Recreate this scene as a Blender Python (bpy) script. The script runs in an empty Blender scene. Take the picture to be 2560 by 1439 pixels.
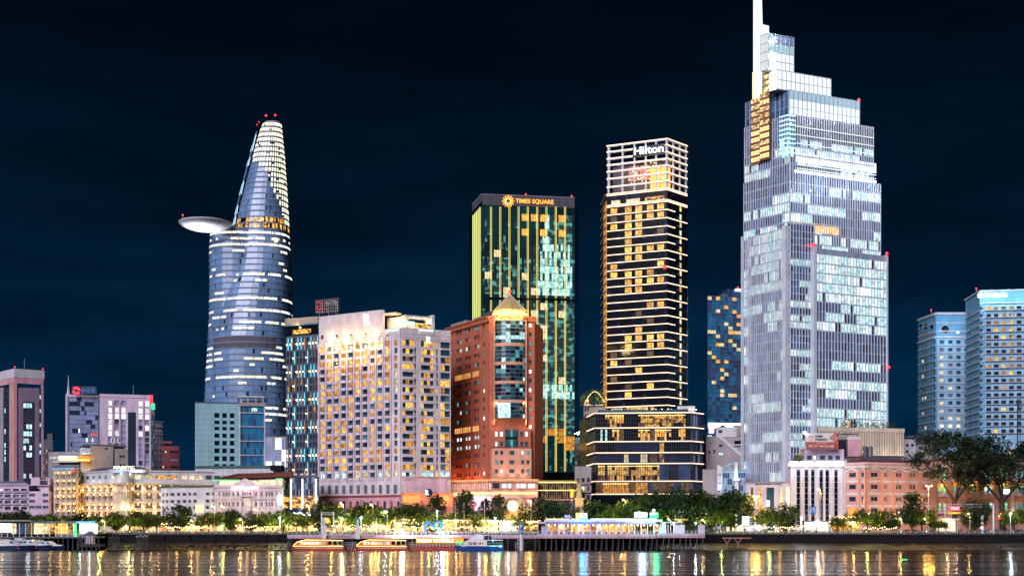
import bpy, math, random
from math import pi, sin, cos, radians
from mathutils import Vector
random.seed(7)
R = random.Random(11)
scn = bpy.context.scene
col = scn.collection
# ------------------------------------------------------------------ camera, sky, light, exposure
FL, HZ, CZ = 3300.0, 1318.0, 8.0          # focal length and horizon row in photo pixels, camera height above the river
cam = bpy.data.cameras.new('camera'); camo = bpy.data.objects.new('camera', cam); col.objects.link(camo)
camo.location = (0, 0, CZ); camo.rotation_euler = (pi/2, 0, 0)
cam.sensor_width = 36; cam.lens = 36*FL/2560; cam.shift_y = (HZ-719.5)/2560; cam.clip_end = 9000; cam.clip_start = 1
scn.camera = camo
w = bpy.data.worlds.new('World'); scn.world = w; w.use_nodes = True
nt = w.node_tree; N = nt.nodes; L = nt.links
bg = N['Background']; bg.inputs[1].default_value = .95
tc = N.new('ShaderNodeTexCoord'); sp = N.new('ShaderNodeSeparateXYZ'); L.new(tc.outputs['Generated'], sp.inputs[0])
cr = N.new('ShaderNodeValToRGB'); L.new(sp.outputs[2], cr.inputs[0])
el = cr.color_ramp.elements
el[0].position = 0.0; el[0].color = (.0008, .016, .046, 1)
el[1].position = 0.5; el[1].color = (.0003, .0012, .003, 1)
e = el.new(.12); e.color = (.0006, .012, .034, 1)
e = el.new(.22); e.color = (.0005, .006, .016, 1)
e = el.new(.34); e.color = (.0003, .0028, .0075, 1)
mp = N.new('ShaderNodeMapping'); mp.inputs['Scale'].default_value = (3, 3, 14); L.new(tc.outputs['Generated'], mp.inputs[0])
nz = N.new('ShaderNodeTexNoise'); nz.inputs['Scale'].default_value = 1.6; nz.inputs['Detail'].default_value = 5; L.new(mp.outputs[0], nz.inputs[0])
mr = N.new('ShaderNodeMapRange'); mr.inputs[1].default_value = .35; mr.inputs[2].default_value = .75; mr.inputs[3].default_value = .72; mr.inputs[4].default_value = 1.5
L.new(nz.outputs[0], mr.inputs[0])
mx = N.new('ShaderNodeMix'); mx.data_type = 'RGBA'; mx.blend_type = 'MULTIPLY'; mx.inputs[0].default_value = 1
L.new(cr.outputs[0], mx.inputs[6]); L.new(mr.outputs[0], mx.inputs[7]); L.new(mx.outputs[2], bg.inputs[0])
sl = bpy.data.lights.new('city_glow_sun', 'SUN'); sl.energy = 2.15; sl.angle = radians(35); sl.color = (.90, .86, 1.0)
so = bpy.data.objects.new('city_glow_sun', sl); col.objects.link(so)
so.rotation_euler = (radians(64), 0, radians(-24))       # from behind and left of the camera, low
scn.view_settings.view_transform = 'Standard'; scn.view_settings.look = 'None'
scn.view_settings.exposure = 0.38; scn.view_settings.gamma = 1.0
scn.cycles.use_denoising = True; scn.cycles.max_bounces = 5; scn.cycles.diffuse_bounces = 2; scn.cycles.glossy_bounces = 3
scn.cycles.sample_clamp_indirect = 6; scn.cycles.use_light_tree = True; scn.cycles.caustics_reflective = False
# ------------------------------------------------------------------ materials
MATS = {}
def _new(name):
 m = bpy.data.materials.new(name); m.use_nodes = True; MATS[name] = m
 return m, m.node_tree.nodes, m.node_tree.links, m.node_tree.nodes['Principled BSDF']
def mat(name, c, rough=.75, var=.18, scale=.35, metal=0.0, stain=0.0, bump=0.0, emis=None, es=0):
 m, n, l, b = _new(name)
 b.inputs['Roughness'].default_value = rough; b.inputs['Metallic'].default_value = metal
 b.inputs['Base Color'].default_value = (*c, 1)
 if var > 0:
  t = n.new('ShaderNodeTexCoord'); q = n.new('ShaderNodeTexNoise'); q.inputs['Scale'].default_value = scale; q.inputs['Detail'].default_value = 6
  mpp = n.new('ShaderNodeMapping'); mpp.inputs['Scale'].default_value = (1, 1, .45); l.new(t.outputs['Object'], mpp.inputs[0]); l.new(mpp.outputs[0], q.inputs[0])
  r = n.new('ShaderNodeMapRange'); r.inputs[1].default_value = .3; r.inputs[2].default_value = .7
  r.inputs[3].default_value = 1-var; r.inputs[4].default_value = 1+var
  l.new(q.outputs[0], r.inputs[0])
  k = n.new('ShaderNodeMix'); k.data_type = 'RGBA'; k.blend_type = 'MULTIPLY'; k.inputs[0].default_value = 1; k.inputs[6].default_value = (*c, 1)
  l.new(r.outputs[0], k.inputs[7]); l.new(k.outputs[2], b.inputs['Base Color'])
  if bump:
   bp = n.new('ShaderNodeBump'); bp.inputs[0].default_value = bump; l.new(q.outputs[0], bp.inputs['Height']); l.new(bp.outputs[0], b.inputs['Normal'])
 if emis: b.inputs['Emission Color'].default_value = (*emis, 1); b.inputs['Emission Strength'].default_value = es
 return m
def em(name, c, s=1.0):
 m, n, l, b = _new(name)
 b.inputs['Base Color'].default_value = (.02, .02, .02, 1); b.inputs['Emission Color'].default_value = (*c, 1); b.inputs['Emission Strength'].default_value = s
 return m
def room(name, lo, hi, s=1.0, sc=(1.0, 1.0, .6), edge=(.28, .68)):
 """a lit room behind glass: curtains, lamps and furniture as uneven light"""
 m, n, l, b = _new(name)
 t = n.new('ShaderNodeTexCoord'); oi = n.new('ShaderNodeObjectInfo')
 mpp = n.new('ShaderNodeMapping'); mpp.inputs['Scale'].default_value = sc; l.new(t.outputs['Object'], mpp.inputs[0])
 sc_ = n.new('ShaderNodeVectorMath'); sc_.operation = 'SCALE'; sc_.inputs['Scale'].default_value = 50; sc_.inputs[0].default_value = (1, 1, 1)
 l.new(oi.outputs['Random'], sc_.inputs['Scale']); 
 mu = n.new('ShaderNodeMath'); mu.operation = 'MULTIPLY'; mu.inputs[1].default_value = 90; l.new(oi.outputs['Random'], mu.inputs[0]); l.new(mu.outputs[0], sc_.inputs['Scale'])
 ad = n.new('ShaderNodeVectorMath'); ad.operation = 'ADD'; l.new(mpp.outputs[0], ad.inputs[0]); l.new(sc_.outputs[0], ad.inputs[1])
 q = n.new('ShaderNodeTexNoise'); q.inputs['Scale'].default_value = 1.3; q.inputs['Detail'].default_value = .6; l.new(ad.outputs[0], q.inputs[0])
 c = n.new('ShaderNodeValToRGB'); c.color_ramp.elements[0].position = edge[0]; c.color_ramp.elements[1].position = edge[1]
 c.color_ramp.elements[0].color = (*lo, 1); c.color_ramp.elements[1].color = (*hi, 1); l.new(q.outputs[0], c.inputs[0])
 b.inputs['Base Color'].default_value = (.03, .03, .03, 1); b.inputs['Roughness'].default_value = .2
 l.new(c.outputs[0], b.inputs['Emission Color'])
 r = n.new('ShaderNodeMapRange'); r.inputs[3].default_value = .55*s; r.inputs[4].default_value = 1.25*s; l.new(oi.outputs['Random'], r.inputs[0])
 l.new(r.outputs[0], b.inputs['Emission Strength'])
 return m
def glass(name, c, rough=.12, var=.5, scale=.25, spec=.8):
 m = mat(name, c, rough, var, scale); m.node_tree.nodes['Principled BSDF'].inputs['Specular IOR Level'].default_value = spec
 return m
mat('tower_fin', (.66, .71, .80)); mat('tower_band', (.36, .43, .56)); mat('curved_band', (.20, .23, .33)); mat('lilac_concrete', (.72, .64, .68)); mat('white_paint', (.66, .64, .68)); mat('cream', (.74, .62, .46)); mat('cream_dim', (.38, .34, .29))
mat('pink_paint', (.72, .36, .44)); mat('pink_pale', (.72, .55, .68)); mat('salmon', (.66, .35, .29)); mat('salmon_dim', (.45, .22, .16))
mat('brick_orange', (.50, .15, .08), .8, .12, .5); mat('brick_dark', (.26, .07, .05)); mat('peach', (.72, .36, .24))
mat('mauve', (.30, .24, .34)); mat('grey_stone', (.32, .30, .32)); mat('grey_dark', (.10, .10, .12)); mat('black_metal', (.02, .02, .025), .5)
mat('steel', (.45, .46, .5), .4, .1, 1, .6); mat('white_metal', (.7, .7, .74), .4, .05); mat('roof_tile', (.30, .10, .07)); mat('roof_green', (.05, .13, .12))
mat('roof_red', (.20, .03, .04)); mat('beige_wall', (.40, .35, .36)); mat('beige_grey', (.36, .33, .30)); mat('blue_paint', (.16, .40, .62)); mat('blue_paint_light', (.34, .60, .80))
mat('slate', (.10, .13, .19)); mat('lavender', (.40, .36, .48)); mat('pipe', (.4, .4, .42), .35, .1, 1, .8); mat('red_brick_far', (.35, .07, .08))
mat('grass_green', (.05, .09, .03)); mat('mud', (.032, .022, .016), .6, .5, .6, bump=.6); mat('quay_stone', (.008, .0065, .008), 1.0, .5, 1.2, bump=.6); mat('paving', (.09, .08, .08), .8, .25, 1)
mat('asphalt', (.05, .05, .052), .8, .2, 2); mat('road_paint', (.7, .7, .7), .6); mat('deck_white', (.55, .50, .62)); mat('pile', (.06, .055, .06), .8, .4, 2)
mat('bark', (.06, .045, .035), .9, .3, 3); mat('gold_stone', (.55, .40, .16)); mat('terracotta_lamp', (.6, .2, .08)); mat('red_paint', (.55, .03, .03)); mat('orange_paint', (.75, .16, .02))
mat('blue_sign', (.02, .16, .5), .5, .05); mat('hull_navy', (.02, .04, .14), .3, .1); mat('hull_white', (.62, .64, .70), .3, .06); mat('hull_red', (.35, .05, .05), .4)
mat('leaf_dark', (.022, .045, .018), .6, .5, .8); mat('leaf_mid', (.06, .11, .018), .6, .5, .8); mat('leaf_light', (.12, .17, .012), .6, .4, .8)
glass('glass_navy', (.018, .028, .07)); glass('glass_blue', (.05, .10, .22)); glass('glass_pale', (.36, .44, .68), .2, .35); glass('glass_teal', (.02, .11, .13)); glass('glass_teal_pale', (.36, .62, .68), .25, .12)
glass('glass_black', (.006, .008, .014)); glass('glass_sky', (.02, .24, .46), .2, .5, .3); glass('glass_green', (.006, .045, .05), .1, .6, .12); glass('glass_window', (.03, .10, .14), .15, .7, .8)
glass('glass_cyanlit', (.10, .30, .36), .3, .5, .6); glass('glass_curved', (.15, .29, .52), .25, .35, .12); glass('glass_smoke', (.03, .03, .05))
room('room_warm', (.55, .16, .01), (1.0, .60, .12), 1.25); room('room_amber', (.22, .06, .005), (1.0, .42, .05), .9); room('room_cool', (.12, .42, .46), (.75, 1, .98), 1.15)
room('room_white', (.5, .6, .65), (1, 1, .95), 1.35); room('room_teal', (.01, .10, .12), (.08, .45, .48), .8); room('room_pale', (.45, .30, .12), (1, .85, .5), 1.15)
room('room_dim', (.03, .02, .01), (.25, .12, .03), .8); room('office_mix', (.14, .2, .28), (1, .97, .84), 1.2, (1.3, 1.3, .4), (.34, .58)); room('restaurant', (.05, .015, .003), (1.0, .50, .09), 1.2, (.5, .5, .8), (.34, .64))
room('lobby', (.30, .08, .01), (1.0, .58, .14), 1.1, (.5, .5, .5), (.3, .66)); room('shop', (.5, .25, .08), (1, .85, .55), 1.5, (.5, .5, .7)); room('led_green', (.02, .3, .1), (.2, 1, .5), .9)
room('mirror_office_teal', (.004, .04, .045), (.12, .5, .45), .7, (.25, .25, .35), (.5, .66)); room('mirror_office_teal_bright', (.10, .50, .46), (.72, 1, .95), 1.1, (.5, .5, .5), (.3, .66))  # teal glow serves both a painted reflection and lit office rows
em('led_warm', (1, .62, .42), 2.2); em('led_white', (.85, .95, 1), 2.5); em('led_yellow', (.95, .74, .16), .95); em('led_yellowgreen', (.85, .88, .25), 1.0); em('lamp_sodium', (1, .42, .07), 30)
em('lamp_white', (.85, .95, 1), 26); em('lamp_warm', (1, .62, .25), 14); em('red_beacon', (1, .02, .03), 4); em('sign_white', (.9, 1, 1), 2.2); em('sign_orange', (1, .34, .03), 2.2)
em('sign_yellow', (1, .72, .2), 2.0); em('sign_pink', (1, .55, .75), 2.2); em('sign_blue', (.06, .35, 1), 2.2); em('sign_green', (.03, .9, .25), 1.4); em('sign_red', (1, .04, .06), 1.5)
em('lit_crown', (.92, 1, .98), .84); em('lit_crown_dim', (.42, .62, .74), .7); em('lit_blade', (.55, .85, 1), 1.1); em('gold_glow', (1, .68, .28), 1.5); em('gold_dim', (.7, .28, .03), .7)
em('led_dot', (1, .98, .72), 1.9); em('strip_cyan', (.1, .75, 1), 1.1); em('strip_pale', (.75, .85, .55), 1.1); em('amber_wall', (1, .30, .015), .85); em('orange_edge', (1, .36, .06), 1.7)
em('white_fascia', (.85, .92, 1), 3.2); em('bulb', (1, .66, .3), 9); em('bulb_white', (.8, .92, 1), 8); em('green_neon', (.05, 1, .2), 1.4); em('tail_lamp', (1, .03, .02), 6); em('head_lamp', (1, .9, .8), 12)
em('blue_wash', (.02, .3, .8), .5); em('majestic_letter', (1, .95, .55), 2.2); em('banner_white', (.8, .9, 1), 1.1); em('cyan_balcony', (.45, .95, 1), 1.3)
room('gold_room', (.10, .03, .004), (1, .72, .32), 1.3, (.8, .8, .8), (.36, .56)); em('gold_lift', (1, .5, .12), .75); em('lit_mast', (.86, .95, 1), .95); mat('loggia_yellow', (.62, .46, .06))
mat('board_white', (.62, .6, .62), .5, .05); mat('board_red', (.45, .10, .08), .5, .05); room('red_room', (.05, .01, .01), (.5, .12, .06), .8)
# ------------------------------------------------------------------ mesh builder
class MB:
 def __init__(s): s.v = []; s.f = []; s.m = []; s.names = []
 def mi(s, m):
  if m not in s.names: s.names.append(m)
  return s.names.index(m)
 def add(s, vs, fs, m):
  b = len(s.v); s.v.extend(vs); k = s.mi(m)
  for f in fs: s.f.append([b+i for i in f]); s.m.append(k)
 def box8(s, p, m): s.add(p, [(0,1,2,3),(7,6,5,4),(0,4,5,1),(1,5,6,2),(2,6,7,3),(3,7,4,0)], m)
 def box(s, x0, x1, y0, y1, z0, z1, m):
  s.box8([(x0,y0,z0),(x1,y0,z0),(x1,y1,z0),(x0,y1,z0),(x0,y0,z1),(x1,y0,z1),(x1,y1,z1),(x0,y1,z1)], m)
 def prism(s, pts, z0, z1, m, top=None):
  n = len(pts); v = [(p[0],p[1],z0) for p in pts]+[(p[0],p[1],z1) for p in pts]
  s.add(v, [(i,(i+1)%n,n+(i+1)%n,n+i) for i in range(n)]+[tuple(range(n))[::-1]], m)
  s.add(v[n:], [tuple(range(n))], top or m)
 def quad(s, a, b, c, d, m): s.add([a,b,c,d], [(0,1,2,3)], m)
 def rod(s, a, b, r, m, k=6, r2=None):
  a = Vector(a); b = Vector(b); d = (b-a); 
  if d.length < 1e-6: return
  d.normalize(); x = d.orthogonal().normalized(); y = d.cross(x); r2 = r if r2 is None else r2
  v = [tuple(a+(x*cos(2*pi*i/k)+y*sin(2*pi*i/k))*r) for i in range(k)]+[tuple(b+(x*cos(2*pi*i/k)+y*sin(2*pi*i/k))*r2) for i in range(k)]
  s.add(v, [(i,(i+1)%k,k+(i+1)%k,k+i) for i in range(k)]+[tuple(range(k))[::-1], tuple(range(k,2*k))], m)
 def ball(s, c, r, m, k=8, j=5, sz=1.0):
  v = [(c[0],c[1],c[2]-r*sz)]
  for a in range(1, j):
   t = -pi/2+pi*a/j
   v += [(c[0]+r*cos(t)*cos(2*pi*i/k), c[1]+r*cos(t)*sin(2*pi*i/k), c[2]+r*sz*sin(t)) for i in range(k)]
  v.append((c[0],c[1],c[2]+r*sz)); f = [(0,1+(i+1)%k,1+i) for i in range(k)]
  for a in range(j-2): f += [(1+a*k+i,1+a*k+(i+1)%k,1+(a+1)*k+(i+1)%k,1+(a+1)*k+i) for i in range(k)]
  f += [(len(v)-1, 1+(j-2)*k+i, 1+(j-2)*k+(i+1)%k) for i in range(k)]
  s.add(v, f, m)
 def loft(s, rings, m, cap=True):
  k = len(rings[0]); v = [p for r in rings for p in r]; f = []
  for a in range(len(rings)-1): f += [(a*k+i,a*k+(i+1)%k,(a+1)*k+(i+1)%k,(a+1)*k+i) for i in range(k)]
  if cap: f += [tuple(range(k))[::-1], tuple(range(len(v)-k, len(v)))]
  s.add(v, f, m)
 def mesh(s, name, o=(0,0,0)):
  me = bpy.data.meshes.new(name); me.from_pydata([(p[0]-o[0],p[1]-o[1],p[2]-o[2]) for p in s.v], [], s.f)
  for n in s.names: me.materials.append(MATS[n])
  me.polygons.foreach_set('material_index', s.m); me.update()
  return me
class Face:
 """a vertical facade plane from p0 to p1 (left to right as seen from the river); n points out"""
 def __init__(s, p0, p1):
  s.o = Vector(p0[:2]); d = Vector(p1[:2])-s.o; s.L = d.length; s.u = d/s.L; s.n = Vector((s.u.y, -s.u.x)); s.a = math.atan2(s.u.y, s.u.x)
 def P(s, u, z, n=0.0): return (s.o.x+u*s.u.x+n*s.n.x, s.o.y+u*s.u.y+n*s.n.y, z)
 def U(s, px):
  k = (px-1280)/FL; return (k*s.o.y-s.o.x)/(s.u.x-k*s.u.y)
 def Z(s, px, py): return CZ+(HZ-py)*(s.o.y+s.U(px)*s.u.y)/FL
 def box(s, mb, u0, u1, z0, z1, n0, n1, m):
  mb.box8([s.P(u0,z0,n1),s.P(u1,z0,n1),s.P(u1,z0,n0),s.P(u0,z0,n0),s.P(u0,z1,n1),s.P(u1,z1,n1),s.P(u1,z1,n0),s.P(u0,z1,n0)], m)
 def quad(s, mb, u0, u1, z0, z1, n, m): mb.quad(s.P(u0,z0,n), s.P(u1,z0,n), s.P(u1,z1,n), s.P(u0,z1,n), m)
 def pbox(s, mb, x0, x1, y1, y0, n0, n1, m):     # box from photo columns x0..x1 and rows y1 (top)..y0 (bottom), placed on the facade plane
  xm = (x0+x1)/2; s.box(mb, s.U(x0), s.U(x1), s.Z(xm, y0), s.Z(xm, y1), n0, n1, m)
def PT(px, D): return ((px-1280)*D/FL, D)
def ZZ(py, D): return CZ+(HZ-py)*D/FL
G = 5.8                                                    # street level above the river
# ------------------------------------------------------------------ things and parts
def tagp(o, label=None, cat=None, group=None, kind=None):
 if label: o['label'] = label
 if cat: o['category'] = cat
 if group: o['group'] = group
 if kind: o['kind'] = kind
 return o
class Thing:
 def __init__(s, name, label, cat, loc=(0,0,0), group=None):
  s.r = bpy.data.objects.new(name, None); s.r.empty_display_size = .5; col.objects.link(s.r); s.loc = Vector((*loc, 0)[:3]); s.r.location = s.loc
  tagp(s.r, label, cat, group)
 def part(s, name, mb, parent=None, label=None, kind=None):
  if not mb.f: return None
  o = bpy.data.objects.new(name, mb.mesh(name, s.loc)); col.objects.link(o); o.parent = parent or s.r
  return tagp(o, label, kind=kind)
 def inst(s, name, me, loc, rz=0.0, parent=None):
  o = bpy.data.objects.new(name, me); col.objects.link(o); o.parent = parent or s.r
  o.location = Vector(loc)-s.loc; o.rotation_euler = (0, 0, rz); return o
def solo(name, mb, label=None, cat=None, group=None, kind=None, o=(0,0,0)):
 ob = bpy.data.objects.new(name, mb.mesh(name, o)); col.objects.link(ob); ob.location = o
 return tagp(ob, label, cat, group, kind)
def copy_tree(o, parent=None):
 c = o.copy(); col.objects.link(c)
 if parent: c.parent = parent
 for ch in list(o.children): copy_tree(ch, c)
 return c
def place(root, loc, rz=0, label=None, group=None, s=1.0, cat=None):
 c = root if not root.get('_used') else copy_tree(root)
 c['_used'] = 1; c.location = loc; c.rotation_euler = (0, 0, rz); c.scale = (s, s, s)
 tagp(c, label, cat, group); return c
_wc = {}
def win(w, h, pane, frame='grey_dark', nm=1, nh=0, ft=.07, surround=None, sill=None):
 """window mesh in facade frame: x along, y into the wall, z up; pane set back inside its frame"""
 k = (round(w*5), round(h*5), pane, frame, nm, nh, surround, sill)
 if k in _wc: return _wc[k]
 w = round(w*5)/5; h = round(h*5)/5; b = MB()
 b.quad((-w/2,-.03,-h/2),(w/2,-.03,-h/2),(w/2,-.03,h/2),(-w/2,-.03,h/2), pane)
 f = frame
 b.box(-w/2, -w/2+ft, -.12, 0, -h/2, h/2, f); b.box(w/2-ft, w/2, -.12, 0, -h/2, h/2, f)
 b.box(-w/2+ft, w/2-ft, -.12, 0, h/2-ft, h/2, f); b.box(-w/2+ft, w/2-ft, -.12, 0, -h/2, -h/2+ft, f)
 for i in range(nm): x = -w/2+w*(i+1)/(nm+1); b.box(x-ft/2, x+ft/2, -.1, -.035, -h/2+ft, h/2-ft, f)
 for i in range(nh): z = -h/2+h*(i+1)/(nh+1); b.box(-w/2+ft, w/2-ft, -.09, -.034, z-ft/2, z+ft/2, f)
 if surround: 
  t = .18; b.box(-w/2-t, w/2+t, -.2, 0, h/2+.002, h/2+t, surround); b.box(-w/2-t, w/2+t, -.2, 0, -h/2-t, -h/2-.002, surround)
 if sill: b.box(-w/2-.15, w/2+.15, -.35, 0, -h/2-.2, -h/2-.002, sill)
 _wc[k] = b.mesh('window'); return _wc[k]
def putwin(T, F, u, z, w, h, pane, n=0.0, name='window', **kw): return T.inst(name, win(w, h, pane, **kw), F.P(u, z, n), F.a)
def cols(u0, u1, n, fr=.6):
 s = (u1-u0)/n; return [(u0+s*(i+.5-fr/2), u0+s*(i+.5+fr/2)) for i in range(n)]
def grid_wall(mb, F, U0, U1, Z0, Z1, cs, rs, d, m, dsp=None, msp=None):
 """real wall with openings: piers between the columns cs, spandrels between the rows rs"""
 e = [U0]+[x for c in cs for x in c]+[U1]
 for i in range(0, len(e), 2):
  if e[i+1]-e[i] > .01: F.box(mb, e[i], e[i+1], Z0, Z1, -.05, d, m)
 zz = [Z0]+[x for r in rs for x in r]+[Z1]
 for a, b in cs:
  for i in range(0, len(zz), 2):
   if zz[i+1]-zz[i] > .01: F.box(mb, a, b, zz[i], zz[i+1], -.05, dsp or d, msp or m)
def pick(d):
 t = sum(d.values()); x = R.random()*t
 for k, v in d.items():
  x -= v
  if x <= 0: return k
 return k
def facade(T, mb, F, U0, U1, Z0, Z1, cs, rs, d, m, chooser, fill=.98, dsp=None, msp=None, **kw):
 grid_wall(mb, F, U0, U1, Z0, Z1, cs, rs, d, m, dsp, msp)
 for j, (a, b) in enumerate(rs):
  for i, (p, q) in enumerate(cs):
   k = chooser(i, j) if callable(chooser) else pick(chooser)
   if k: putwin(T, F, (p+q)/2, (a+b)/2, (q-p)*fill, (b-a)*fill, k, **kw)
def text(T, s, F, px, py, hpx, m, n=.6, width=None, name='lettering', ext=.12, parent=None, bold=.0, label=None, align='CENTER', slant=None):
 """mesh lettering standing on facade F; px, py give its centre, hpx the capital height"""
 cu = bpy.data.curves.new('tmp', 'FONT'); cu.body = s; cu.align_x = align; cu.align_y = 'CENTER'; cu.extrude = ext; cu.offset = bold
 u = F.U(px); z = F.Z(px, py); D = F.P(u, 0)[1]; h = hpx*D/FL
 cu.size = h/.70; to = bpy.data.objects.new('tmp', cu); col.objects.link(to)
 bpy.context.view_layer.update()
 me = bpy.data.meshes.new_from_object(to.evaluated_get(bpy.context.evaluated_depsgraph_get()))
 xs = [v.co.x for v in me.vertices]; wd = max(xs)-min(xs); fx = 1.0; cx = (max(xs)+min(xs))/2
 if width: fx = (width*D/FL)/wd
 for v in me.vertices: v.co = ((v.co.x-cx)*fx, -v.co.z, v.co.y)
 me.materials.clear(); me.materials.append(MATS[m]); bpy.data.objects.remove(to); bpy.data.curves.remove(cu)
 me.name = name
 o = bpy.data.objects.new(name, me); col.objects.link(o); o.parent = parent or T.r; o.location = Vector(F.P(u, z, n))-T.loc; o.rotation_euler = (0, 0, F.a)
 return tagp(o, label)
def lamp(loc, c, e, r=.3, typ='POINT', rot=None, size=60, parent=None, blend=.6, name='lamp_light'):
 l = bpy.data.lights.new(name, typ); l.color = c; l.energy = e; l.shadow_soft_size = r
 if typ == 'SPOT': l.spot_size = radians(size); l.spot_blend = blend
 o = bpy.data.objects.new(name, l); col.objects.link(o); o.location = loc
 if rot is not None: o.rotation_euler = Vector(rot).to_track_quat('-Z', 'Y').to_euler()
 if parent: o.parent = parent.r if isinstance(parent, Thing) else parent; o.location = Vector(loc)-(parent.loc if isinstance(parent, Thing) else Vector((0,0,0)))
 return o
def beacon(T, loc):
 b = MB(); b.ball(loc, .38, 'red_beacon', 8, 5); b.rod((loc[0],loc[1],loc[2]-1.4), loc, .12, 'steel'); T.part('warning_beacon', b)
def back(pts3, depth):
 """close a footprint behind the visible corner points"""
 a, b = Vector(pts3[0]), Vector(pts3[-1]); return [tuple(p) for p in pts3]+[(b.x-0, b.y+depth), (a.x, a.y+depth)]
def curtain(mb, F, U0, U1, Z0, Z1, nu, nz, chooser, fin, slab, fw=.25, fd=.5, sh=.5, sd=.25, n=0.0):
 """curtain wall: one pane per bay and storey, standing fins and storey bands as real pieces"""
 du = (U1-U0)/nu; dz = (Z1-Z0)/nz
 for j in range(nz):
  for i in range(nu):
   F.quad(mb, U0+i*du, U0+(i+1)*du, Z0+j*dz, Z0+(j+1)*dz, n, chooser(i, j))
 if fin:
  for i in range(nu+1): F.box(mb, U0+i*du-fw/2, U0+i*du+fw/2, Z0, Z1, n-.02, n+fd, fin)
 if slab:
  for j in range(nz+1): F.box(mb, U0, U1, Z0+j*dz-sh/2, Z0+j*dz+sh/2, n-.02, n+sd, slab)
# ================================================================== SETTING
def river():
 m, n, l, b = _new('river_water')
 b.inputs['Base Color'].default_value = (.014, .011, .009, 1); b.inputs['Roughness'].default_value = .07; b.inputs['IOR'].default_value = 1.33
 t = n.new('ShaderNodeTexCoord')
 def nz(sc, d=2):
  mp = n.new('ShaderNodeMapping'); mp.inputs['Scale'].default_value = sc; l.new(t.outputs['Object'], mp.inputs[0])
  q = n.new('ShaderNodeTexNoise'); q.inputs['Scale'].default_value = 1; q.inputs['Detail'].default_value = d; l.new(mp.outputs[0], q.inputs[0]); return q
 def mth(op, a, c):
  k = n.new('ShaderNodeMath'); k.operation = op
  for i, v in enumerate((a, c)):
   if isinstance(v, (int, float)): k.inputs[i].default_value = v
   else: l.new(v, k.inputs[i])
  return k.outputs[0]
 q = nz((7.3, 9.1, 1), 2); big = nz((.0045, .16, 1), 3); big2 = nz((.02, .6, 1), 2)
 s = n.new('ShaderNodeSeparateColor'); l.new(q.outputs['Color'], s.inputs[0])
 amp = n.new('ShaderNodeMapRange'); amp.inputs[1].default_value = .34; amp.inputs[2].default_value = .66; amp.inputs[3].default_value = .22; amp.inputs[4].default_value = 1.1
 l.new(mth('ADD', mth('MULTIPLY', big.outputs[0], .7), mth('MULTIPLY', big2.outputs[0], .3)), amp.inputs[0])
 nx = mth('MULTIPLY', mth('SUBTRACT', s.outputs[0], .5), .22)
 ny = mth('MULTIPLY', mth('SUBTRACT', s.outputs[1], .5), amp.outputs[0])
 c = n.new('ShaderNodeCombineXYZ'); l.new(nx, c.inputs[0]); l.new(ny, c.inputs[1]); c.inputs[2].default_value = 1
 v = n.new('ShaderNodeVectorMath'); v.operation = 'NORMALIZE'; l.new(c.outputs[0], v.inputs[0]); l.new(v.outputs[0], b.inputs['Normal'])
 bt = n.new('ShaderNodeMapRange'); bt.inputs[1].default_value = .35; bt.inputs[2].default_value = .65; bt.inputs[3].default_value = .06; bt.inputs[4].default_value = .2; l.new(big.outputs[0], bt.inputs[0]); l.new(bt.outputs[0], b.inputs['Roughness'])
 dk = n.new('ShaderNodeBsdfDiffuse'); dk.inputs[0].default_value = (.010, .008, .008, 1); ms = n.new('ShaderNodeMixShader'); mf = n.new('ShaderNodeMapRange'); mf.inputs[1].default_value = .36; mf.inputs[2].default_value = .62; mf.inputs[3].default_value = .04; mf.inputs[4].default_value = .66
 l.new(mth('ADD', mth('MULTIPLY', nz((.003, .11, 1), 4).outputs[0], .65), mth('MULTIPLY', nz((.015, .35, 1), 2).outputs[0], .35)), mf.inputs[0]); l.new(mf.outputs[0], ms.inputs[0]); l.new(b.outputs[0], ms.inputs[1]); l.new(dk.outputs[0], ms.inputs[2]); l.new(ms.outputs[0], n['Material Output'].inputs[0])
 w = MB(); w.quad((-2600,-400,0),(2600,-400,0),(2600,489,0),(-2600,489,0),'river_water'); solo('river_water', w, kind='structure')
river()
g = MB(); g.box(-3500, 3500, 494, 5200, -4, G, 'paving'); solo('ground', g, kind='structure')
g = MB(); g.box(-900, 900, 503, 516, G+.002, G+.006, 'asphalt'); solo('road', g, kind='structure')
for k, (a, b_) in enumerate(((502.6, 503), (516, 516.4))):
 g = MB(); g.box(-900, 900, a, b_, G+.002, G+.14, 'grey_stone'); solo('kerb', g, kind='structure')
g = MB()
for i in range(-60, 61): g.box(i*9-2, i*9+2, 509.4, 509.6, G+.0062, G+.011, 'road_paint')
solo('road_markings', g, kind='structure')
g = MB(); g.box(-900, 900, 496.5, 501.2, G+.002, G+.05, 'grass_green'); solo('grass_strip', g, kind='structure')
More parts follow.
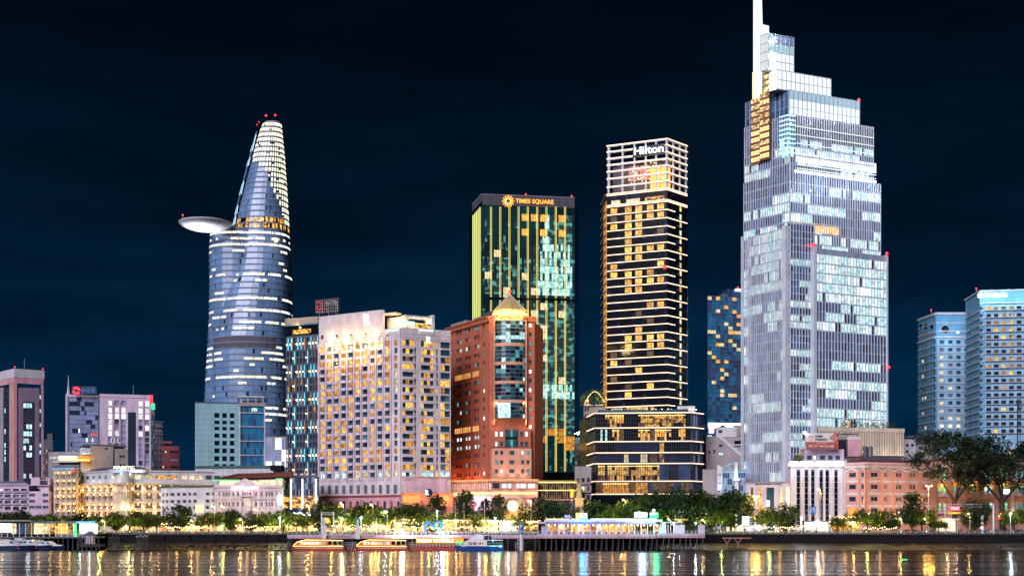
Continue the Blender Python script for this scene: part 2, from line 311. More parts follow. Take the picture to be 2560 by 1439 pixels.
# quay wall in stretches, with a coping; muddy foreshore in front of it
def quay(x0, x1):
 T = Thing('quay_wall', 'dark stained %s stretch of quay wall above the %s' % (('long', 'muddy bank below the lamp lit trees') if x0 < -60 else ('rough', 'brown foreshore in front of the salmon hotel')), 'quay wall', (x0, 492, 0))
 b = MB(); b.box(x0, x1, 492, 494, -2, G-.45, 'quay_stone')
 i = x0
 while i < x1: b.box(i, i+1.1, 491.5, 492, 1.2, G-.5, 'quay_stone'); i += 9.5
 T.part('wall', b); b = MB(); i = x0
 while i < x1-4:
  b.box(i+.03, i+3.97, 491.3, 494, G-.448, G+.06, 'paving'); i += 4
 T.part('coping', b)
quay(-330, -88); quay(-87.9, 330)
m = MB(); random.seed(3)
def shore(x0, x1, D1, z1, seg=90, rows=7):
 b = MB(); vs = []; fs = []
 for j in range(rows+1):
  for i in range(seg+1):
   t = j/rows; x = x0+(x1-x0)*i/seg; e = 0 if j == 0 else 1
   vs.append((x, 491.9-(491.9-D1)*t+e*random.uniform(-.8, .8)+ (2.2*sin(x*.045) if j > 2 else 0), z1*(1-t)**1.15-.35*t*1.4+e*(1-t*.8)*random.uniform(-.18, .22)))
 for j in range(rows):
  for i in range(seg): a = j*(seg+1)+i; fs.append((a, a+1, a+seg+2, a+seg+1))
 b.add(vs, fs, 'mud'); return b
solo('muddy_bank', shore(PT(290, 492)[0], PT(730, 492)[0], 476, 2.6), kind='structure')
solo('river_beach', shore(PT(1640, 492)[0], 330, 470, 2.3, 160), kind='structure')
b = MB(); random.seed(5)
for i in range(420):
 x = random.choice((random.uniform(-148, -82), random.uniform(60, 200))); y = random.uniform(480, 491); r = random.uniform(.12, .45)
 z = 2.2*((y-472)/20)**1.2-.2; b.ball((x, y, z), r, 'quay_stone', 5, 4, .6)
solo('bank_rubble', b, kind='stuff')
# ================================================================== BUILDINGS, LEFT TO RIGHT
def box_building(T, F, depth, z1, wall, z0=G, roofm=None, name='core'):
 """solid body behind facade F"""
 b = MB(); p0 = Vector(F.P(0,0,-.02)[:2]); p1 = Vector(F.P(F.L,0,-.02)[:2]); q1 = p1+p1.normalized()*depth; q0 = p0+p0.normalized()*depth
 b.prism([p0[:2], p1[:2], q1[:2], q0[:2]], z0, z1, wall, roofm); T.part(name, b)
def parapet(T, F, z, h, m, t=.5, n=.3):
 b = MB(); F.box(b, -n, F.L+n, z, z+h, -t, n, m); T.part('parapet', b)
# ---- 1 pink tower at the left edge
def pink_tower():
 c = PT(37, 700); r = PT(108.5, 709); l = PT(-75, 748)
 T = Thing('office_tower', 'dark glass tower framed in salmon pink with a mauve panel, cut by the left edge', 'tower', (*c, G))
 FL_ = Face(l, c); FR = Face(c, r); zt = FR.Z(37, 921)
 q = (r[0]+l[0]-c[0], r[1]+l[1]-c[1])
 b = MB(); b.prism([l, c, r, q], G, zt-9.5, 'glass_navy', 'grey_dark'); T.part('core', b)
 b = MB(); z1 = zt; z2 = FR.Z(37, 942); z3 = FR.Z(37, 957)
 for F in (FL_, FR):
  F.box(b, -.4, F.L+.4, z2, z1, -.8, .5, 'white_paint'); 
 T.part('crown', b)
 b = MB()
 for F in (FL_, FR):
  F.box(b, 0, F.L, z3, z2-.01, -.4, .42, 'pink_paint')
 FR.pbox(b, 37.2, 42, 957, 1215, -.4, .42, 'pink_paint'); FR.pbox(b, 103, 108.4, 957, 1215, -.4, .42, 'pink_paint')
 FL_.pbox(b, 25, 37, 957, 1215, -.4, .42, 'salmon'); FL_.pbox(b, -74, -40, 957, 1215, -.4, .42, 'salmon'); T.part('frame', b)
 b = MB(); FR.pbox(b, 46, 58, 969, 1215, -.4, .3, 'mauve'); FR.pbox(b, 87, 98, 969, 1215, -.4, .3, 'mauve'); FR.pbox(b, 58, 87, 969, 1004, -.4, .3, 'mauve'); FL_.pbox(b, -30, 9, 972, 1215, -.4, .3, 'beige_wall'); T.part('panel', b)
 litR = {4, 5, 6, 7, 8}
 z = FR.Z(70, 1006)
 for i in range(11):
  y0 = 1008+i*17.6
  for k, x in enumerate((60, 67.5, 75, 82.5)):
   lit = i in (0, 3, 4, 5, 6, 7, 10) and (k+i) % 4 != 3
   putwin(T, FR, FR.U(x+1.5), FR.Z(x, y0+5), 1.4, 2.6, 'room_cool' if lit and k < 3 else 'glass_navy', frame='slate')
 for i in range(14):
  y0 = 975+i*17.2
  putwin(T, FR, FR.U(44), FR.Z(44, y0), .8, 2.6, 'glass_teal', frame='slate', nm=0)
  putwin(T, FR, FR.U(100.6), FR.Z(100, y0), .8, 2.2, 'room_cool' if i in (1, 3, 5, 8, 9) else 'glass_navy', frame='slate', nm=0)
  for x in (11, 15.5, 20): putwin(T, FL_, FL_.U(x+2), FL_.Z(x, y0), 1.6, 2.7, 'room_cool' if i in (3, 6, 8, 9, 10) and x < 12 else 'glass_navy', frame='slate', nm=0)
 beacon(T, (*PT(37, 700), zt+.9)); beacon(T, (*PT(107, 709), zt+.9))
 b = MB(); b.rod((*PT(61, 730), zt-2), (*PT(61, 730), zt+9), .15, 'steel'); T.part('antenna', b); 
pink_tower()
# ---- dim slab behind
def dim_slab():
 F = Face(PT(100, 860), PT(133, 860)); T = Thing('apartment_block', 'unlit slim block with a few yellow windows beside the salmon framed tower', 'building', (*PT(116, 860), G))
 z = F.Z(115, 1098); box_building(T, F, 20, z, 'grey_dark'); b = MB()
 facade(T, b, F, 0, F.L, G, z-.5, cols(.3, F.L-.3, 5, .5), [(G+8+i*3.6, G+10+i*3.6) for i in range(13)], .4, 'grey_dark', {'glass_navy': 10, 'room_amber': 2, 'room_pale': 1}); T.part('wall', b)
 b = MB(); F.box(b, F.L*.5, F.L*.9, z, z+4, -6, -1, 'grey_dark'); T.part('penthouse', b)
dim_slab()
# ---- 3 glass office with the rooftop billboard, pink office beside it
def glass_office():
 F = Face(PT(165, 690), PT(248, 694)); T = Thing('office_building', 'pale blue glass office block under a red and blue rooftop billboard', 'building', (*PT(165, 690), G))
 z = F.Z(165, 990); box_building(T, F, 24, z-.3, 'slate')
 b = MB(); F.box(b, -.2, .8, G, z+1, -.3, .6, 'pink_pale'); F.box(b, .8, F.L, z-.3, z+1, -.3, .5, 'pink_pale'); F.box(b, F.L-.5, F.L, G, z-.3, -.3, .55, 'slate'); T.part('frame', b)
 b = MB(); Rn = random.Random(4); dark = set()
 for j in range(3, 30):
  for _ in range(Rn.choice((0, 1, 1, 2))):
   a = Rn.randrange(1, 19)
   for k in range(Rn.randrange(1, 5)): dark.add((a+k, j))
 for a in list(range(1, 8))+list(range(11, 17)): dark.add((a, 28)); dark.add((a, 26)) if a < 12 else None
 def ch(i, j):
  if (i, j) in dark: return 'glass_navy'
  return 'office_mix' if Rn.random() < .025 else 'glass_pale'
 curtain(b, F, .8, F.L-.5, G, z-.3, 20, 30, ch, 'slate', 'slate', .09, .12, .22, .1, .03); T.part('curtain_wall', b, kind='stuff')
 S = Thing('rooftop_billboard', 'dark billboard frame with a red disc emblem and blue panels on the glass office roof', 'billboard', (*PT(200, 690), z))
 Fb = Face(PT(180, 688), PT(250, 692)); b = MB()
 for x in range(180, 241, 6): Fb.pbox(b, x, x+.7, 966, 990, -.3, 0, 'steel')
 for y in (966, 974, 982, 988): Fb.pbox(b, 180, 240, y, y+.8, -.28, .02, 'steel')
 S.part('frame', b)
 b = MB(); c = Vector(Fb.P(Fb.U(191), Fb.Z(191, 976), .4)); rr = 9.6*690/FL
 for i in range(24):
  a0 = 2*pi*i/24; a1 = 2*pi*(i+1)/24
  if i in (10, 11, 22, 23): continue
  P = lambda a, r, n=0: (c.x+r*cos(a)*Fb.u.x, c.y+r*cos(a)*Fb.u.y+n, c.z+r*sin(a))
  b.box8([P(a0,rr*.45,0),P(a1,rr*.45,0),P(a1,rr*.45,.3),P(a0,rr*.45,.3),P(a0,rr,0),P(a1,rr,0),P(a1,rr,.3),P(a0,rr,.3)], 'sign_red')
 S.part('emblem', b)
 for k in range(3):
  b = MB(); Fb.pbox(b, 203+k*12.5, 213.5+k*12.5, 969, 983, .03, .2, 'blue_sign'); S.part('sign_panel', b)
 text(S, 'SCB', Fb, 222, 976, 8, 'steel', .3, 30)
 b = MB(); p = PT(171, 696); b.rod((*p, z), (*p, z+5), 1.2, 'white_metal', 6, .5); b.rod((*p, z+5), (*p, F.Z(171, 935)), .4, 'white_metal', 6, .1); T.part('mast', b)
 b = MB()
 for k, (x, y, h) in enumerate(((230, 1082, 5), (233, 1085, 2), (236, 1083.5, 4), (240, 1085, 2.4), (243, 1084.6, 2.6))): F.pbox(b, x-1.2, x+1.2, y, y+h, .2, .4, 'sign_red')
 F.pbox(b, 228, 246, 1087.5, 1088.3, .2, .4, 'sign_red'); T.part('red_neon_sign', b)
glass_office()
def pink_office():
 F = Face(PT(249, 660), PT(377, 667)); T = Thing('office_building', 'pale pink office block with a dark central glass strip and small square windows', 'building', (*PT(249, 660), G))
 z = F.Z(249, 992); box_building(T, F, 22, z-.4, 'pink_paint'); b = MB()
 xs = [(270.5, 280.5), (287, 297.5), (303.5, 314)]; xs2 = [(346.5, 356.5), (363, 373)]
 rows = [F.Z(300, y) for y in (1007, 1025, 1040, 1054, 1068, 1083, 1098, 1113, 1127, 1141, 1156)]
 rs = sorted([(r-1.3, r+1.3) for r in rows]); U = F.U
 cs = [(U(a), U(c)) for a, c in xs]; cs2 = [(U(a), U(c)) for a, c in xs2]
 ch = lambda i, j: ('room_white' if j in (9,) or (j == 8 and i < 3) else pick({'glass_pale': 4, 'glass_window': 3, 'room_white': 2}))
 facade(T, b, F, 0, U(320), G, z, cs, rs, .5, 'pink_pale', ch, frame='slate')
 facade(T, b, F, U(340), F.L, G, z, cs2, rs, .5, 'pink_pale', ch, frame='slate'); 
 F.box(b, U(320), U(340), F.Z(330, 1030), z, -.05, .5, 'pink_pale'); F.box(b, 0, F.L, z, z+1.6, -.4, .8, 'pink_pale')
 for a in (283.8, 300.5): F.box(b, U(a)-.3, U(a)+.3, G, z-2, .501, .75, 'pink_paint')
 F.box(b, U(359.8)-.3, U(359.8)+.3, G, z-2, .501, .75, 'pink_paint'); T.part('wall', b)
 b = MB(); curtain(b, F, U(320.2), U(339.8), G, F.Z(330, 1031), 4, 26, lambda i, j: 'glass_navy', 'slate', None, .15, .1, n=.05); T.part('glass_strip', b, kind='stuff')
 b = MB(); F.pbox(b, 318, 346, 986, 992, -8, -2, 'grey_stone'); F.pbox(b, 254, 266, 984, 992, -8, -3, 'white_paint'); b.rod(F.P(U(334), z, -5), F.P(U(334), F.Z(334, 960), -5), .12, 'steel'); T.part('roof_plant', b)
 c = F.P(F.L, 0, 0); Fs = Face(c[:2], (c[0]-4.3, c[1]+22)); b = MB()
 facade(T, b, Fs, 0, Fs.L, G, z, cols(.6, Fs.L-.4, 3, .55), rs, .4, 'pink_pale', {'room_cool': 3, 'glass_window': 2}); T.part('side_wall', b)
 b = MB(); F.box(b, F.L-.7, F.L+1, z-2.5, z+1.6, .52, 1.3, 'sign_red'); T.part('red_sign', b); b = MB(); F.box(b, F.L+.5, F.L+2, z-5.5, z-2.6, -1, .9, 'sign_green'); T.part('green_sign', b)
pink_office()
def small_left():
 F = Face(PT(383, 760), PT(405, 763)); T = Thing('apartment_tower', 'grey blue corniced tower seen past the pink office', 'tower', (*PT(383, 760), G)); z = F.Z(390, 1053)
 box_building(T, F, 18, z, 'slate'); b = MB(); facade(T, b, F, 0, F.L, G, z, cols(.3, F.L, 3, .5), [(G+6+i*3.3, G+8+i*3.3) for i in range(17)], .35, 'mauve', {'glass_navy': 5, 'glass_window': 2}); 
 for y in (1053, 1066, 1085): F.pbox(b, 382, 407, y, y+2, -.5, 1.2, 'mauve')
 T.part('wall', b)
 F = Face(PT(404, 800), PT(448, 803)); T = Thing('office_block', 'dark red brick block with white window bands, low behind the grand hotel', 'building', (*PT(404, 800), G)); z = F.Z(415, 1106)
 box_building(T, F, 18, z-2, 'red_brick_far'); b = MB(); F.pbox(b, 408, 430, 1102, 1108, -12, .3, 'red_brick_far'); T.part('penthouse', b)
 b = MB(); facade(T, b, F, 0, F.L, G, z-2, [(F.U(406), F.U(410)), (F.U(412), F.U(416)), (F.U(424), F.U(446))], [(G+6+i*4.6, G+7.4+i*4.6) for i in range(10)], .4, 'red_brick_far', {'glass_navy': 4, 'room_white': 1, 'glass_pale': 2}, nm=3); T.part('wall', b)
small_left()
# ---- beige block behind the grand hotel
def beige_block():
 F = Face(PT(228, 560), PT(320, 566)); T = Thing('concrete_block', 'windowless beige tower block with antennas behind the grand hotel', 'building', (*PT(228, 560), G)); z = F.Z(230, 1114)
 b = MB(); U = F.U
 F.box(b, 0, U(283), G, z, -16, 0, 'beige_grey'); F.box(b, U(287), F.L, G, z-1, -16, .4, 'beige_grey'); F.box(b, U(283), U(287), G, z-2, -16, -1, 'slate'); F.box(b, U(206)-U(228), -.02, G, z-.6, -12, -3, 'white_paint'); T.part('wall', b)
 b = MB(); F.box(b, U(210)-U(228), U(318), z, z+.8, -15, -2, 'grey_dark'); T.part('parapet', b)
 for x, y in ((301, 1140), (308, 1140), (301, 1162), (309, 1162)): putwin(T, F, U(x), F.Z(x, y), .8, 1.0, 'glass_black', n=.4, nm=0)
 putwin(T, F, U(266), F.Z(266, 1120.5), .8, .8, 'glass_black', nm=0)
 for x in (283, 291, 299):
  b = MB(); x0 = F.P(U(x), 0, -5); b.rod((x0[0], x0[1], z), (x0[0], x0[1], z+4.2), .12, 'steel'); b.box(x0[0]-.25, x0[0]+.25, x0[1]-.4, x0[1]-.15, z+1.8, z+4, 'steel'); b.box(x0[0]+.3, x0[0]+.7, x0[1]-.3, x0[1], z+2.2, z+3.8, 'grey_dark'); T.part('antenna', b)
 b = MB(); F.pbox(b, 196, 227, 1139, 1151, -8, -.5, 'amber_wall'); F.pbox(b, 147, 222, 1148, 1150.5, -.4, 2.4, 'sign_yellow'); F.pbox(b, 205, 228, 1130, 1135, -7, 1, 'blue_paint_light'); T.part('rooftop_bar', b)
 b = MB(); F.pbox(b, 150, 192, 1139.5, 1143, -6, 1.2, 'led_white'); T.part('light_strip', b)
 lamp(F.P(U(212), F.Z(212, 1148), 4), (1, .5, .1), 900, .5)
 F2 = Face(PT(121, 575), PT(205, 571)); T = Thing('terraced_building', 'pale grey terraced block with a lit rooftop bar behind the left hotel wing', 'building', (*PT(121, 575), G))
 z2 = F2.Z(125, 1129); b = MB(); F2.box(b, 0, F2.L, G, z2, -14, 0, 'grey_stone'); T.part('wall', b)
 b = MB(); z3 = F2.Z(150, 1155)
 F2.pbox(b, 147, 212, 1152, 1156, -3, 4.5, 'white_paint'); F2.pbox(b, 150, 215, 1162, 1171, 0.02, 4, 'slate'); F2.pbox(b, 150, 215, 1171, 1173, 0.02, 5, 'white_paint'); T.part('terrace', b)
 for i in range(9): putwin(T, F2, F2.U(126+i*3.1+1), F2.Z(126, 1143.5), .35, 1.1, 'room_white', n=.02, nm=0, ft=.03)
 for i in range(8): putwin(T, F2, F2.U(154+i*7.6), F2.Z(154, 1166.5), .9, 1.2, 'glass_black', n=4.02, frame='white_paint')
beige_block()
# ---- low pink apartments at the left edge
def low_pink():
 F = Face(PT(-20, 530), PT(74, 530)); T = Thing('apartment_block', 'lilac pink walk up apartments with cluttered balconies at the left edge', 'building', (*PT(0, 530), G)); z = F.Z(40, 1212); U = F.U
 box_building(T, F, 14, z, 'pink_pale', roofm='grey_dark'); b = MB()
 cs = [(U(a), U(c)) for a, c in ((-18, -12), (-8, 9), (14, 29), (35, 50), (55, 70))]
 rs = sorted((F.Z(30, y+4.2), F.Z(30, y-3.2)) for y in (1224, 1239, 1254, 1269))
 facade(T, b, F, 0, F.L, G, z, cs, rs, 1.1, 'pink_pale', {'glass_window': 3, 'glass_pale': 3, 'glass_black': 3, 'room_white': 1}, frame='lavender', nm=3)
 T.part('wall', b)
 for y in (1229.5, 1245, 1260): 
  for a, c in ((-8, 9), (14, 29), (35, 50), (55, 70)):
   b = MB(); F.pbox(b, a-1, c+1, y, y+1.2, 1.1, 2, 'pink_pale'); F.pbox(b, a-1, c+1, y-3.4, y-.01, 1.85, 1.95, 'lavender'); T.part('balcony', b)
   if R.random() < .6: b = MB(); F.pbox(b, a+2, a+7, y-3, y-.2, 1.15, 1.6, 'white_metal'); T.part('air_conditioner', b)
 b = MB(); F.pbox(b, -20, 72, 1208, 1212, -13, 1.3, 'pink_pale'); F.pbox(b, -20, 60, 1202, 1208, -12, -2, 'slate')
 for x in range(-15, 70, 4): F.pbox(b, x, x+1, 1209, 1215, 1.31, 1.5, 'lavender')
 T.part('roof_terrace', b)
 F = Face(PT(74.2, 528), PT(124, 528)); T = Thing('apartment_block', 'pink white corner apartments with rooftop frame, beside the dark alley', 'building', (*PT(75, 528), G)); U = F.U; z = F.Z(90, 1227)
 b = MB(); p0 = F.P(0,0,0)[:2]; p1 = F.P(F.L,0,0)[:2]; b.prism([p0, p1, (p1[0]+2.2, p1[1]+10), (p0[0], p0[1]+14)], G, z, 'pink_pale'); T.part('core', b)
 b = MB(); rs = sorted((F.Z(90, y+3.6), F.Z(90, y-3.6)) for y in (1236.5, 1252, 1266.7))
 facade(T, b, F, 0, F.L, G, z, [(U(75), U(89)), (U(91), U(105)), (U(108), U(122))], rs, .6, 'pink_pale', lambda i, j: None if i == 1 and j > 0 else 'glass_smoke', frame='lavender', nm=4, nh=2)
 F.box(b, U(91), U(105), rs[1][0], rs[2][1], .1, .59, 'pink_pale'); T.part('wall', b)
 b = MB(); F.pbox(b, 75, 122, 1211.5, 1213, -8, .7, 'pink_pale'); F.pbox(b, 75, 97, 1192, 1211, -7, -1, 'pink_pale'); F.pbox(b, 97, 117, 1198, 1199.5, -6, -1, 'pink_pale'); F.pbox(b, 117, 122.5, 1194, 1211, -6, -1, 'pink_pale')
 F.pbox(b, 92, 120, 1213, 1227, -8, -.6, 'pink_pale'); F.pbox(b, 75, 95, 1213.2, 1224, -8, -3, 'glass_smoke'); T.part('roof_terrace', b)
 b = MB(); 
 for i in range(26): F.box(b, *(lambda u: (u, u+.5))(U(76+i*.75)), z, z+.5+R.random()*.8, -.2, .5, 'leaf_dark')
 T.part('planting', b, kind='stuff')
low_pink()
# ---- grand hotel: left wing, long front with corner drum
def sconce(T, F, u, z, n, e=16, c=(1, .52, .16)):
 b = _wc.get('sconce')
 if not b:
  m_ = MB(); m_.ball((0, -.25, 0), .19, 'lamp_warm', 6, 4); m_.box(-.1, .1, -.2, 0, -.25, .1, 'gold_stone'); b = _wc['sconce'] = m_.mesh('wall_lamp')
 T.inst('wall_lamp', b, F.P(u, z, n), F.a)
 if e: lamp(F.P(u, z, n+.55), c, e*3.4, .2, parent=T)
def balc(T, F, u, z, w, n, m='white_paint'):
 k = ('bal', round(w*4), m)
 if k not in _wc:
  b = MB(); b.box(-w/2, w/2, -.9, 0, -.15, 0, m); b.box(-w/2, w/2, -.9, -.8, .75, .85, 'black_metal'); i = -w/2
  while i <= w/2: b.box(i, i+.06, -.88, -.82, 0, .75, 'black_metal'); i += .35
  _wc[k] = b.mesh('balcony')
 T.inst('balcony', _wc[k], F.P(u, z, n), F.a)
def grand_hotel():
 F = Face(PT(137, 530), PT(189.5, 527)); Fs = Face(PT(189.5, 527), PT(203, 534))
 T = Thing('hotel_wing', 'five storey cream hotel wing with lamp lit balconies, left of the grand hotel front', 'hotel', (*PT(137, 530), G)); U = F.U; z = F.Z(160, 1174.5)
 b = MB(); b.prism([PT(137, 530.2), PT(189.5, 527.2), PT(203, 534.2), PT(203, 550), PT(137, 550)], G, z, 'cream', 'grey_stone'); T.part('core', b)
 b = MB(); ys = (1185, 1204.5, 1224, 1243, 1262, 1279); rs = sorted((F.Z(160, y+6.6), F.Z(160, y-5.4)) for y in ys)
 cs = [(U(x-4.8), U(x+4.8)) for x in (146, 160, 174, 187.5-2)]
 facade(T, b, F, 0, F.L, G, z, cs, rs, .8, 'cream', {'glass_smoke': 3, 'room_dim': 3}, frame='white_paint')
 F.box(b, -.3, F.L+.2, z, z+.9, -.5, 1.3, 'blue_paint_light'); F.box(b, -.1, F.L, F.Z(160, 1195), F.Z(160, 1193.6), .8, 1.2, 'white_paint'); T.part('wall', b)
 for j, (a, c) in enumerate(rs):
  for i, (p, q) in enumerate(cs):
   balc(T, F, (p+q)/2, a+.05, q-p+.1, .82); 
   if not (j == 5 and i == 3) and not (j == 1 and i == 0): sconce(T, F, (p+q)/2+.12, c-.35, .15, 7)
   if j in (1, 3): lamp(F.P(q+.25, a+.2, 1.3), (1, .5, .1), 34, .2, parent=T)
 b = MB(); facade(T, b, Fs, 0, Fs.L, G, z, [(Fs.L*.4, Fs.L*.62)], rs, .3, 'cream', {'glass_smoke': 1}, nm=0); T.part('side_wall', b)
 b = MB(); F.pbox(b, 186, 192, 1171.5, 1177, 1.4, 1.8, 'sign_red'); T.part('red_sign', b)
 # main front
 F = Face(PT(203, 534), PT(300, 520)); F2 = Face(PT(331, 520), PT(535, 527)); U = F.U; U2 = F2.U
 T = Thing('grand_hotel', 'long cream colonial hotel with golden wall lamps, slate roof and big name letters', 'hotel', (*PT(203, 534), G)); z = F.Z(250, 1219-7)
 zt = F.Z(250, 1181)
 arc = [PT(300+31*i/6, 520-4.2*sin(pi*i/6)) for i in range(7)]
 b = MB(); b.prism([PT(203, 534.3)]+[(p[0], p[1]+.3) for p in arc]+[PT(535, 527.3), PT(535, 548), PT(203, 552)], G, z, 'cream', 'grey_stone'); T.part('core', b)
 xs = (220.5, 236.5, 251.5, 266.5, 281.5); rows = ((1219, 6, 6), (1240, 7, 7.5), (1263.5, 6, 7), (1284, 6, 5))
 rs = sorted((F.Z(250, y+c), F.Z(250, y-a)) for y, a, c in rows)
 b = MB(); cs = [(U(x-4.6), U(x+4.6)) for x in xs]
 facade(T, b, F, 0, F.L, G, z, cs, rs, .7, 'cream', {'glass_smoke': 2, 'room_dim': 4}, frame='cream', nm=1, nh=1)
 cs2 = [(U2(a), U2(c)) for a, c in ((337, 353), (365, 381.5), (392, 409), (422, 437), (450, 464), (478, 492), (506, 520))]
 facade(T, b, F2, 0, F2.L, G, z, cs2, rs, .7, 'cream', {'glass_smoke': 2, 'room_dim': 4}, frame='cream', nm=3, nh=1)
 T.part('wall', b)
 # corner drum with its three window lights per storey
 b = MB(); zz = [G, *[x for r_ in rs for x in r_], z]
 for i in range(6):
  Fa = Face(arc[i], arc[i+1]); o = i % 2 == 0
  if i in (1, 2, 3): facade(T, b, Fa, 0, Fa.L, G, z, [(Fa.L*.22, Fa.L*.8)], rs, .5, 'cream', {'room_dim': 2, 'glass_sky': 1, 'glass_teal': 1}, frame='cream', nm=1, nh=1)
  else: Fa.box(b, 0, Fa.L, G, z, -.2, .5, 'cream')
  for r_ in rs: Fa.box(b, -.05, Fa.L+.05, r_[0]-.9, r_[0]-.5, .5, .95, 'cream')
 T.part('corner_drum', b)
 b = MB()
 for Fx in (F, F2):
  Fx.box(b, -.2, Fx.L+.1, z, z+.8, -.6, 1.8, 'cream')
  for r_ in rs[1:]: Fx.box(b, 0, Fx.L, r_[0]-1.25, r_[0]-.9, .7, 1.1, 'cream')
 for i in range(6): Face(arc[i], arc[i+1]).box(b, -.1, Face(arc[i], arc[i+1]).L+.1, z, z+.8, -.6, 1.5, 'cream')
 T.part('cornice', b)
 for Fx, cc in ((F, cs), (F2, cs2)):
  b = MB(); gaps = [(cc[i][1]+cc[i+1][0])/2 for i in range(len(cc)-1)]+[cc[0][0]-.75, cc[-1][1]+.75]
  for g_ in gaps: Fx.box(b, g_-.28, g_+.28, G, z-.02, .7, 1.0, 'cream')
  T.part('pilasters', b)
  for g_ in gaps:
   for j in (0, 1, 3):
    sconce(T, Fx, g_, rs[j][0]+.3, 1.02, 40 if j != 1 else 22, (1, .50, .13))
  for c_ in cc:
   for j, r_ in enumerate(rs):
    balc(T, Fx, sum(c_)/2, r_[0]+.02, c_[1]-c_[0], .72); 
    if j: sconce(T, Fx, sum(c_)/2, r_[1]-.4, .12, 0)
 for i in range(3): lamp((arc[2*i+1][0], arc[2*i+1][1]-2.4, z-9), (1, .85, .55), 330, .4, parent=T)
 lamp((arc[3][0], arc[3][1]-2.2, z-2), (1, .9, .6), 90, .4, parent=T)
 # attic storey, terrace front, slate roof
 b = MB(); z0 = z+.8; z2 = zt+.2
 xs = [(208, 211.5), (216, 224), (232, 239), (247, 254.5), (262.5, 270), (278, 287)]
 facade(T, b, F, 0, F.L, z0, z2, [(U(a), U(c)) for a, c in xs], [(F.Z(250, 1197), F.Z(250, 1187.5))], .3, 'white_paint', lambda i, j: ('glass_smoke', 'glass_smoke', 'room_teal', 'room_teal', 'room_teal', 'room_pale')[i], frame='white_paint')
 xs2 = [(337, 352), (365, 385), (389, 416), (419, 443), (454, 467), (473, 486), (489, 507), (514, 530)]
 facade(T, b, F2, 0, F2.L, z0, z2, [(U2(a), U2(c)) for a, c in xs2], [(F2.Z(420, 1197.5), F2.Z(420, 1186.5))], .3, 'white_paint', lambda i, j: 'room_pale' if i in (0, 1, 4, 5, 6) else 'restaurant' if i < 4 else 'glass_smoke', frame='white_paint', nm=3)
 for i in range(6):
  Fa = Face(arc[i], arc[i+1])
  if i in (1, 3, 5): facade(T, b, Fa, 0, Fa.L, z0, z2, [(.1, Fa.L-.1)], [(F.Z(250, 1196), F.Z(250, 1187.5))], .3, 'white_paint', {'room_pale': 1})
  else: Fa.box(b, 0, Fa.L, z0, z2, -.2, .3, 'white_paint')
 for Fx in (F, F2): Fx.box(b, -.1, Fx.L+.1, z2, z2+.5, -.5, .8, 'white_paint')
 T.part('attic_storey', b)
 b = MB(); b.prism([PT(205, 536)]+[(p[0], p[1]+1.2) for p in arc]+[PT(534, 528.5), PT(534, 546), PT(205, 550)], z, z2, 'white_paint', 'grey_stone'); T.part('attic_core', b)
 for x, y in ((281, 1200), (300, 1200), (322, 1200), (345, 1199), (252, 1199), (236, 1199)): lamp(F.P(U(x), z+1.6, 1.0), (.85, 1, .6), 12, .2, parent=T)
 b = MB(); r0 = PT(205, 536); r1 = PT(362, 523); zr = F.Z(270, 1163)
 b.add([(r0[0], r0[1], z2+.5), (r1[0], r1[1], z2+.5), (r1[0], r1[1]+20, z2+.5), (r0[0], r0[1]+14, z2+.5), (PT(252, 540)[0], 542, zr), (PT(352, 536)[0], 534, zr)], [(0,1,5,4),(1,2,5),(2,3,4,5),(3,0,4)], 'slate'); T.part('roof', b)
 S = Fn = Face(PT(270, 519), PT(364, 519)); b = MB()
 Fn.pbox(b, 272, 364, 1172.5, 1180.5, -.4, 0, 'white_paint'); b.box8([Fn.P(Fn.U(268), Fn.Z(300, 1173), 0), Fn.P(Fn.U(276), Fn.Z(300, 1180.5), 0), Fn.P(Fn.U(276), Fn.Z(300, 1180.5), -.4), Fn.P(Fn.U(268), Fn.Z(300, 1173), -.4)]+[Fn.P(Fn.U(272), Fn.Z(300, 1172.4), 0)]*2+[Fn.P(Fn.U(272), Fn.Z(300, 1172.4), -.4)]*2, 'white_paint')
 T.part('sign_panel', b); text(T, 'MAJESTIC', Fn, 311, 1168, 7, 'majestic_letter', .3, 52, bold=.02, name='roof_letters'); text(T, 'century | SAIGON', Fn, 306, 1177.5, 4, 'sign_blue', .15, 38)
 b = MB(); Fn.pbox(b, 327, 356, 1174, 1180, .01, .12, 'sign_white'); T.part('lit_panel', b)
 for x in (300, 330): lamp(Fn.P(Fn.U(x), Fn.Z(x, 1184), 2), (.9, 1, .7), 50, .3, parent=T)
 # arched ground floor arcade with white light
 for k, x in enumerate((308, 344.5, 366, 386, 404, 424)):
  b = MB(); w_ = 10 if k < 2 else 6; Fx = F2 if x > 331 else Face(arc[1], arc[4]); cu_ = Fx.U(x); z00 = G; rr = w_*.155; hz_ = Fx.Z(x, 1312)
  for i in range(10):
   a0 = pi*i/10; a1 = pi*(i+1)/10
   P = lambda a, r, n: Fx.P(cu_+r*cos(a), hz_+r*sin(a), n)
   b.box8([P(a0, rr, .8), P(a1, rr, .8), P(a1, rr, 1.3), P(a0, rr, 1.3), P(a0, rr+.5, .8), P(a1, rr+.5, .8), P(a1, rr+.5, 1.3), P(a0, rr+.5, 1.3)], 'cream')
  for s_ in (-1, 1): Fx.box(b, cu_+s_*(rr+.25)-.25, cu_+s_*(rr+.25)+.25, G, hz_, .8, 1.3, 'cream')
  T.part('arch', b)
 for x, w_ in ((308, 9), (344.5, 9), (366, 6), (386, 6), (404, 6), (424, 6)):
  b = MB(); Fx = F2 if x > 331 else Face(arc[1], arc[4]); Fx.box(b, Fx.U(x)-w_*.14, Fx.U(x)+w_*.14, G, Fx.Z(x, 1302), .78, .82, 'lobby'); T.part('doorway', b)
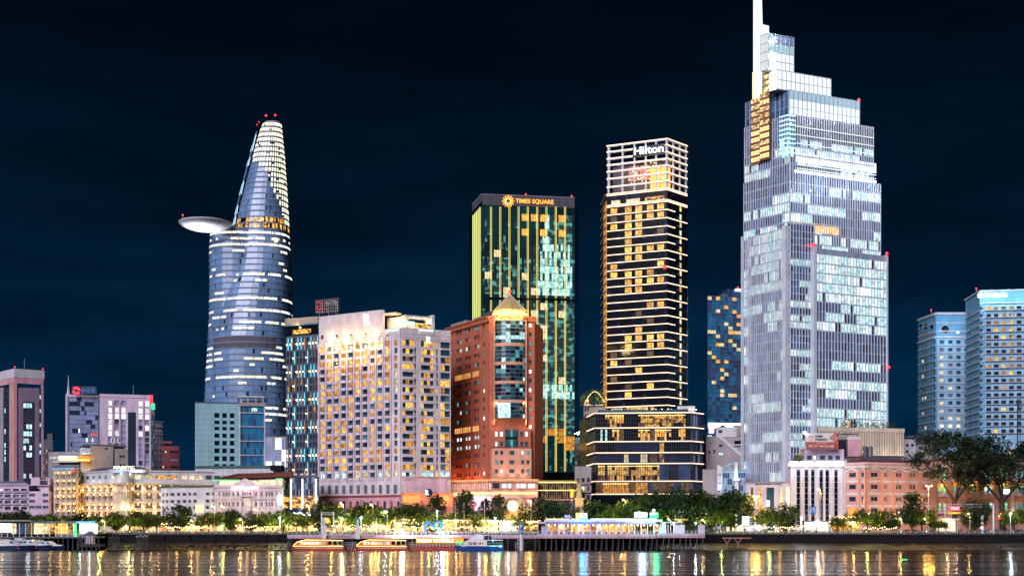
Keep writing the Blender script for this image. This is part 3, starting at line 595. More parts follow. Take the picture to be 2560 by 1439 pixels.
 for x in (296, 318, 332, 356, 378, 396, 414): lamp((*PT(x, 515.5), G+2.6), (1, .74, .38), 330, .3, parent=T)
 b = MB(); zc = F.Z(250, 1300); F.box(b, U(206), U(298), zc, zc+.5, .7, 3.4, 'cream'); T.part('canopy', b)
grand_hotel()
# ---- white block and long mid building
def white_blocks():
 F = Face(PT(404, 519), PT(536, 506)); T = Thing('townhouse_block', 'white three storey block with dark square windows behind the big dark tree', 'building', (*PT(404, 519), G)); U = F.U; z = F.Z(535, 1216)
 b = MB(); p0 = F.P(0,0)[:2]; p1 = F.P(F.L,0)[:2]; b.prism([p0, p1, (p1[0], p1[1]+10), (p0[0], p0[1]+8)], G, z, 'white_paint', 'roof_green'); T.part('core', b)
 b = MB(); xs = [(408, 413), (417, 423), (428, 438), (444, 453), (458, 468), (473, 480), (485, 494), (516, 526), (531, 536)]
 D0 = 512; rs = [(ZZ(y+4.5, D0), ZZ(y-4, D0)) for y in (1287, 1268, 1252, 1234.5)]
 facade(T, b, F, 0, F.L, G, z, [(U(a), U(c)-.001) for a, c in xs], rs, .5, 'white_paint', {'glass_smoke': 5, 'glass_navy': 3, 'room_dim': 1}, frame='white_paint', sill='white_paint')
 F.box(b, -.2, F.L+.2, z, z+.6, -.5, 1.0, 'roof_green'); T.part('wall', b)
 b = MB(); F.pbox(b, 493, 510, 1262, 1279, .55, .9, 'sign_yellow'); T.part('light_box', b, label='glowing cream poster box on the white wall')
 F = Face(PT(490, 560), PT(718, 556)); T = Thing('long_building', 'long low white building with a dark green flat roof edge', 'building', (*PT(490, 560), G)); U = F.U; z = F.Z(520, 1170)
 box_building(T, F, 20, z, 'white_paint'); b = MB()
 facade(T, b, F, 0, F.L, G, z, [(U(a), U(c)) for a, c in ((490.6, 509), (514, 530), (536, 552), (558, 574), (580, 596), (602, 618))], [(F.Z(540, 1197.5), F.Z(540, 1188))], .4, 'white_paint', lambda i, j: 'room_amber' if i == 0 else 'glass_smoke', frame='white_paint', nm=3)
 F.box(b, 0, F.L, z-3.3, z-3.1, .4, .6, 'grey_stone')
 for x in (535, 558, 582, 605, 630, 655): F.box(b, U(x), U(x)+.15, z-3, z, .4, .5, 'grey_stone')
 T.part('wall', b); b = MB(); F.box(b, -.4, U(690), z, z+1.1, -18, .8, 'roof_green'); T.part('roof', b)
 b = MB(); F.pbox(b, 682, 711, 1163, 1176, .9, 4, 'quay_stone'); T.part('roof_tank', b)
white_blocks()
# ---- teal office, blue glass annex
def teal_office():
 F = Face(PT(488, 640), PT(598, 644)); T = Thing('office_building', 'pale teal tiled office block with three columns of dark square openings', 'building', (*PT(488, 640), G)); U = F.U; z = F.Z(500, 1007)
 box_building(T, F, 22, z, 'glass_teal_pale', roofm='grey_dark'); b = MB()
 wc = [(536, 548.5), (556, 567), (575, 586)]; wr = [(1032, 1044), (1051, 1060), (1066.5, 1075), (1083, 1094), (1101, 1113), (1120, 1132), (1139.5, 1152), (1159, 1171)]
 rs = sorted((F.Z(560, c), F.Z(560, a)) for a, c in wr)
 grid_wall(b, F, 0, F.L, G, z, [(U(a), U(c)) for a, c in wc], rs, .6, 'glass_teal_pale')
 T.part('wall', b)
 for a, c in wc:
  for r_ in rs: putwin(T, F, U((a+c)/2), sum(r_)/2, (U(c)-U(a))*.97, (r_[1]-r_[0])*.98, 'glass_black', nm=1, frame='black_metal')
 b = MB()
 for i in range(1, 23):
  u = F.L*i/23
  if not any(U(a) < u < U(c) for a, c in wc): F.box(b, u-.04, u+.04, G, z, .6, .64, 'roof_green')
 for j in range(1, 24):
  zz = G+(z-G)*j/24; F.box(b, 0, U(535), zz-.04, zz+.04, .6, .636, 'roof_green'); F.box(b, U(587), F.L, zz-.04, zz+.04, .6, .636, 'roof_green')
 T.part('tile_joints', b, kind='stuff'); b = MB(); F.box(b, -.2, F.L, z, z+.5, -.5, .8, 'grey_dark'); T.part('parapet', b)
 F = Face(PT(598.5, 636), PT(663, 638)); T = Thing('office_annex', 'bright blue glass office slab in a pale frame with a steel roof gantry', 'building', (*PT(598, 636), G)); U = F.U; z = F.Z(630, 1010)
 box_building(T, F, 20, z, 'beige_grey'); b = MB(); F.pbox(b, 598.6, 601, 1010, 1200, -.2, .8, 'white_paint'); F.pbox(b, 660, 663, 1010, 1200, -.2, .8, 'white_paint'); F.pbox(b, 597, 664, 1006, 1015, -.2, 1, 'beige_grey'); T.part('frame', b)
 ys = [1015, 1031.5, 1066, 1102, 1137.5, 1172]
 for k in range(5):
  b = MB(); F.pbox(b, 601, 660, ys[k+1]-.8, ys[k+1]+1, .0, .9, 'white_paint'); T.part('spandrel', b); b = MB()
  curtain(b, F, U(601), U(660), F.Z(630, ys[k+1]-1), F.Z(630, ys[k]+1), 12, 1 if k == 0 else 2, lambda i, j: 'glass_sky' if R.random() < .85 else 'glass_blue', 'slate', None, .1, .12, n=.1); T.part('glazing', b, kind='stuff')
 b = MB(); z2 = F.Z(630, 991)
 for x in (600, 620, 640, 657): F.pbox(b, x-.8, x+.8, 991, 1006, -.6, .1, 'white_metal'); F.pbox(b, x-.8, x+.8, 991, 1006, -8, -7.3, 'white_metal')
 F.pbox(b, 595, 660, 989.5, 992.5, -8, .3, 'white_metal'); F.pbox(b, 606, 655, 999, 1004, -6, -2, 'grey_dark'); T.part('roof_gantry', b)
 for x, w_, y1, y0 in ((631.5, 3, 1019.5, 1027.5), (636.5, 4.5, 1019.5, 1024), (641, 3, 1020.5, 1027.5), (636.5, 3.4, 1025, 1027.5)): b = MB(); F.pbox(b, x-w_/2, x+w_/2, y1, y0, .3, .5, 'strip_pale'); T.part('lit_sign', b)
teal_office()
# ---- classical museum-like building with pediment
def classical():
 F = Face(PT(537, 506), PT(706, 506)); T = Thing('classical_building', 'lilac white classical building with pediment and arched windows under a tiled roof', 'building', (*PT(537, 506), G)); U = F.U; z = F.Z(600, 1216)
 box_building(T, F, 16, z, 'lilac_concrete')
 def arched(b, x, y1, y0, w_, m, n=.42):   # arched window opening: frame + pane
  u = U(x); r = w_*.0767; zb = F.Z(x, y0); zt = F.Z(x, y1)-r; pts = [(u-r, zb), (u+r, zb)]+[(u+r*cos(pi*i/6), zt+r*sin(pi*i/6)) for i in range(7)]
  b.add([F.P(p[0], p[1], n) for p in pts], [tuple(range(len(pts)))], m)
  for i in range(6): a0 = pi*i/6; a1 = pi*(i+1)/6; P = lambda a, q, k: F.P(u+q*cos(a), zt+q*sin(a), k); b.box8([P(a0,r,n-.1),P(a1,r,n-.1),P(a1,r,n+.12),P(a0,r,n+.12),P(a0,r+.12,n-.1),P(a1,r+.12,n-.1),P(a1,r+.12,n+.12),P(a0,r+.12,n+.12)], 'white_paint')
  F.box(b, u-.04, u+.04, zb, zt+r-.05, n, n+.06, 'white_paint'); F.box(b, u-r, u+r, zt-.04, zt+.04, n, n+.06, 'white_paint'); F.box(b, u-r-.15, u+r+.15, zb-.15, zb, n, n+.3, 'white_paint')
 b = MB(); zf = [F.Z(600, y) for y in (1243, 1249, 1268, 1316)]
 F.box(b, 0, F.L, G, z, -.01, .4, 'lilac_concrete'); F.pbox(b, 611, 627, 1218, 1330, .4, 1.0, 'lilac_concrete'); F.pbox(b, 624, 634, 1218, 1241, .4, .9, 'lilac_concrete'); T.part('wall', b)
 b = MB()
 for y0, y1, n in ((1214, 1217.5, 1.3), (1224, 1225.5, .9), (1242, 1246, .8), (1247, 1248, .95), (1272, 1273, .7)): F.box(b, -.2, F.L+.2, F.Z(600, y1), F.Z(600, y0), .41, n, 'lilac_concrete')
 T.part('cornice', b)
 for x in (541, 555.5, 579, 591, 604, 637, 649, 664, 689, 702):
  b = MB(); F.pbox(b, x-1.2, x+1.2, 1248.2, 1316, .41, .85, 'white_paint'); F.pbox(b, x-1, x+1, 1226, 1241.9, .41, .75, 'white_paint'); F.pbox(b, x-1.7, x+1.7, 1248.2, 1250.5, .41, 1.0, 'white_paint'); T.part('pilaster', b)
 for x in (549, 560, 566.5, 573, 584, 596, 607.5, 614, 620, 626.5, 641, 655, 667, 674, 680.5, 692):
  hi = x in (607.5, 614, 620, 626.5); b = MB(); arched(b, x, 1228, 1239, 4.3, 'room_dim' if R.random() < .5 else 'glass_smoke', 1.01 if hi and x > 612 else .43); T.part('window', b)
  b = MB(); n = 1.01 if 611 < x < 627 else .43; F.pbox(b, x-1.9, x+1.9, 1254, 1263.5, n, n+.03, pick({'room_dim': 2, 'glass_smoke': 3}) if not 608 < x < 630 else 'room_pale'); F.pbox(b, x-2.5, x+2.5, 1264, 1265, n, n+.3, 'white_paint'); F.pbox(b, x-.2, x+.2, 1254, 1263.5, n+.03, n+.08, 'white_paint'); T.part('window', b)
 for x in (549, 566, 584, 596, 618, 641, 655, 674, 692):
  b = MB(); F.pbox(b, x-2.6, x+2.6, 1278, 1291, .42, .47, 'room_pale' if x in (618, 641) else 'glass_smoke'); F.pbox(b, x-3.2, x+3.2, 1276.6, 1278, .42, .7, 'white_paint'); T.part('window', b)
 b = MB(); F.pbox(b, 601, 630, 1238, 1240, .9, 2.4, 'white_paint'); F.pbox(b, 602, 629, 1236.5, 1237.6, 2.2, 2.4, 'white_paint'); T.part('balcony', b)
 b = MB(); y = F.Z(615, 1214); u0, u1, uc = U(584), U(646), U(615); za = F.Z(615, 1198)
 b.add([F.P(u0, y, .3), F.P(u1, y, .3), F.P(uc, za, .3), F.P(u0, y, 1.2), F.P(u1, y, 1.2), F.P(uc, za, 1.2)], [(0,2,1), (3,4,5), (0,1,4,3), (1,2,5,4), (2,0,3,5)], 'lilac_concrete')
 for a, c in ((u0, uc), (u1, uc)): b.box8([F.P(a, y, 1.2), F.P(c, za, 1.2), F.P(c, za, 1.7), F.P(a, y, 1.7), F.P(a, y+.5, 1.2), F.P(c, za+.5, 1.2), F.P(c, za+.5, 1.7), F.P(a, y+.5, 1.7)], 'white_paint')
 F.box(b, u0, u1, y, y+.3, 1.2, 1.6, 'white_paint'); b.ball(F.P(uc, y+1, 1.25), .45, 'white_paint', 6, 4); T.part('pediment', b)
 b = MB(); F.pbox(b, 580, 648, 1218, 1221.5, 1.35, 1.6, 'sign_pink'); T.part('light_strip', b, label='bright pink white light bar below the pediment')
 for x in (590, 614, 640): lamp(F.P(U(x), F.Z(x, 1222), 3), (1, .6, .75), 120, .5, parent=T)
 b = MB(); F.pbox(b, 540, 704, 1198.5, 1216, -14, -3, 'white_paint'); T.part('roof_pavilion', b)
 b = MB(); F.pbox(b, 545, 590, 1200, 1211, -2.9, -2.8, 'shop'); F.pbox(b, 640, 702, 1199, 1211, -2.9, -2.8, 'shop'); F.pbox(b, 590, 640, 1200, 1211, -2.9, -2.8, 'shop'); T.part('lit_terrace_window', b, label='warm glowing rooftop terrace glazing')
 for x in range(545, 704, 13): b = MB(); F.pbox(b, x, x+1, 1198.5, 1214, -1.2, -.8, 'white_metal'); T.part('terrace_post', b)
 b = MB(); F.box(b, 0, F.L, z, z+.7, -.3, .3, 'lilac_concrete')
 for x in range(540, 704, 3): F.pbox(b, x, x+1.4, 1211.5, 1213.5, .0, .2, 'lilac_concrete')
 T.part('parapet', b)
 b = MB(); e0, e1 = U(532), U(722); zb = F.Z(620, 1197.5); zr = F.Z(620, 1181)
 b.add([F.P(e0, zb, .8), F.P(e1, zb+1, .8), F.P(e1+1, zb+1, -16), F.P(e0, zb, -16), F.P(U(585), zr, -8), F.P(e1, zr+.6, -8)], [(0,1,5,4), (1,2,5), (2,3,4,5), (3,0,4)], 'roof_tile')
 for i in range(1, 40):
  t = i/40; a = Vector(F.P(e0+(e1-e0)*t, zb+t, .82)); c = Vector(F.P(max(U(585), e0+(e1-e0)*t), zr+.6*t, -7.9)); b.rod(a+Vector((0,0,.08)), c+Vector((0,0,.08)), .09, 'roof_tile', 4)
 T.part('tiled_roof', b); b = MB(); F.box(b, e0, U(600), zb-.45, zb-.1, .5, .8, 'sign_green'); F.box(b, U(690), U(706), zb+.1, zb+.4, .5, .8, 'sign_green'); T.part('green_light_strip', b)
 for x in (555, 575, 655, 675, 695): lamp(F.P(U(x), F.Z(x, 1204), -.5), (1, .7, .3), 70, .3, parent=T)
 b = MB(); F.pbox(b, 694, 709, 1236, 1262, .9, 1.6, 'banner_white'); T.part('light_box', b, label='blue white upright light box at the corner')
classical()
# ---- tall curved tower with a round helipad
def curved_tower():
 D0 = 850; cen = PT(615, D0+22); T = Thing('curved_skyscraper', 'tall curved glass skyscraper tapering to a dotted lit crown with a side helipad disc', 'skyscraper', (*cen, G))
 Lp = [(292, 655), (297, 650), (306, 645), (320, 641), (350, 632), (380, 625), (410, 617), (440, 609), (470, 602), (500, 594), (530, 588), (556, 583), (575, 581), (600, 579), (640, 575), (680, 566), (700, 556), (760, 540), (860, 520), (1300, 512)]
 Rp = [(285, 694), (330, 698), (380, 703), (440, 707), (500, 711), (560, 714), (620, 717), (680, 721), (760, 721.5), (900, 720), (1005, 718), (1300, 716)]
 L2 = [(574, 517), (620, 514.5), (700, 515), (780, 514.5), (850, 511), (930, 506), (1005, 502), (1100, 499), (1300, 496)]
 def ip(T_, y):
  if y <= T_[0][0]: return T_[0][1]
  for (a, b_), (c, d) in zip(T_, T_[1:]):
   if y <= c: return b_+(d-b_)*(y-a)/(c-a)
  return T_[-1][1]
 M = 40
 def ring(y, ex=0.0, lobe=False):
  l, r = (ip(L2, y), ip(L2, y)+140) if lobe else (ip(Lp, y), ip(Rp, y))
  cx = (l+r)/2; hw = (r-l)/2*D0/FL+ex; x0 = (cx-1280)*D0/FL; dep = max(hw*.92, .8); z = ZZ(y, D0); out = []
  for i in range(M):
   a = 2*pi*i/M; ca, sa = cos(a), sin(a)
   q = .86; out.append((x0+hw*math.copysign(abs(ca)**q, ca), D0+12+dep*math.copysign(abs(sa)**q, sa), z))
  return out
 Rn = random.Random(21)
 ys = []; y = 1300.0
 while y > 290: ys.append(y); y -= 15.1 if y > 470 else 13.2
 bound = [(285, 640), (395, 628), (412, 650), (440, 668), (470, 682), (510, 697), (556, 712), (575, 730)]
 lobe_glass = MB(); body = MB(); bands = MB(); crown = MB(); dots = MB(); lobe_b = MB()
 litrow = {}
 for k, y in enumerate(ys):
  litrow[k] = Rn.choice((.02, .08, .15, .3, .45, .6)) 
 def fillring(gl, bd, lobe, y, yn, k):
  r0, r1 = ring(y, 0, lobe), ring(yn, 0, lobe); run = None; left = 0
  mech = 852 < y < 885 and not lobe
  for i in range(M//2, M+1):
   i %= M; j = (i+1) % M
   P0, P1, Q1, Q0 = Vector(r0[i]), Vector(r0[j]), Vector(r1[j]), Vector(r1[i])
   for h in range(3):      # three panes per segment
    a, c = h/3, (h+1)/3; A, B_, C, D_ = P0.lerp(P1, a), P0.lerp(P1, c), Q0.lerp(Q1, c), Q0.lerp(Q1, a)
    px = 1280+FL*((A.x+B_.x)/2)/((A.y+B_.y)/2)
    if left <= 0: run = 'lit' if Rn.random() < litrow[k] else 'dark'; left = Rn.randrange(2, 9) if run == 'lit' else Rn.randrange(2, 7)
    left -= 1; m = 'glass_curved'
    if y < 575 and px > ip(bound, (y+yn)/2) and not lobe:
     crown.quad(A, B_, C, D_, 'glass_black'); nn = Vector((A.x-(r0[0][0]+r0[M//2][0])/2, A.y-(D0+12), 0)).normalized()
     for s_ in (0, 1, 2):
      for t_ in (0,):
       if h == 1 and Rn.random() < .96:
        c0 = A.lerp(D_, (s_+.5)/3).lerp(B_.lerp(C, (s_+.5)/3), .5)+nn*.12; w_ = (B_-A)*.85; hh = Vector((0, 0, .40))
        dots.quad(c0-w_-hh, c0+w_-hh, c0+w_+hh, c0-w_+hh, 'led_dot')
     continue
    if mech and 532 < px < 690: m = 'grey_dark'
    elif 585 < y < 602 or 615 < y < 632: m = 'office_mix' if Rn.random() < .9 else 'room_pale'
    elif 556 < y < 572 or 572 <= y < 586: m = 'restaurant' if Rn.random() < .55 else 'glass_black'
    elif run == 'lit' and y > 590: m = Rn.choice(('office_mix', 'room_white', 'room_pale', 'office_mix'))
    elif Rn.random() < .05: m = 'glass_navy'
    if m in ('office_mix', 'room_white', 'room_pale'):
     e_ = A.lerp(D_, .62); g_ = B_.lerp(C, .62); gl.quad(A, B_, g_, e_, m); gl.quad(e_, g_, C, D_, 'glass_curved')
    else: gl.quad(A, B_, C, D_, m)
  ra, rb = ring(y, .28, lobe), ring(y-3.4, .28, lobe)
  bd.loft([[(p[0], p[1], p[2]) for p in ra], [(p[0], p[1], p[2]) for p in rb]], 'curved_band', cap=True)
 for k, (y, yn) in enumerate(zip(ys, ys[1:])):
  fillring(body, bands, False, y, yn, k)
  if y > 575: fillring(lobe_glass, lobe_b, True, y, max(yn, 574), k)
 T.part('glazing', body, kind='stuff'); T.part('floor_bands', bands, kind='stuff'); T.part('crown_panels', crown, kind='stuff'); T.part('crown_lights', dots, kind='stuff')
 T.part('lower_lobe_glazing', lobe_glass, kind='stuff'); T.part('lobe_bands', lobe_b, kind='stuff')
 b = MB(); b.loft([ring(ys[-1], -.1), [(p[0], p[1], p[2]+.5) for p in ring(ys[-1]-3, -.3)]], 'lavender'); T.part('roof', b)
 # lit blade on the left edge
 for y0, y1 in ((331, 371), (388, 408), (448, 480), (508, 530), (534, 556)):
  b = MB(); x0, x1 = ip(Lp, y1)-.4, ip(Lp, y0)+.4
  b.rod((*PT(x0, D0+8), ZZ(y1, D0)), (*PT(x1, D0+8), ZZ(y0, D0)), .34, 'lit_blade', 5); b.rod((*PT(x0+4, D0+5), ZZ(y1, D0)), (*PT(x1+2, D0+5), ZZ(y0, D0)), .26, 'lit_blade', 5); T.part('light_strip', b)
 b = MB(); [b.rod((*PT(ip(Lp, y)+1, D0+8), ZZ(y, D0)), (*PT(ip(Lp, y-20)+1, D0+8), ZZ(y-20, D0)), .5, 'glass_curved', 5) for y in range(560, 320, -20)]; T.part('blade_rail', b)
 # helipad
 b = MB(); c = PT(514, 838); rr = 66*838/FL; zh = ZZ(559, 838)
 rings = [[(c[0]+r*cos(2*pi*i/36), c[1]+r*sin(2*pi*i/36), zh+dz) for i in range(36)] for r, dz in ((1.5, -5.2), (rr*.5, -3.9), (rr*.8, -2.2), (rr*.97, -.6), (rr, 0), (rr, .5), (.5, .55))]
 b.loft(rings, 'white_paint'); hp = T.part('helipad', b)
 lamp((c[0]-4, c[1]-6, zh-26), (.9, .92, 1), 60000, 1, 'SPOT', (.1, .2, 1), 66, parent=T); 
 b = MB(); p = PT(457, 836); b.rod((*p, zh), (*p, zh+5), .15, 'steel'); b.ball((*p, zh+5), .5, 'red_beacon'); T.part('warning_beacon', b)
 for x, y in ((665, 289), (688, 288), (647, 305), (642, 312)): b = MB(); b.ball((*PT(x, D0), ZZ(y, D0)), .65 if x > 660 else .35, 'red_beacon'); T.part('warning_beacon', b)
 b = MB(); b.ball((*PT(690, D0-8), ZZ(607, D0)), 1.1, 'lamp_warm'); T.part('floodlight', b)
 b = MB(); Fp = Face(PT(664, 800), PT(720, 800)); curtain(b, Fp, 0, Fp.L, G, Fp.Z(690, 1094), 7, 8, lambda i, j: 'room_white' if R.random() < .5 else 'glass_pale', 'white_metal', 'white_metal', .2, .2, .2, .15); T.part('lit_podium_glazing', b, kind='stuff')
 b = MB(); Fp.box(b, 0, Fp.L, G, Fp.Z(690, 1090), -14, -.1, 'grey_stone'); T.part('podium', b)
curved_tower()
# ---- dark room-grid hotel wing and the white riverside hotel
def dark_wing():
 F = Face(PT(718.5, 552), PT(799.5, 545)); T = Thing('hotel_wing', 'dark blue glass hotel wing with cyan strips and small wall lights beside the white hotel', 'hotel', (*PT(718, 552), G)); U = F.U; z = F.Z(760, 810)
 box_building(T, F, 18, z, 'slate', z0=G); b = MB(); F.box(b, -.5, F.L, z, z+2.6, -1, 1.2, 'beige_grey'); F.box(b, -.3, F.L, z-.4, z-.01, -.02, .9, 'blue_paint'); T.part('cornice', b)
 n = 20; zb = F.Z(760, 1189); zt2 = F.Z(760, 840); dz = (zt2-zb)/n; xs = [718.5+i*8.1 for i in range(11)]
 b = MB()
 for j in range(n+1): F.box(b, 0, F.L, zb+j*dz-.3, zb+j*dz+.3, .02, .5, 'slate')
 for i, x in enumerate(xs): F.box(b, U(x)-.18, U(x)+.18, zb, zt2, .501, .75, 'slate')
 F.box(b, 0, F.L, zt2+.3, z-.41, .02, .2, 'glass_black'); T.part('facade_grid', b)
 b = MB(); F.pbox(b, 732, 778, 823, 834, .21, .3, 'restaurant'); T.part('sky_bar_window', b)
 for j in range(n):
  for i in range(10):
   m = pick({'glass_smoke': 14, 'glass_navy': 12, 'room_dim': 5, 'room_amber': 1, 'room_warm': .6})
   putwin(T, F, U(xs[i]+4), zb+(j+.5)*dz, (U(xs[i+1])-U(xs[i]))*.8, dz-.75, m, n=.03, frame='slate')
 for i in range(11):
  for j in range(n):
   if (j+2*i) % 4 == 1 and i % 2 == 1 or (i % 2 == 0 and (j+i) % 4 == 3):
    b = MB(); F.box(b, U(xs[i])+.19, U(xs[i])+.65, zb+(j-1)*dz+.4, zb+(j+.9)*dz, .05, .12, 'strip_cyan' if (i+j) % 3 else 'peach'); T.part('light_panel', b)
    b = MB(); b.ball(F.P(U(xs[i])+.4, zb+j*dz-.3, .95), .26, 'lamp_warm', 6, 4); T.part('wall_lamp', b)
 lamp(F.P(U(745), z-1, 2), (1, .55, .15), 300, .5, parent=T)
 b = MB()
 for x in range(718, 798, 6): F.pbox(b, x, x+5, 797 if x < 760 else 795, 800, .3, .8, 'sign_yellow' if (x//6) % 3 else 'grey_dark')
 F.pbox(b, 724, 796, 803, 805, -4, .6, 'gold_stone'); T.part('rooftop_lights', b)
 for x in (735, 765, 790): lamp(F.P(U(x), z+6, 2), (1, .5, .12), 700, .5, parent=T)
 # billboard on the roof
 S = Thing('rooftop_billboard', 'steel frame billboard with a red ring emblem on the hotel roof', 'billboard', (*PT(815, 556), z+3)); Fb = Face(PT(788, 558), PT(850, 553)); b = MB()
 for k in range(11): x = 789+k*5.4; Fb.pbox(b, x, x+.6, 749-k*.6, 783, -.25, 0, 'steel')
 for y in (750, 757, 764, 771, 778): Fb.box(b, Fb.U(789), Fb.U(848), Fb.Z(820, y), Fb.Z(820, y)+.12, -.2, .03, 'steel')
 for x in (792, 815, 838): p = Fb.P(Fb.U(x), 0, -4); b.rod((p[0], p[1], z), Fb.P(Fb.U(x), Fb.Z(x, 755), -.1), .12, 'steel', 4)
 S.part('frame', b); b = MB(); c = Vector(Fb.P(Fb.U(799), Fb.Z(799, 764), .3)); rr = 13*555/FL
 for i in range(28):
  a0 = 2*pi*i/28; a1 = 2*pi*(i+1)/28
  if i in (12, 13, 26, 27): continue
  P = lambda a, r, n=0: (c.x+r*.72*cos(a), c.y+n, c.z+r*sin(a))
  b.box8([P(a0,rr*.5,0),P(a1,rr*.5,0),P(a1,rr*.5,.25),P(a0,rr*.5,.25),P(a0,rr,0),P(a1,rr,0),P(a1,rr,.25),P(a0,rr,.25)], 'red_paint')
 S.part('emblem', b); text(S, 'SCB', Fb, 829, 757, 9, 'steel', .2, 34)
 # podium of the wing: glass boxes with white light fins
 F = Face(PT(703, 515), PT(797, 513)); T = Thing('hotel_podium', 'glass hotel podium with three upright white light fins and amber interior', 'building', (*PT(703, 515), G)); U = F.U; z = F.Z(750, 1191)
 box_building(T, F, 20, z, 'slate'); b = MB()
 def ch(i, j): return 'restaurant' if j in (4, 5) else 'lobby' if j in (1, 2) else pick({'glass_smoke': 4, 'glass_pale': 2, 'glass_blue': 2})
 curtain(b, F, .2, F.L-.2, G, z, 22, 9, ch, 'slate', 'slate', .1, .15, .3, .15, .05); T.part('curtain_wall', b, kind='stuff')
 for x in (708, 728.5, 757.5, 791):
  b = MB(); F.pbox(b, x-1.7, x-.3, 1196, 1272, .2, 1.2, 'white_metal'); F.pbox(b, x-.3, x+.7, 1196, 1272, .3, 1.25, 'led_white' if x != 708 else 'strip_pale'); T.part('light_fin', b)
 for x in (727, 741, 757, 770, 786): b = MB(); F.pbox(b, x-4, x+4, 1183, 1187, .3, 1.5, 'white_paint'); T.part('ledge_box', b)
dark_wing()
def letter_R(T, F, px, py, hpx, m='sign_white'):
 """serifed capital R in sheet letters, built from strokes"""
 D = F.P(F.U(px), 0)[1]; h = hpx*D/FL; u0 = F.U(px)-h*.36; z0 = F.Z(px, py)-h/2; b = MB(); n0, n1 = .55, .75
 bx = lambda a, c, e, g_: F.box(b, u0+a*h, u0+c*h, z0+e*h, z0+g_*h, n0, n1, m)
 bx(.08, .26, .06, .94); bx(0, .34, 0, .06); bx(0, .34, .94, 1); bx(.62, .82, 0, .06)
 for i in range(10):
  a0 = -pi/2+pi*i/10; a1 = -pi/2+pi*(i+1)/10; P = lambda a, r, n: F.P(u0+(.34+r*cos(a)*1.15)*h, z0+(.73+r*sin(a))*h, n)
  b.box8([P(a0,.17,n0),P(a1,.17,n0),P(a1,.17,n1),P(a0,.17,n1),P(a0,.27,n0),P(a1,.27,n0),P(a1,.27,n1),P(a0,.27,n1)], m)
 Q = lambda a, e, n: F.P(u0+a*h, z0+e*h, n)
 b.box8([Q(.56,.06,n0),Q(.78,.06,n0),Q(.78,.06,n1),Q(.56,.06,n1),Q(.34,.47,n0),Q(.52,.47,n0),Q(.52,.47,n1),Q(.34,.47,n1)], m); bx(.26, .36, .46, .54); bx(.26, .36, .92, 1)
 T.part('letter', b)
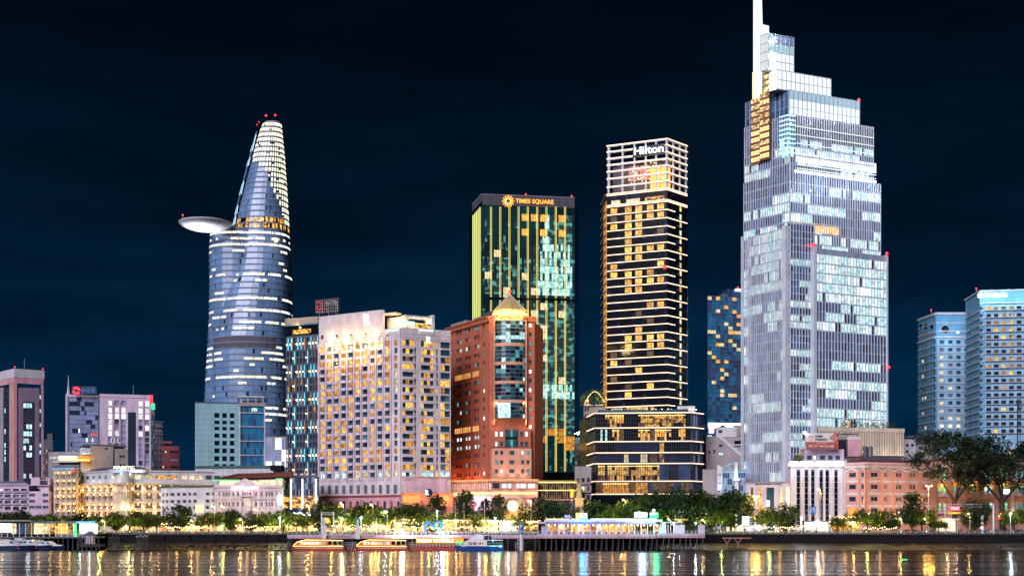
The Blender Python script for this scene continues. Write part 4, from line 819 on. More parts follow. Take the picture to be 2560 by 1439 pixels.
def white_hotel():
 l, c, r = PT(800, 543), PT(1003, 520), PT(1125.5, 530); A = Face(l, c); B = Face(c, r)
 T = Thing('riverside_hotel', 'big lilac white hotel with rows of amber lit rooms and glowing roof floodlights', 'hotel', (*c, G)); zt = B.Z(1060, 822)
 b = MB(); b.prism([l, c, r, (r[0]-2, r[1]+18), (l[0]-6, l[1]+20)], G, zt-1, 'lilac_concrete', 'grey_stone'); T.part('core', b)
 ux = A.U; xs = [808.5, 826, 843.5, 861.5, 879, 897, 915, 933.5, 952, 971]
 n = 17; zlo = A.Z(900, 1168.5); zhi = A.Z(900, 866); dz = (zhi-zlo)/(n-1)
 rs = [(zlo+j*dz-.95, zlo+j*dz+1.15) for j in range(-1, n)]; bl = MB()
 cs = [(ux(x-6.6), ux(x+6.6)) for x in xs]+[(ux(988), ux(995.5))]
 def chA(i, j):
  if j == 0: return pick({'room_cool': 4, 'glass_window': 2, 'room_pale': 3})
  if i == 10: return pick({'glass_window': 5, 'room_amber': 3, 'room_pale': 1})
  return pick({'room_warm': 13, 'glass_window': 9, 'glass_cyanlit': 2, 'glass_navy': 2, 'room_amber': 4})
 kw = dict(frame='glass_smoke', nm=2)
 zA = B.Z(1060, 822)+.001; grid_wall(bl, A, 0, A.L, rs[0][0]-1, rs[-1][1]+1.4, cs, rs, .55, 'lilac_concrete')
 A.box(bl, 0, A.L, G, rs[0][0]-1.001, -.05, .56, 'lilac_concrete'); T.part('river_front_wall', bl)
 for j, rr_ in enumerate(rs):
  for i, (p, q) in enumerate(cs): putwin(T, A, (p+q)/2, sum(rr_)/2, (q-p)*.99, 2.08, chA(i, j), **(kw if i < 10 else dict(frame='glass_smoke', nm=0)))
 b = MB()
 for x in [799.8]+[x+8.9 for x in xs]: A.box(b, ux(x)-.32, ux(x)+.32, rs[0][0]-1.5, rs[-1][1]+1.4, .55, 1.0, 'pink_pale')
 for i, (p, q) in enumerate(cs[:10]):
  for rr_ in rs: A.box(b, p+.3, q-.3, rr_[0]-1.15, rr_[0]-.05, .55, .95, 'lilac_concrete')
 T.part('piers', b)
 b = MB(); lo, hi = rs[-1][1]+1.4, A.Z(940, 776)
 A.box(b, 0, ux(959), lo, hi, -.6, .7, 'lilac_concrete'); A.box(b, ux(959), A.L, lo, A.Z(985, 823), -.6, .7, 'lilac_concrete'); T.part('roof_screen', b)
 letter_R(T, A, 919, 799, 27)
 # half-domed hoods with floodlights under the screen
 for k, x in enumerate((832, 868, 905, 942)):
  y = 853-k*2.6; u = ux(x); z0 = A.Z(x, y+7); b = MB(); w_ = 15*.158
  P = lambda a, t: A.P(u+w_*1.05*cos(a)*cos(t), z0+w_*.75*sin(t), .7+w_*.55*sin(a)*cos(t))
  for i in range(6):
   for j in range(3): a0, a1 = pi*i/6, pi*(i+1)/6; t0, t1 = pi/2*j/3, pi/2*(j+1)/3; b.quad(P(a0,t0),P(a1,t0),P(a1,t1),P(a0,t1),'white_paint')
  T.part('hood', b); b = MB(); b.ball(A.P(u, z0+2.7, 1.2), .42, 'lamp_warm', 6, 5); b.rod(A.P(u, z0+2.4, .5), A.P(u, z0+2.7, 1.2), .1, 'black_metal', 4); T.part('floodlight', b)
  lamp(A.P(u, z0+2.9, 3.3), (1, .62, .22), 420, .4, parent=T); lamp(A.P(u, z0-1.5, 2.4), (1, .66, .25), 1100, .3, parent=T); lamp(A.P(u, z0-7.5, 2.4), (1, .62, .25), 260, .3, parent=T)
 for k, x in enumerate((809, 845, 880, 916.5, 953, 972)): putwin(T, A, ux(x), A.Z(x, 843-k*1.6), 1.2, 1.7, 'glass_smoke', n=.71, nm=0)
 # right face: bay groups and narrow windows
 U = B.U; b = MB(); cB = [(U(1005), U(1032)), (U(1035), U(1039)), (U(1051), U(1083)), (U(1089.5), U(1094)), (U(1100), U(1124))]
 rB = [(a-.15, c+.15) for a, c in rs]
 grid_wall(b, B, 0, B.L, rB[0][0]-1, zt, cB, rB, .55, 'lilac_concrete'); B.box(b, 0, B.L, G, rB[0][0]-1.001, -.05, .56, 'lilac_concrete')
 for z_ in (B.Z(1060, 838), B.Z(1060, 852), rB[-1][1]+.8): B.box(b, 0, B.L, z_, z_+.12, .55, .62, 'grey_stone')
 for rr_ in rB: B.box(b, U(1004), U(1033), rr_[0]-1.2, rr_[0]-.02, .55, 1.1, 'lilac_concrete'); B.box(b, U(1050), U(1084), rr_[0]-1.2, rr_[0]-.02, .55, .9, 'lilac_concrete')
 T.part('side_wall', b)
 for j, rr_ in enumerate(rB):
  for i, (p, q) in enumerate(cB):
   zc = sum(rr_)/2; hh = rr_[1]-rr_[0]-.02
   if i in (1, 3): putwin(T, B, (p+q)/2, zc, (q-p)*.99, hh, pick({'glass_window': 3, 'room_warm': 1, 'glass_smoke': 1, 'room_pale': .5}), nm=0); continue
   parts_ = 3 if i == 0 else 4 if i == 2 else 2
   for k in range(parts_):
    w_ = (q-p)/parts_; m = pick({'room_warm': 6, 'glass_window': 10, 'room_amber': 3, 'glass_navy': 1, 'glass_cyanlit': 1}) if j else pick({'room_cool': 3, 'glass_window': 2})
    putwin(T, B, p+w_*(k+.5), zc, w_*.99, hh, m, nm=1, frame='glass_smoke')
 letter_R(T, B, 1069, 850, 16)
 b = MB(); B.pbox(b, 1090, 1100, 826, 846, .0, .56, 'lilac_concrete'); T.part('panel', b)
 for x0, x1 in ((968, 998), (1046, 1081)):
  Fx = A if x0 < 1000 else B; b = MB(); Fx.pbox(b, x0, x1, 822, 836, .72, .8, 'banner_white'); Fx.pbox(b, x0, x1, 829, 836, .81, 1.2, 'white_metal'); Fx.pbox(b, x0, x1, 822, 824, .81, 1.5, 'white_metal'); T.part('terrace_opening', b)
 # rooftop bar volumes
 b = MB(); zr = B.Z(1060, 822); A.box(b, ux(952), ux(1000), zr, A.Z(975, 789), -5.5, -4, 'cream'); B.box(b, U(1010), U(1084), zr, B.Z(1050, 801), -7, -6, 'cream'); B.box(b, U(1080), U(1086.5), zr, B.Z(1083, 787), -7, 0, 'white_paint'); B.box(b, U(1015), U(1086), B.Z(1050, 792), B.Z(1050, 788), -8, -1.2, 'white_paint'); A.box(b, ux(950), ux(985), A.Z(970, 784), A.Z(970, 780), -5, -1, 'cream'); T.part('rooftop_bar', b)
 b = MB(); A.box(b, ux(985), ux(1002), zr+1, zr+2.6, -1.5, -1.2, 'led_white'); B.box(b, 0, U(1040), zr+1.4, zr+2.9, -1.4, -1.2, 'room_cool'); B.box(b, U(1040), U(1080), zr+.5, zr+2.2, -1.4, -1.2, 'restaurant'); T.part('rooftop_lights', b)
 for x in (1015, 1045, 1070): lamp(B.P(U(x), zr+2.2, -3), (1, .8, .5), 420, .4, parent=T)
 lamp(A.P(ux(975), zr+4, -2), (1, .6, .2), 800, .4, parent=T)
 # podium: tall dark louvre openings, pink band, orange corner
 z1, z2 = A.Z(900, 1218), A.Z(900, 1236)
 for i, x in enumerate((808.5, 826, 844, 862, 880, 898, 916.5, 935, 953.5, 972, 990.5)):
  b = MB(); A.box(b, ux(x)-.85, ux(x)+.85, A.Z(x, 1233), A.Z(x, 1213-.25*i), .565, .6, 'slate')
  for k in range(9): zz = A.Z(x, 1233)+(k+.5)*.33; A.box(b, ux(x)-.8, ux(x)+.8, zz, zz+.08, .6, .68, 'mauve')
  T.part('louvre', b)
 b = MB(); A.box(b, -.2, A.L, A.Z(900, 1242), A.Z(900, 1237.5), .57, 1.2, 'brick_dark'); A.box(b, -.1, A.L-.1, G, A.Z(900, 1242.01), .57, .8, 'pink_paint'); T.part('pink_base', b)
 for x in range(812, 1000, 17): b = MB(); A.pbox(b, x-3, x+3, 1252, 1272, .81, .86, 'glass_smoke' if x % 2 else 'room_dim'); T.part('base_window', b)
 b = MB(); B.box(b, -.3, B.L+.2, B.Z(1060, 1195), B.Z(1060, 1190), .57, .9, 'peach'); B.box(b, U(1012), U(1112), B.Z(1060, 1230), B.Z(1060, 1195.01), .57, 1.1, 'pink_pale'); B.box(b, -.3, B.L+.3, G, B.Z(1060, 1231), .57, 2.2, 'peach'); B.box(b, -.5, B.L+.5, B.Z(1060, 1234.5), B.Z(1060, 1231.01), .57, 2.6, 'peach'); T.part('corner_base', b)
 for x in (1006, 1020, 1085, 1110): b = MB(); B.pbox(b, x-4, x+4, 1243, 1262, 2.21, 2.28, 'gold_stone'); T.part('wall_panel', b)
 for x in (1008, 1024, 1040, 1090, 1104, 1118): lamp(B.P(U(x), B.Z(x, 1246), 4.2), (1, .36, .04), 260, .3, parent=T)
 b = MB(); c_ = Vector(B.P(U(1064.5), B.Z(1064, 1231), 2.5)); v = [(c_.x+10.2*.16*cos(2*pi*i/24)*B.u.x, c_.y+10.2*.16*cos(2*pi*i/24)*B.u.y, c_.z+10.2*.16*sin(2*pi*i/24)) for i in range(24)]
 b.loft([v, [(p[0]+B.n.x*.4, p[1]+B.n.y*.4, p[2]) for p in v]], 'hull_navy'); em_ = T.part('round_sign', b)
 letter_R(T, Face(B.P(0,0,2.4)[:2], B.P(B.L,0,2.4)[:2]), 1065, 1230, 12)
white_hotel()
# ---- orange brick office with glass bow and lit conical roof
def orange_office():
 l, c, r = PT(1127, 571), PT(1223, 540), PT(1336.5, 541); A = Face(l, c); B = Face(c, r); U = B.U; ux = A.U
 T = Thing('brick_office_tower', 'orange brick office tower with bowed teal glass and a golden lit conical roof', 'tower', (*c, G)); zt = B.Z(1240, 800)
 b = MB(); b.prism([l, c, r, (r[0]+4, r[1]+22), (l[0]-4, l[1]+8)], G, zt-.5, 'brick_orange', 'grey_dark'); T.part('core', b)
 def Y(y): return ZZ(y, 540)
 ys = [812+i*23.1 for i in range(17)]; rs = sorted((Y(y+5), Y(y-5)) for y in ys)
 b = MB(); cs = [(ux(1129.5), ux(1131.5)), (ux(1133), ux(1135)), (ux(1143), ux(1149)), (ux(1150.5), ux(1156.5)), (ux(1165), ux(1171)), (ux(1172.5), ux(1178)), (ux(1187), ux(1193)), (ux(1194.5), ux(1200)), (ux(1209), ux(1214.5))]
 bands = {5: 0, 11: 0}
 def ch(i, j):
  if i == 8: return pick({'glass_window': 4, 'room_white': 1, 'room_teal': 3})
  return pick({'glass_smoke': 4, 'glass_window': 4, 'room_teal': 3, 'room_cool': .8}) if j not in (3, 4, 14) else pick({'room_cool': 3, 'glass_window': 1})
 facade(T, b, A, 0, A.L, G, zt, cs, rs, .45, 'brick_orange', ch, nm=0, frame='brick_dark')
 for x in (1160.5, 1182.5, 1204, 1218): A.box(b, ux(x)-.35, ux(x)+.35, G, zt, .45, .75, 'brick_orange')
 T.part('river_wall', b)
 for j in (5, 11):
  b = MB(); A.box(b, ux(1141), ux(1201), rs[j][0]-.3, rs[j][1]+.25, .46, .5, 'room_warm')
  for k in range(13): u = ux(1141)+(ux(1201)-ux(1141))*k/12; A.box(b, u-.1, u+.1, rs[j][0]-.3, rs[j][1]+.25, .51, .9, 'peach')
  T.part('lit_loggia', b, label='row of warm lit loggia openings')
 # front: left strip, bow, right strip
 b = MB(); cl = [(U(1240-17), U(1240-16.5))]; zs = Y(1062)
 B.box(b, U(1223), U(1233.5), G, zt, -.05, 1.6, 'brick_orange'); B.box(b, U(1233.5), U(1236.2), zs, zt, -.05, 2.6, 'peach'); B.box(b, U(1312.5), U(1316), zs, zt, -.05, 2.6, 'peach')
 grid_wall(b, B, U(1316), B.L, G, zt, [(U(1322), U(1329))], rs, .45, 'brick_orange')
 B.box(b, U(1228), U(1233), zs, zt, 1.61, 2.0, 'brick_orange'); T.part('front_wall', b)
 for rr in rs: putwin(T, B, U(1325.5), sum(rr)/2, 1.1, 1.7, pick({'glass_window': 4, 'room_white': 1.2, 'glass_navy': 1, 'room_teal': 1}), nm=0, frame='brick_dark')
 cx, rad = B.U(1274.5), (U(1312.5)-U(1236.2))/2; 
 def bow(y1, y0, m, ex=0.0, n0=2.0, seg=10, dep=3.2, mm=None, w=1.0):
  bb = MB(); pts = [(cx+w*rad*-cos(pi*i/seg), n0+dep*sin(pi*i/seg)+ex) for i in range(seg+1)]
  v0 = [B.P(p[0], Y(y0), p[1]) for p in pts]; v1 = [B.P(p[0], Y(y1), p[1]) for p in pts]
  if mm:
   for i in range(seg):
    q = Face(v0[i][:2], v0[i+1][:2]); nz_ = max(1, round((y0-y1)/9.5))
    for k in range(nz_):
     za, zb_ = Y(y0-(y0-y1)*k/nz_), Y(y0-(y0-y1)*(k+1)/nz_); bb.quad((*v0[i][:2], za), (*v0[i+1][:2], za), (*v0[i+1][:2], zb_), (*v0[i][:2], zb_), mm(i, k))
     q.box(bb, 0, q.L, zb_-.07, zb_+.07, .0, .09, 'steel')
    q.box(bb, -.05, .05, Y(y0), Y(y1), .0, .1, 'grey_dark')
  else:
   back_ = [B.P(cx+w*rad, 0, 0), B.P(cx-w*rad, 0, 0)]
   bb.prism([v[:2] for v in v0]+[p[:2] for p in back_], Y(y0), Y(y1), m)
  return bb
 bands_ = [803, 862, 909, 957, 1004, 1052]
 for k, (a, c_) in enumerate(((805, 860), (868, 906.5), (914.5, 954), (961.5, 1001), (1008.5, 1045.5))):
  lit = {0: 1}.get(k)
  T.part('bow_window', bow(a, c_, None, 0, mm=lambda i, j: 'room_cool' if (k == 0 and j == 1) or (k == 4 and 2 <= i <= 4) or (R.random() < .08) else pick({'glass_teal': 5, 'glass_navy': 4, 'room_teal': 1.6, 'room_dim': .6, 'glass_black': 3})), kind=None)
 for a, c_ in ((797, 805), (860, 868), (906.5, 914.5), (954, 961.5), (1001, 1008.5)): T.part('bow_band', bow(a, c_, 'peach', .25))
 # lower flank blocks
 b = MB(); z_ = Y(1072)
 B.box(b, U(1230), U(1262), Y(1121), z_, 0, 3.0, 'brick_orange'); B.box(b, U(1294), U(1326), Y(1121), z_, 0, 3.0, 'brick_orange')
 B.box(b, U(1238), U(1262), z_, Y(1068), 0, 2.8, 'brick_orange'); B.box(b, U(1294), U(1316), z_, Y(1068), 0, 2.8, 'brick_orange')
 B.box(b, U(1226), U(1328), Y(1121), Y(1117), 0, 3.4, 'brick_dark'); B.box(b, U(1228), U(1327), G+8, Y(1121)-.002, 0, 3.8, 'peach'); T.part('lower_block', b)
 for a, c_ in ((1074, 1092), (1099, 1118)):
  b = MB()
  for i in range(5):
   u0 = U(1262.5)+(U(1293.5)-U(1262.5))*i/5; u1 = U(1262.5)+(U(1293.5)-U(1262.5))*(i+1)/5
   B.box(b, u0+.05, u1-.05, Y(c_), Y(a), 2.8, 3.45, 'room_teal' if i in (2,) else 'glass_teal')
  T.part('window', b)
 for x in (1240, 1253, 1303, 1315):
  for y in (1085.5, 1110): putwin(T, B, U(x), Y(y), 1.3, 1.9, pick({'room_white': 1, 'glass_window': 1}), n=3.02 if y > 1000 else 3, nm=0, frame='brick_dark')
 for y in (1132, 1155.5, 1178):
  for x in (1240, 1253, 1278.5, 1305, 1318): putwin(T, B, U(x), Y(y), 2 if x == 1278.5 else 1.2, 1.7, pick({'glass_window': 3, 'room_teal': 2, 'room_white': .5}), n=3.82, nm=0, frame='brick_dark')
 # cornice, cone
 b = MB()
 for F_, a, c_ in ((A, -2.5, A.L+1.2), (B, -.5, U(1338))): F_.box(b, a, c_, zt-.8, zt+.8, -.8, 1.4, 'brick_orange'); F_.box(b, a-.2, c_+.2, zt+.81, zt+1.4, -.8, 1.9, 'brick_orange')
 T.part('cornice', b)
 b = MB(); A.box(b, -2, ux(1160), zt+1.4, Y(780), -7, -1, 'beige_grey'); A.box(b, ux(1152), ux(1215), Y(786), Y(772), -12, -6, 'grey_dark'); A.box(b, ux(1168), ux(1196), Y(776), Y(764), -12, -7, 'grey_dark'); T.part('roof_plant', b)
 O = B.P(cx, 0, .2); Z0 = Y(796); ring = lambda r_, z_: [(O[0]+r_*cos(2*pi*i/16), O[1]+r_*sin(2*pi*i/16), z_) for i in range(16)]
 b = MB(); b.loft([ring(7.2, Y(797)), ring(7.2, Y(790))], 'gold_stone'); b.loft([ring(6.9, Y(790)), ring(6.9, Y(783))], 'sign_yellow'); b.loft([ring(7.3, Y(783)), ring(7.3, Y(779))], 'gold_stone'); T.part('lantern', b)
 b = MB()
 for i in range(16):
  a = 2*pi*i/16; b.rod((O[0]+7.1*cos(a), O[1]+7.1*sin(a), Y(790)), (O[0]+7.1*cos(a), O[1]+7.1*sin(a), Y(783)), .22, 'cream', 4)
 T.part('lantern_column', b)
 b = MB(); b.loft([ring(7.0, Y(779)), ring(5.0, Y(766)), ring(2.6, Y(752)), ring(.25, Y(737))], 'gold_stone')
 for i in range(16): a = 2*pi*i/16; b.rod((O[0]+7.1*cos(a), O[1]+7.1*sin(a), Y(778.5)), (O[0]+.3*cos(a), O[1]+.3*sin(a), Y(736)), .14, 'cream', 4)
 b.ball((O[0], O[1], Y(735)), .35, 'gold_stone'); T.part('conical_roof', b)
 b = MB(); b.rod((O[0], O[1], Y(735)), (O[0], O[1], Y(729)), .1, 'steel'); b.ball((O[0], O[1], Y(728.5)), .65, 'red_beacon'); T.part('warning_beacon', b)
 for dx in (-7.5, -2.5, 2.5, 7.5): lamp((O[0]+dx, O[1]-10+abs(dx)*.3, Y(790)), (1, .66, .25), 1500, .4, parent=T)
 Fs = Face(B.P(0,0,5.4)[:2], B.P(B.L,0,5.4)[:2]); b = MB(); Fs.pbox(b, 1235, 1311, 789, 800, -.6, -.1, 'brick_dark'); T.part('sign_panel', b)
 text(T, 'MELINH POINT', Fs, 1273, 797, 8.5, 'sign_yellow', .2, 70, bold=.02)
 for x, y in ((1238, 1058), (1313, 1058), (1238, 1010), (1313, 1010)): lamp(B.P(U(x), Y(y), 3.8), (1, .45, .2), 260, .3, parent=T)
 for x in (1252, 1279, 1306): lamp(B.P(U(x), Y(1207), 6), (1, .55, .3), 1500, .5, 'SPOT', (B.n.x*-.2, .25, 1), 70, parent=T)
 for x in (1151, 1182): lamp(A.P(ux(x), Y(1196), 1.6), (1, .75, .4), 380, .3, 'SPOT', (0.05, .12, 1), 38, parent=T)
 for x in (1140, 1170, 1200): lamp(A.P(ux(x), Y(1196), 4), (1, .3, .12), 900, .3, parent=T)
 # two storey base with glowing orange louvres
 T = Thing('podium_building', 'low orange lit podium with bright windows and an arched entrance under the brick tower', 'building', (*PT(1122, 528), G)); 
 P0, P1, P2 = PT(1122, 538), PT(1226, 522), PT(1345, 522); A = Face(P0, P1); B = Face(P1, P2); z = ZZ(1203, 522); Y = lambda y: ZZ(y, 522)
 b = MB(); b.prism([P0, P1, P2, (P2[0], P2[1]+12), (P0[0], P0[1]+10)], G, z-.2, 'salmon', 'grey_stone'); T.part('core', b)
 b = MB()
 for F_ in (A, B): F_.box(b, -.3, F_.L+.2, z-.2, z+.6, -.6, 1.3, 'peach'); F_.box(b, 0, F_.L, Y(1228), Y(1224), .02, 1.0, 'salmon'); F_.box(b, 0, F_.L, Y(1244), Y(1236), .02, .7, 'salmon')
 T.part('cornice', b)
 b = MB()
 for F_ in (A, B): F_.box(b, -.3, F_.L+.2, z+.61, z+.85, 1.0, 1.4, 'orange_edge')
 T.part('light_strip', b)
 for i in range(17): b = MB(); u = A.L*(i+.5)/17; A.box(b, u-.28, u+.28, Y(1223), Y(1206), .03, .8, 'peach'); T.part('fin', b)
 b = MB(); A.box(b, .1, A.L-.1, Y(1222), Y(1206), .02, .06, 'room_white'); A.box(b, .1, A.L-.1, Y(1236), Y(1228.5), .02, .06, 'gold_glow'); B.box(b, .1, B.L-.1, Y(1235), Y(1228.5), .02, .06, 'gold_glow'); T.part('lit_band', b)
 for x, w_ in ((1240, 16), (1261, 12), (1274, 8), (1295, 7), (1308, 14), (1329, 17)): b = MB(); B.pbox(b, x-w_/2, x+w_/2, 1208, 1219, .3, .36, 'room_white' if x > 1250 else 'glass_smoke'); B.pbox(b, x-w_/2-1, x+w_/2+1, 1220, 1222, .3, .8, 'salmon'); T.part('window', b)
 for i in range(24): b = MB(); u = B.L*(i+.5)/24; B.box(b, u-.12, u+.12, Y(1235.5), Y(1228.2), .1, .6, 'salmon'); T.part('baluster', b)
 for x in (1135, 1160, 1185, 1210, 1235, 1262, 1290, 1320, 1340): F_ = A if x < 1226 else B; lamp(F_.P(F_.U(x), Y(1233), 2.0), (1, .42, .08), 90, .2, parent=T)
 for i, x in enumerate((1128, 1141, 1152, 1163, 1185, 1197, 1209, 1222, 1234, 1320, 1332)): F_ = A if x < 1226 else B; b = MB(); F_.pbox(b, x-2, x+2, 1244.2, 1325, .1, .9, 'pink_paint' if i % 2 else 'glass_smoke'); T.part('pier', b)
 b = MB(); cu = B.U(1282); cz = Y(1268)
 for i in range(14):
  a0, a1 = pi*i/14, pi*(i+1)/14; P = lambda a, r, n: B.P(cu+r*cos(a), cz+r*sin(a), n)
  b.box8([P(a0,4.1,.7),P(a1,4.1,.7),P(a1,4.1,2.2),P(a0,4.1,2.2),P(a0,4.9,.7),P(a1,4.9,.7),P(a1,4.9,2.2),P(a0,4.9,2.2)], 'cream')
 for s_ in (-1, 1): B.box(b, cu+s_*4.5-.4, cu+s_*4.5+.4, G, cz, .7, 2.2, 'cream')
 T.part('arched_portal', b); b = MB(); B.box(b, cu-4, cu+4, G, cz+2.8, .6, .66, 'lobby')
 T.part('entrance', b)
 b = MB(); b.ball(B.P(cu, Y(1264), 2.6), 2.1, 'sign_white', 14, 9, 1.0); T.part('globe_light', b, label='big round white globe light in the arch')
 b = MB(); B.pbox(b, 1180, 1228, 1240, 1275, .9, 1.0, 'sign_pink'); T.part('lit_panel', b); lamp(B.P(cu, cz, 5), (1, .7, .4), 350, .4, parent=T); lamp(B.P(B.U(1235), Y(1262), 4), (1, .4, .9), 260, .4, parent=T)
 T = Thing('glass_link_building', 'two storey dark glazed link building with orange cornice line beside the brick podium', 'building', (*PT(1345, 530), G)); F = Face(PT(1345.3, 528), PT(1442, 528)); z = F.Z(1400, 1204)
 box_building(T, F, 12, z-.5, 'grey_dark'); b = MB(); F.box(b, 0, F.L, z-.5, z+.6, -.5, 1, 'gold_stone'); F.pbox(b, 1345.5, 1442, 1223, 1227, .0, .8, 'gold_stone'); F.pbox(b, 1345.5, 1442, 1247, 1250, .0, 1, 'peach'); T.part('ledge', b)
 b = MB(); F.box(b, 0, F.L, z-.3, z-.1, 1.0, 1.1, 'sign_yellow'); F.pbox(b, 1346, 1442, 1224, 1225.3, .8, .9, 'sign_yellow'); T.part('light_strip', b)
 for y1, y0 in ((1207, 1223), (1227, 1247)):
  b = MB(); curtain(b, F, .2, F.L-.1, F.Z(1400, y0), F.Z(1400, y1), 17, 2, lambda i, j: pick({'glass_smoke': 4, 'room_dim': 4, 'glass_black': 3}), 'gold_stone', None, .12, .3, n=.05); T.part('glazing', b, kind='stuff')
orange_office()
# ---- green glass tower with yellow light lines
def green_tower():
 l, c, r = PT(1182, 702), PT(1206, 680), PT(1436, 687.5); A = Face(l, c); B = Face(c, r); T = Thing('glass_skyscraper', 'dark green glass tower with twin yellow vertical light lines and an orange sunburst sign', 'skyscraper', (*c, G)); U = B.U
 zt = B.Z(1206, 486); b = MB(); b.prism([l, c, r, (r[0]+4, r[1]+30), (l[0]-3, l[1]+26)], G, zt-.3, 'glass_black', 'grey_dark'); T.part('core', b)
 xs = [1227.5, 1250.5, 1273.5, 1296.5, 1319.5, 1343, 1366, 1389.5, 1412.5]; Rn = random.Random(9)
 warm = {(6, 4), (6, 5)}
 z0 = B.Z(1320, 1180); z1 = B.Z(1320, 516); nz_ = 36; nx = 40; b = MB(); dz = (z1-z0)/nz_
 runs = {}
 def ch(i, j):
  px = 1206+230*(i+.5)/nx; y = 1180-(1180-516)*(j+.5)/nz_; bay = int((px-1204)/23.1)
  k = (bay, j)
  if k not in runs: runs[k] = Rn.random()
  v = runs[k]
  if bay in (4, 5, 6, 7, 8) and j in (34, 32) and v < .8: return 'room_warm' if i % 4 else 'glass_green'
  if v < .07 and y < 1000: return 'room_pale' if i % 4 else 'glass_green'
  if j in (3, 4, 5) and v < .5: return 'room_amber'
  if px > 1345 and 540+max(0, 1362-px)*9 < y < 740 and px < 1428: return 'mirror_office_teal_bright' if Rn.random() < .8 and (px < 1372 or y > 600) else 'mirror_office_teal'  # glowing panes paint in the neighbour tower's mirror image
  if px > 1335 and (955 < y < 990 and Rn.random() < .75): return 'mirror_office_teal_bright'
  if px > 1335 and 760 < y < 1080: return 'mirror_office_teal'
  if 640 < y < 740: return 'mirror_office_teal' if Rn.random() < .75 else 'glass_green'
  return 'mirror_office_teal' if Rn.random() < .12 and y > 560 else 'glass_green'
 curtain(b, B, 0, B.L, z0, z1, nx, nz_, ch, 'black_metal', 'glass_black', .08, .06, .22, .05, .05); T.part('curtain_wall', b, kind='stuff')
 b = MB(); curtain(b, A, 0, A.L, z0, zt-6, 6, nz_, lambda i, j: 'mirror_office_teal' if Rn.random() < .12 else 'glass_green', 'black_metal', 'glass_black', .06, .05, .2, .05, .05); T.part('side_curtain_wall', b, kind='stuff')
 b = MB(); B.box(b, 0, B.L, z1+.01, zt, .05, .3, 'grey_dark')
 for i in range(60): u = B.L*i/60; B.box(b, u, u+.1, z1+.3, zt-.3, .3, .4, 'black_metal')
 A.box(b, 0, A.L, A.Z(1190, 520), zt, .05, .3, 'grey_dark'); T.part('crown_screen', b)
 b = MB(); B.box(b, -.2, B.L+.2, zt, zt+.25, -.3, .5, 'lavender'); A.box(b, -.2, A.L, zt, zt+.25, -.3, .5, 'white_metal'); T.part('coping', b)
 for x in xs:
  for d in (-2.1, .9):
   for y1, y0 in ((517, 745), (750, 1178)): b = MB(); B.pbox(b, x+d, x+d+.95, y1, y0, .1, .45, 'led_yellow'); T.part('light_strip', b)
 b = MB(); B.box(b, U(1222), B.L, B.Z(1320, 749.8), B.Z(1320, 745.2), .08, .6, 'glass_black'); T.part('mid_band', b)
 for k, x in enumerate((1183, 1187.5, 1191.7, 1196, 1200.5)): b = MB(); A.pbox(b, x, x+.6, 538-k*5, 1178, .1, .4, 'led_yellowgreen'); T.part('light_strip', b)
 b = MB(); cc = B.P(U(1270), B.Z(1270, 504), 1.0)
 for i in range(12):
  a = 2*pi*i/12
  for r_, s_ in ((1.3, .32), (2.1, .42), (2.8, .34)): ao = a+(.26 if r_ == 2.1 else 0); b.ball((cc[0]+r_*cos(ao), cc[1], cc[2]+r_*sin(ao)), s_, 'sign_orange' if r_ > 2 else 'sign_yellow', 5, 4)
 T.part('sunburst_emblem', b); text(T, 'TIMES SQUARE', B, 1336, 505, 10, 'sign_orange', .8, 96, bold=.02)
 for x in (1316, 1431): beacon(T, B.P(U(x), zt+1.6, -2))
 b = MB(); B.pbox(b, 1326, 1440, 1180, 1204, .0, .6, 'glass_black'); T.part('base_band', b)
green_tower()
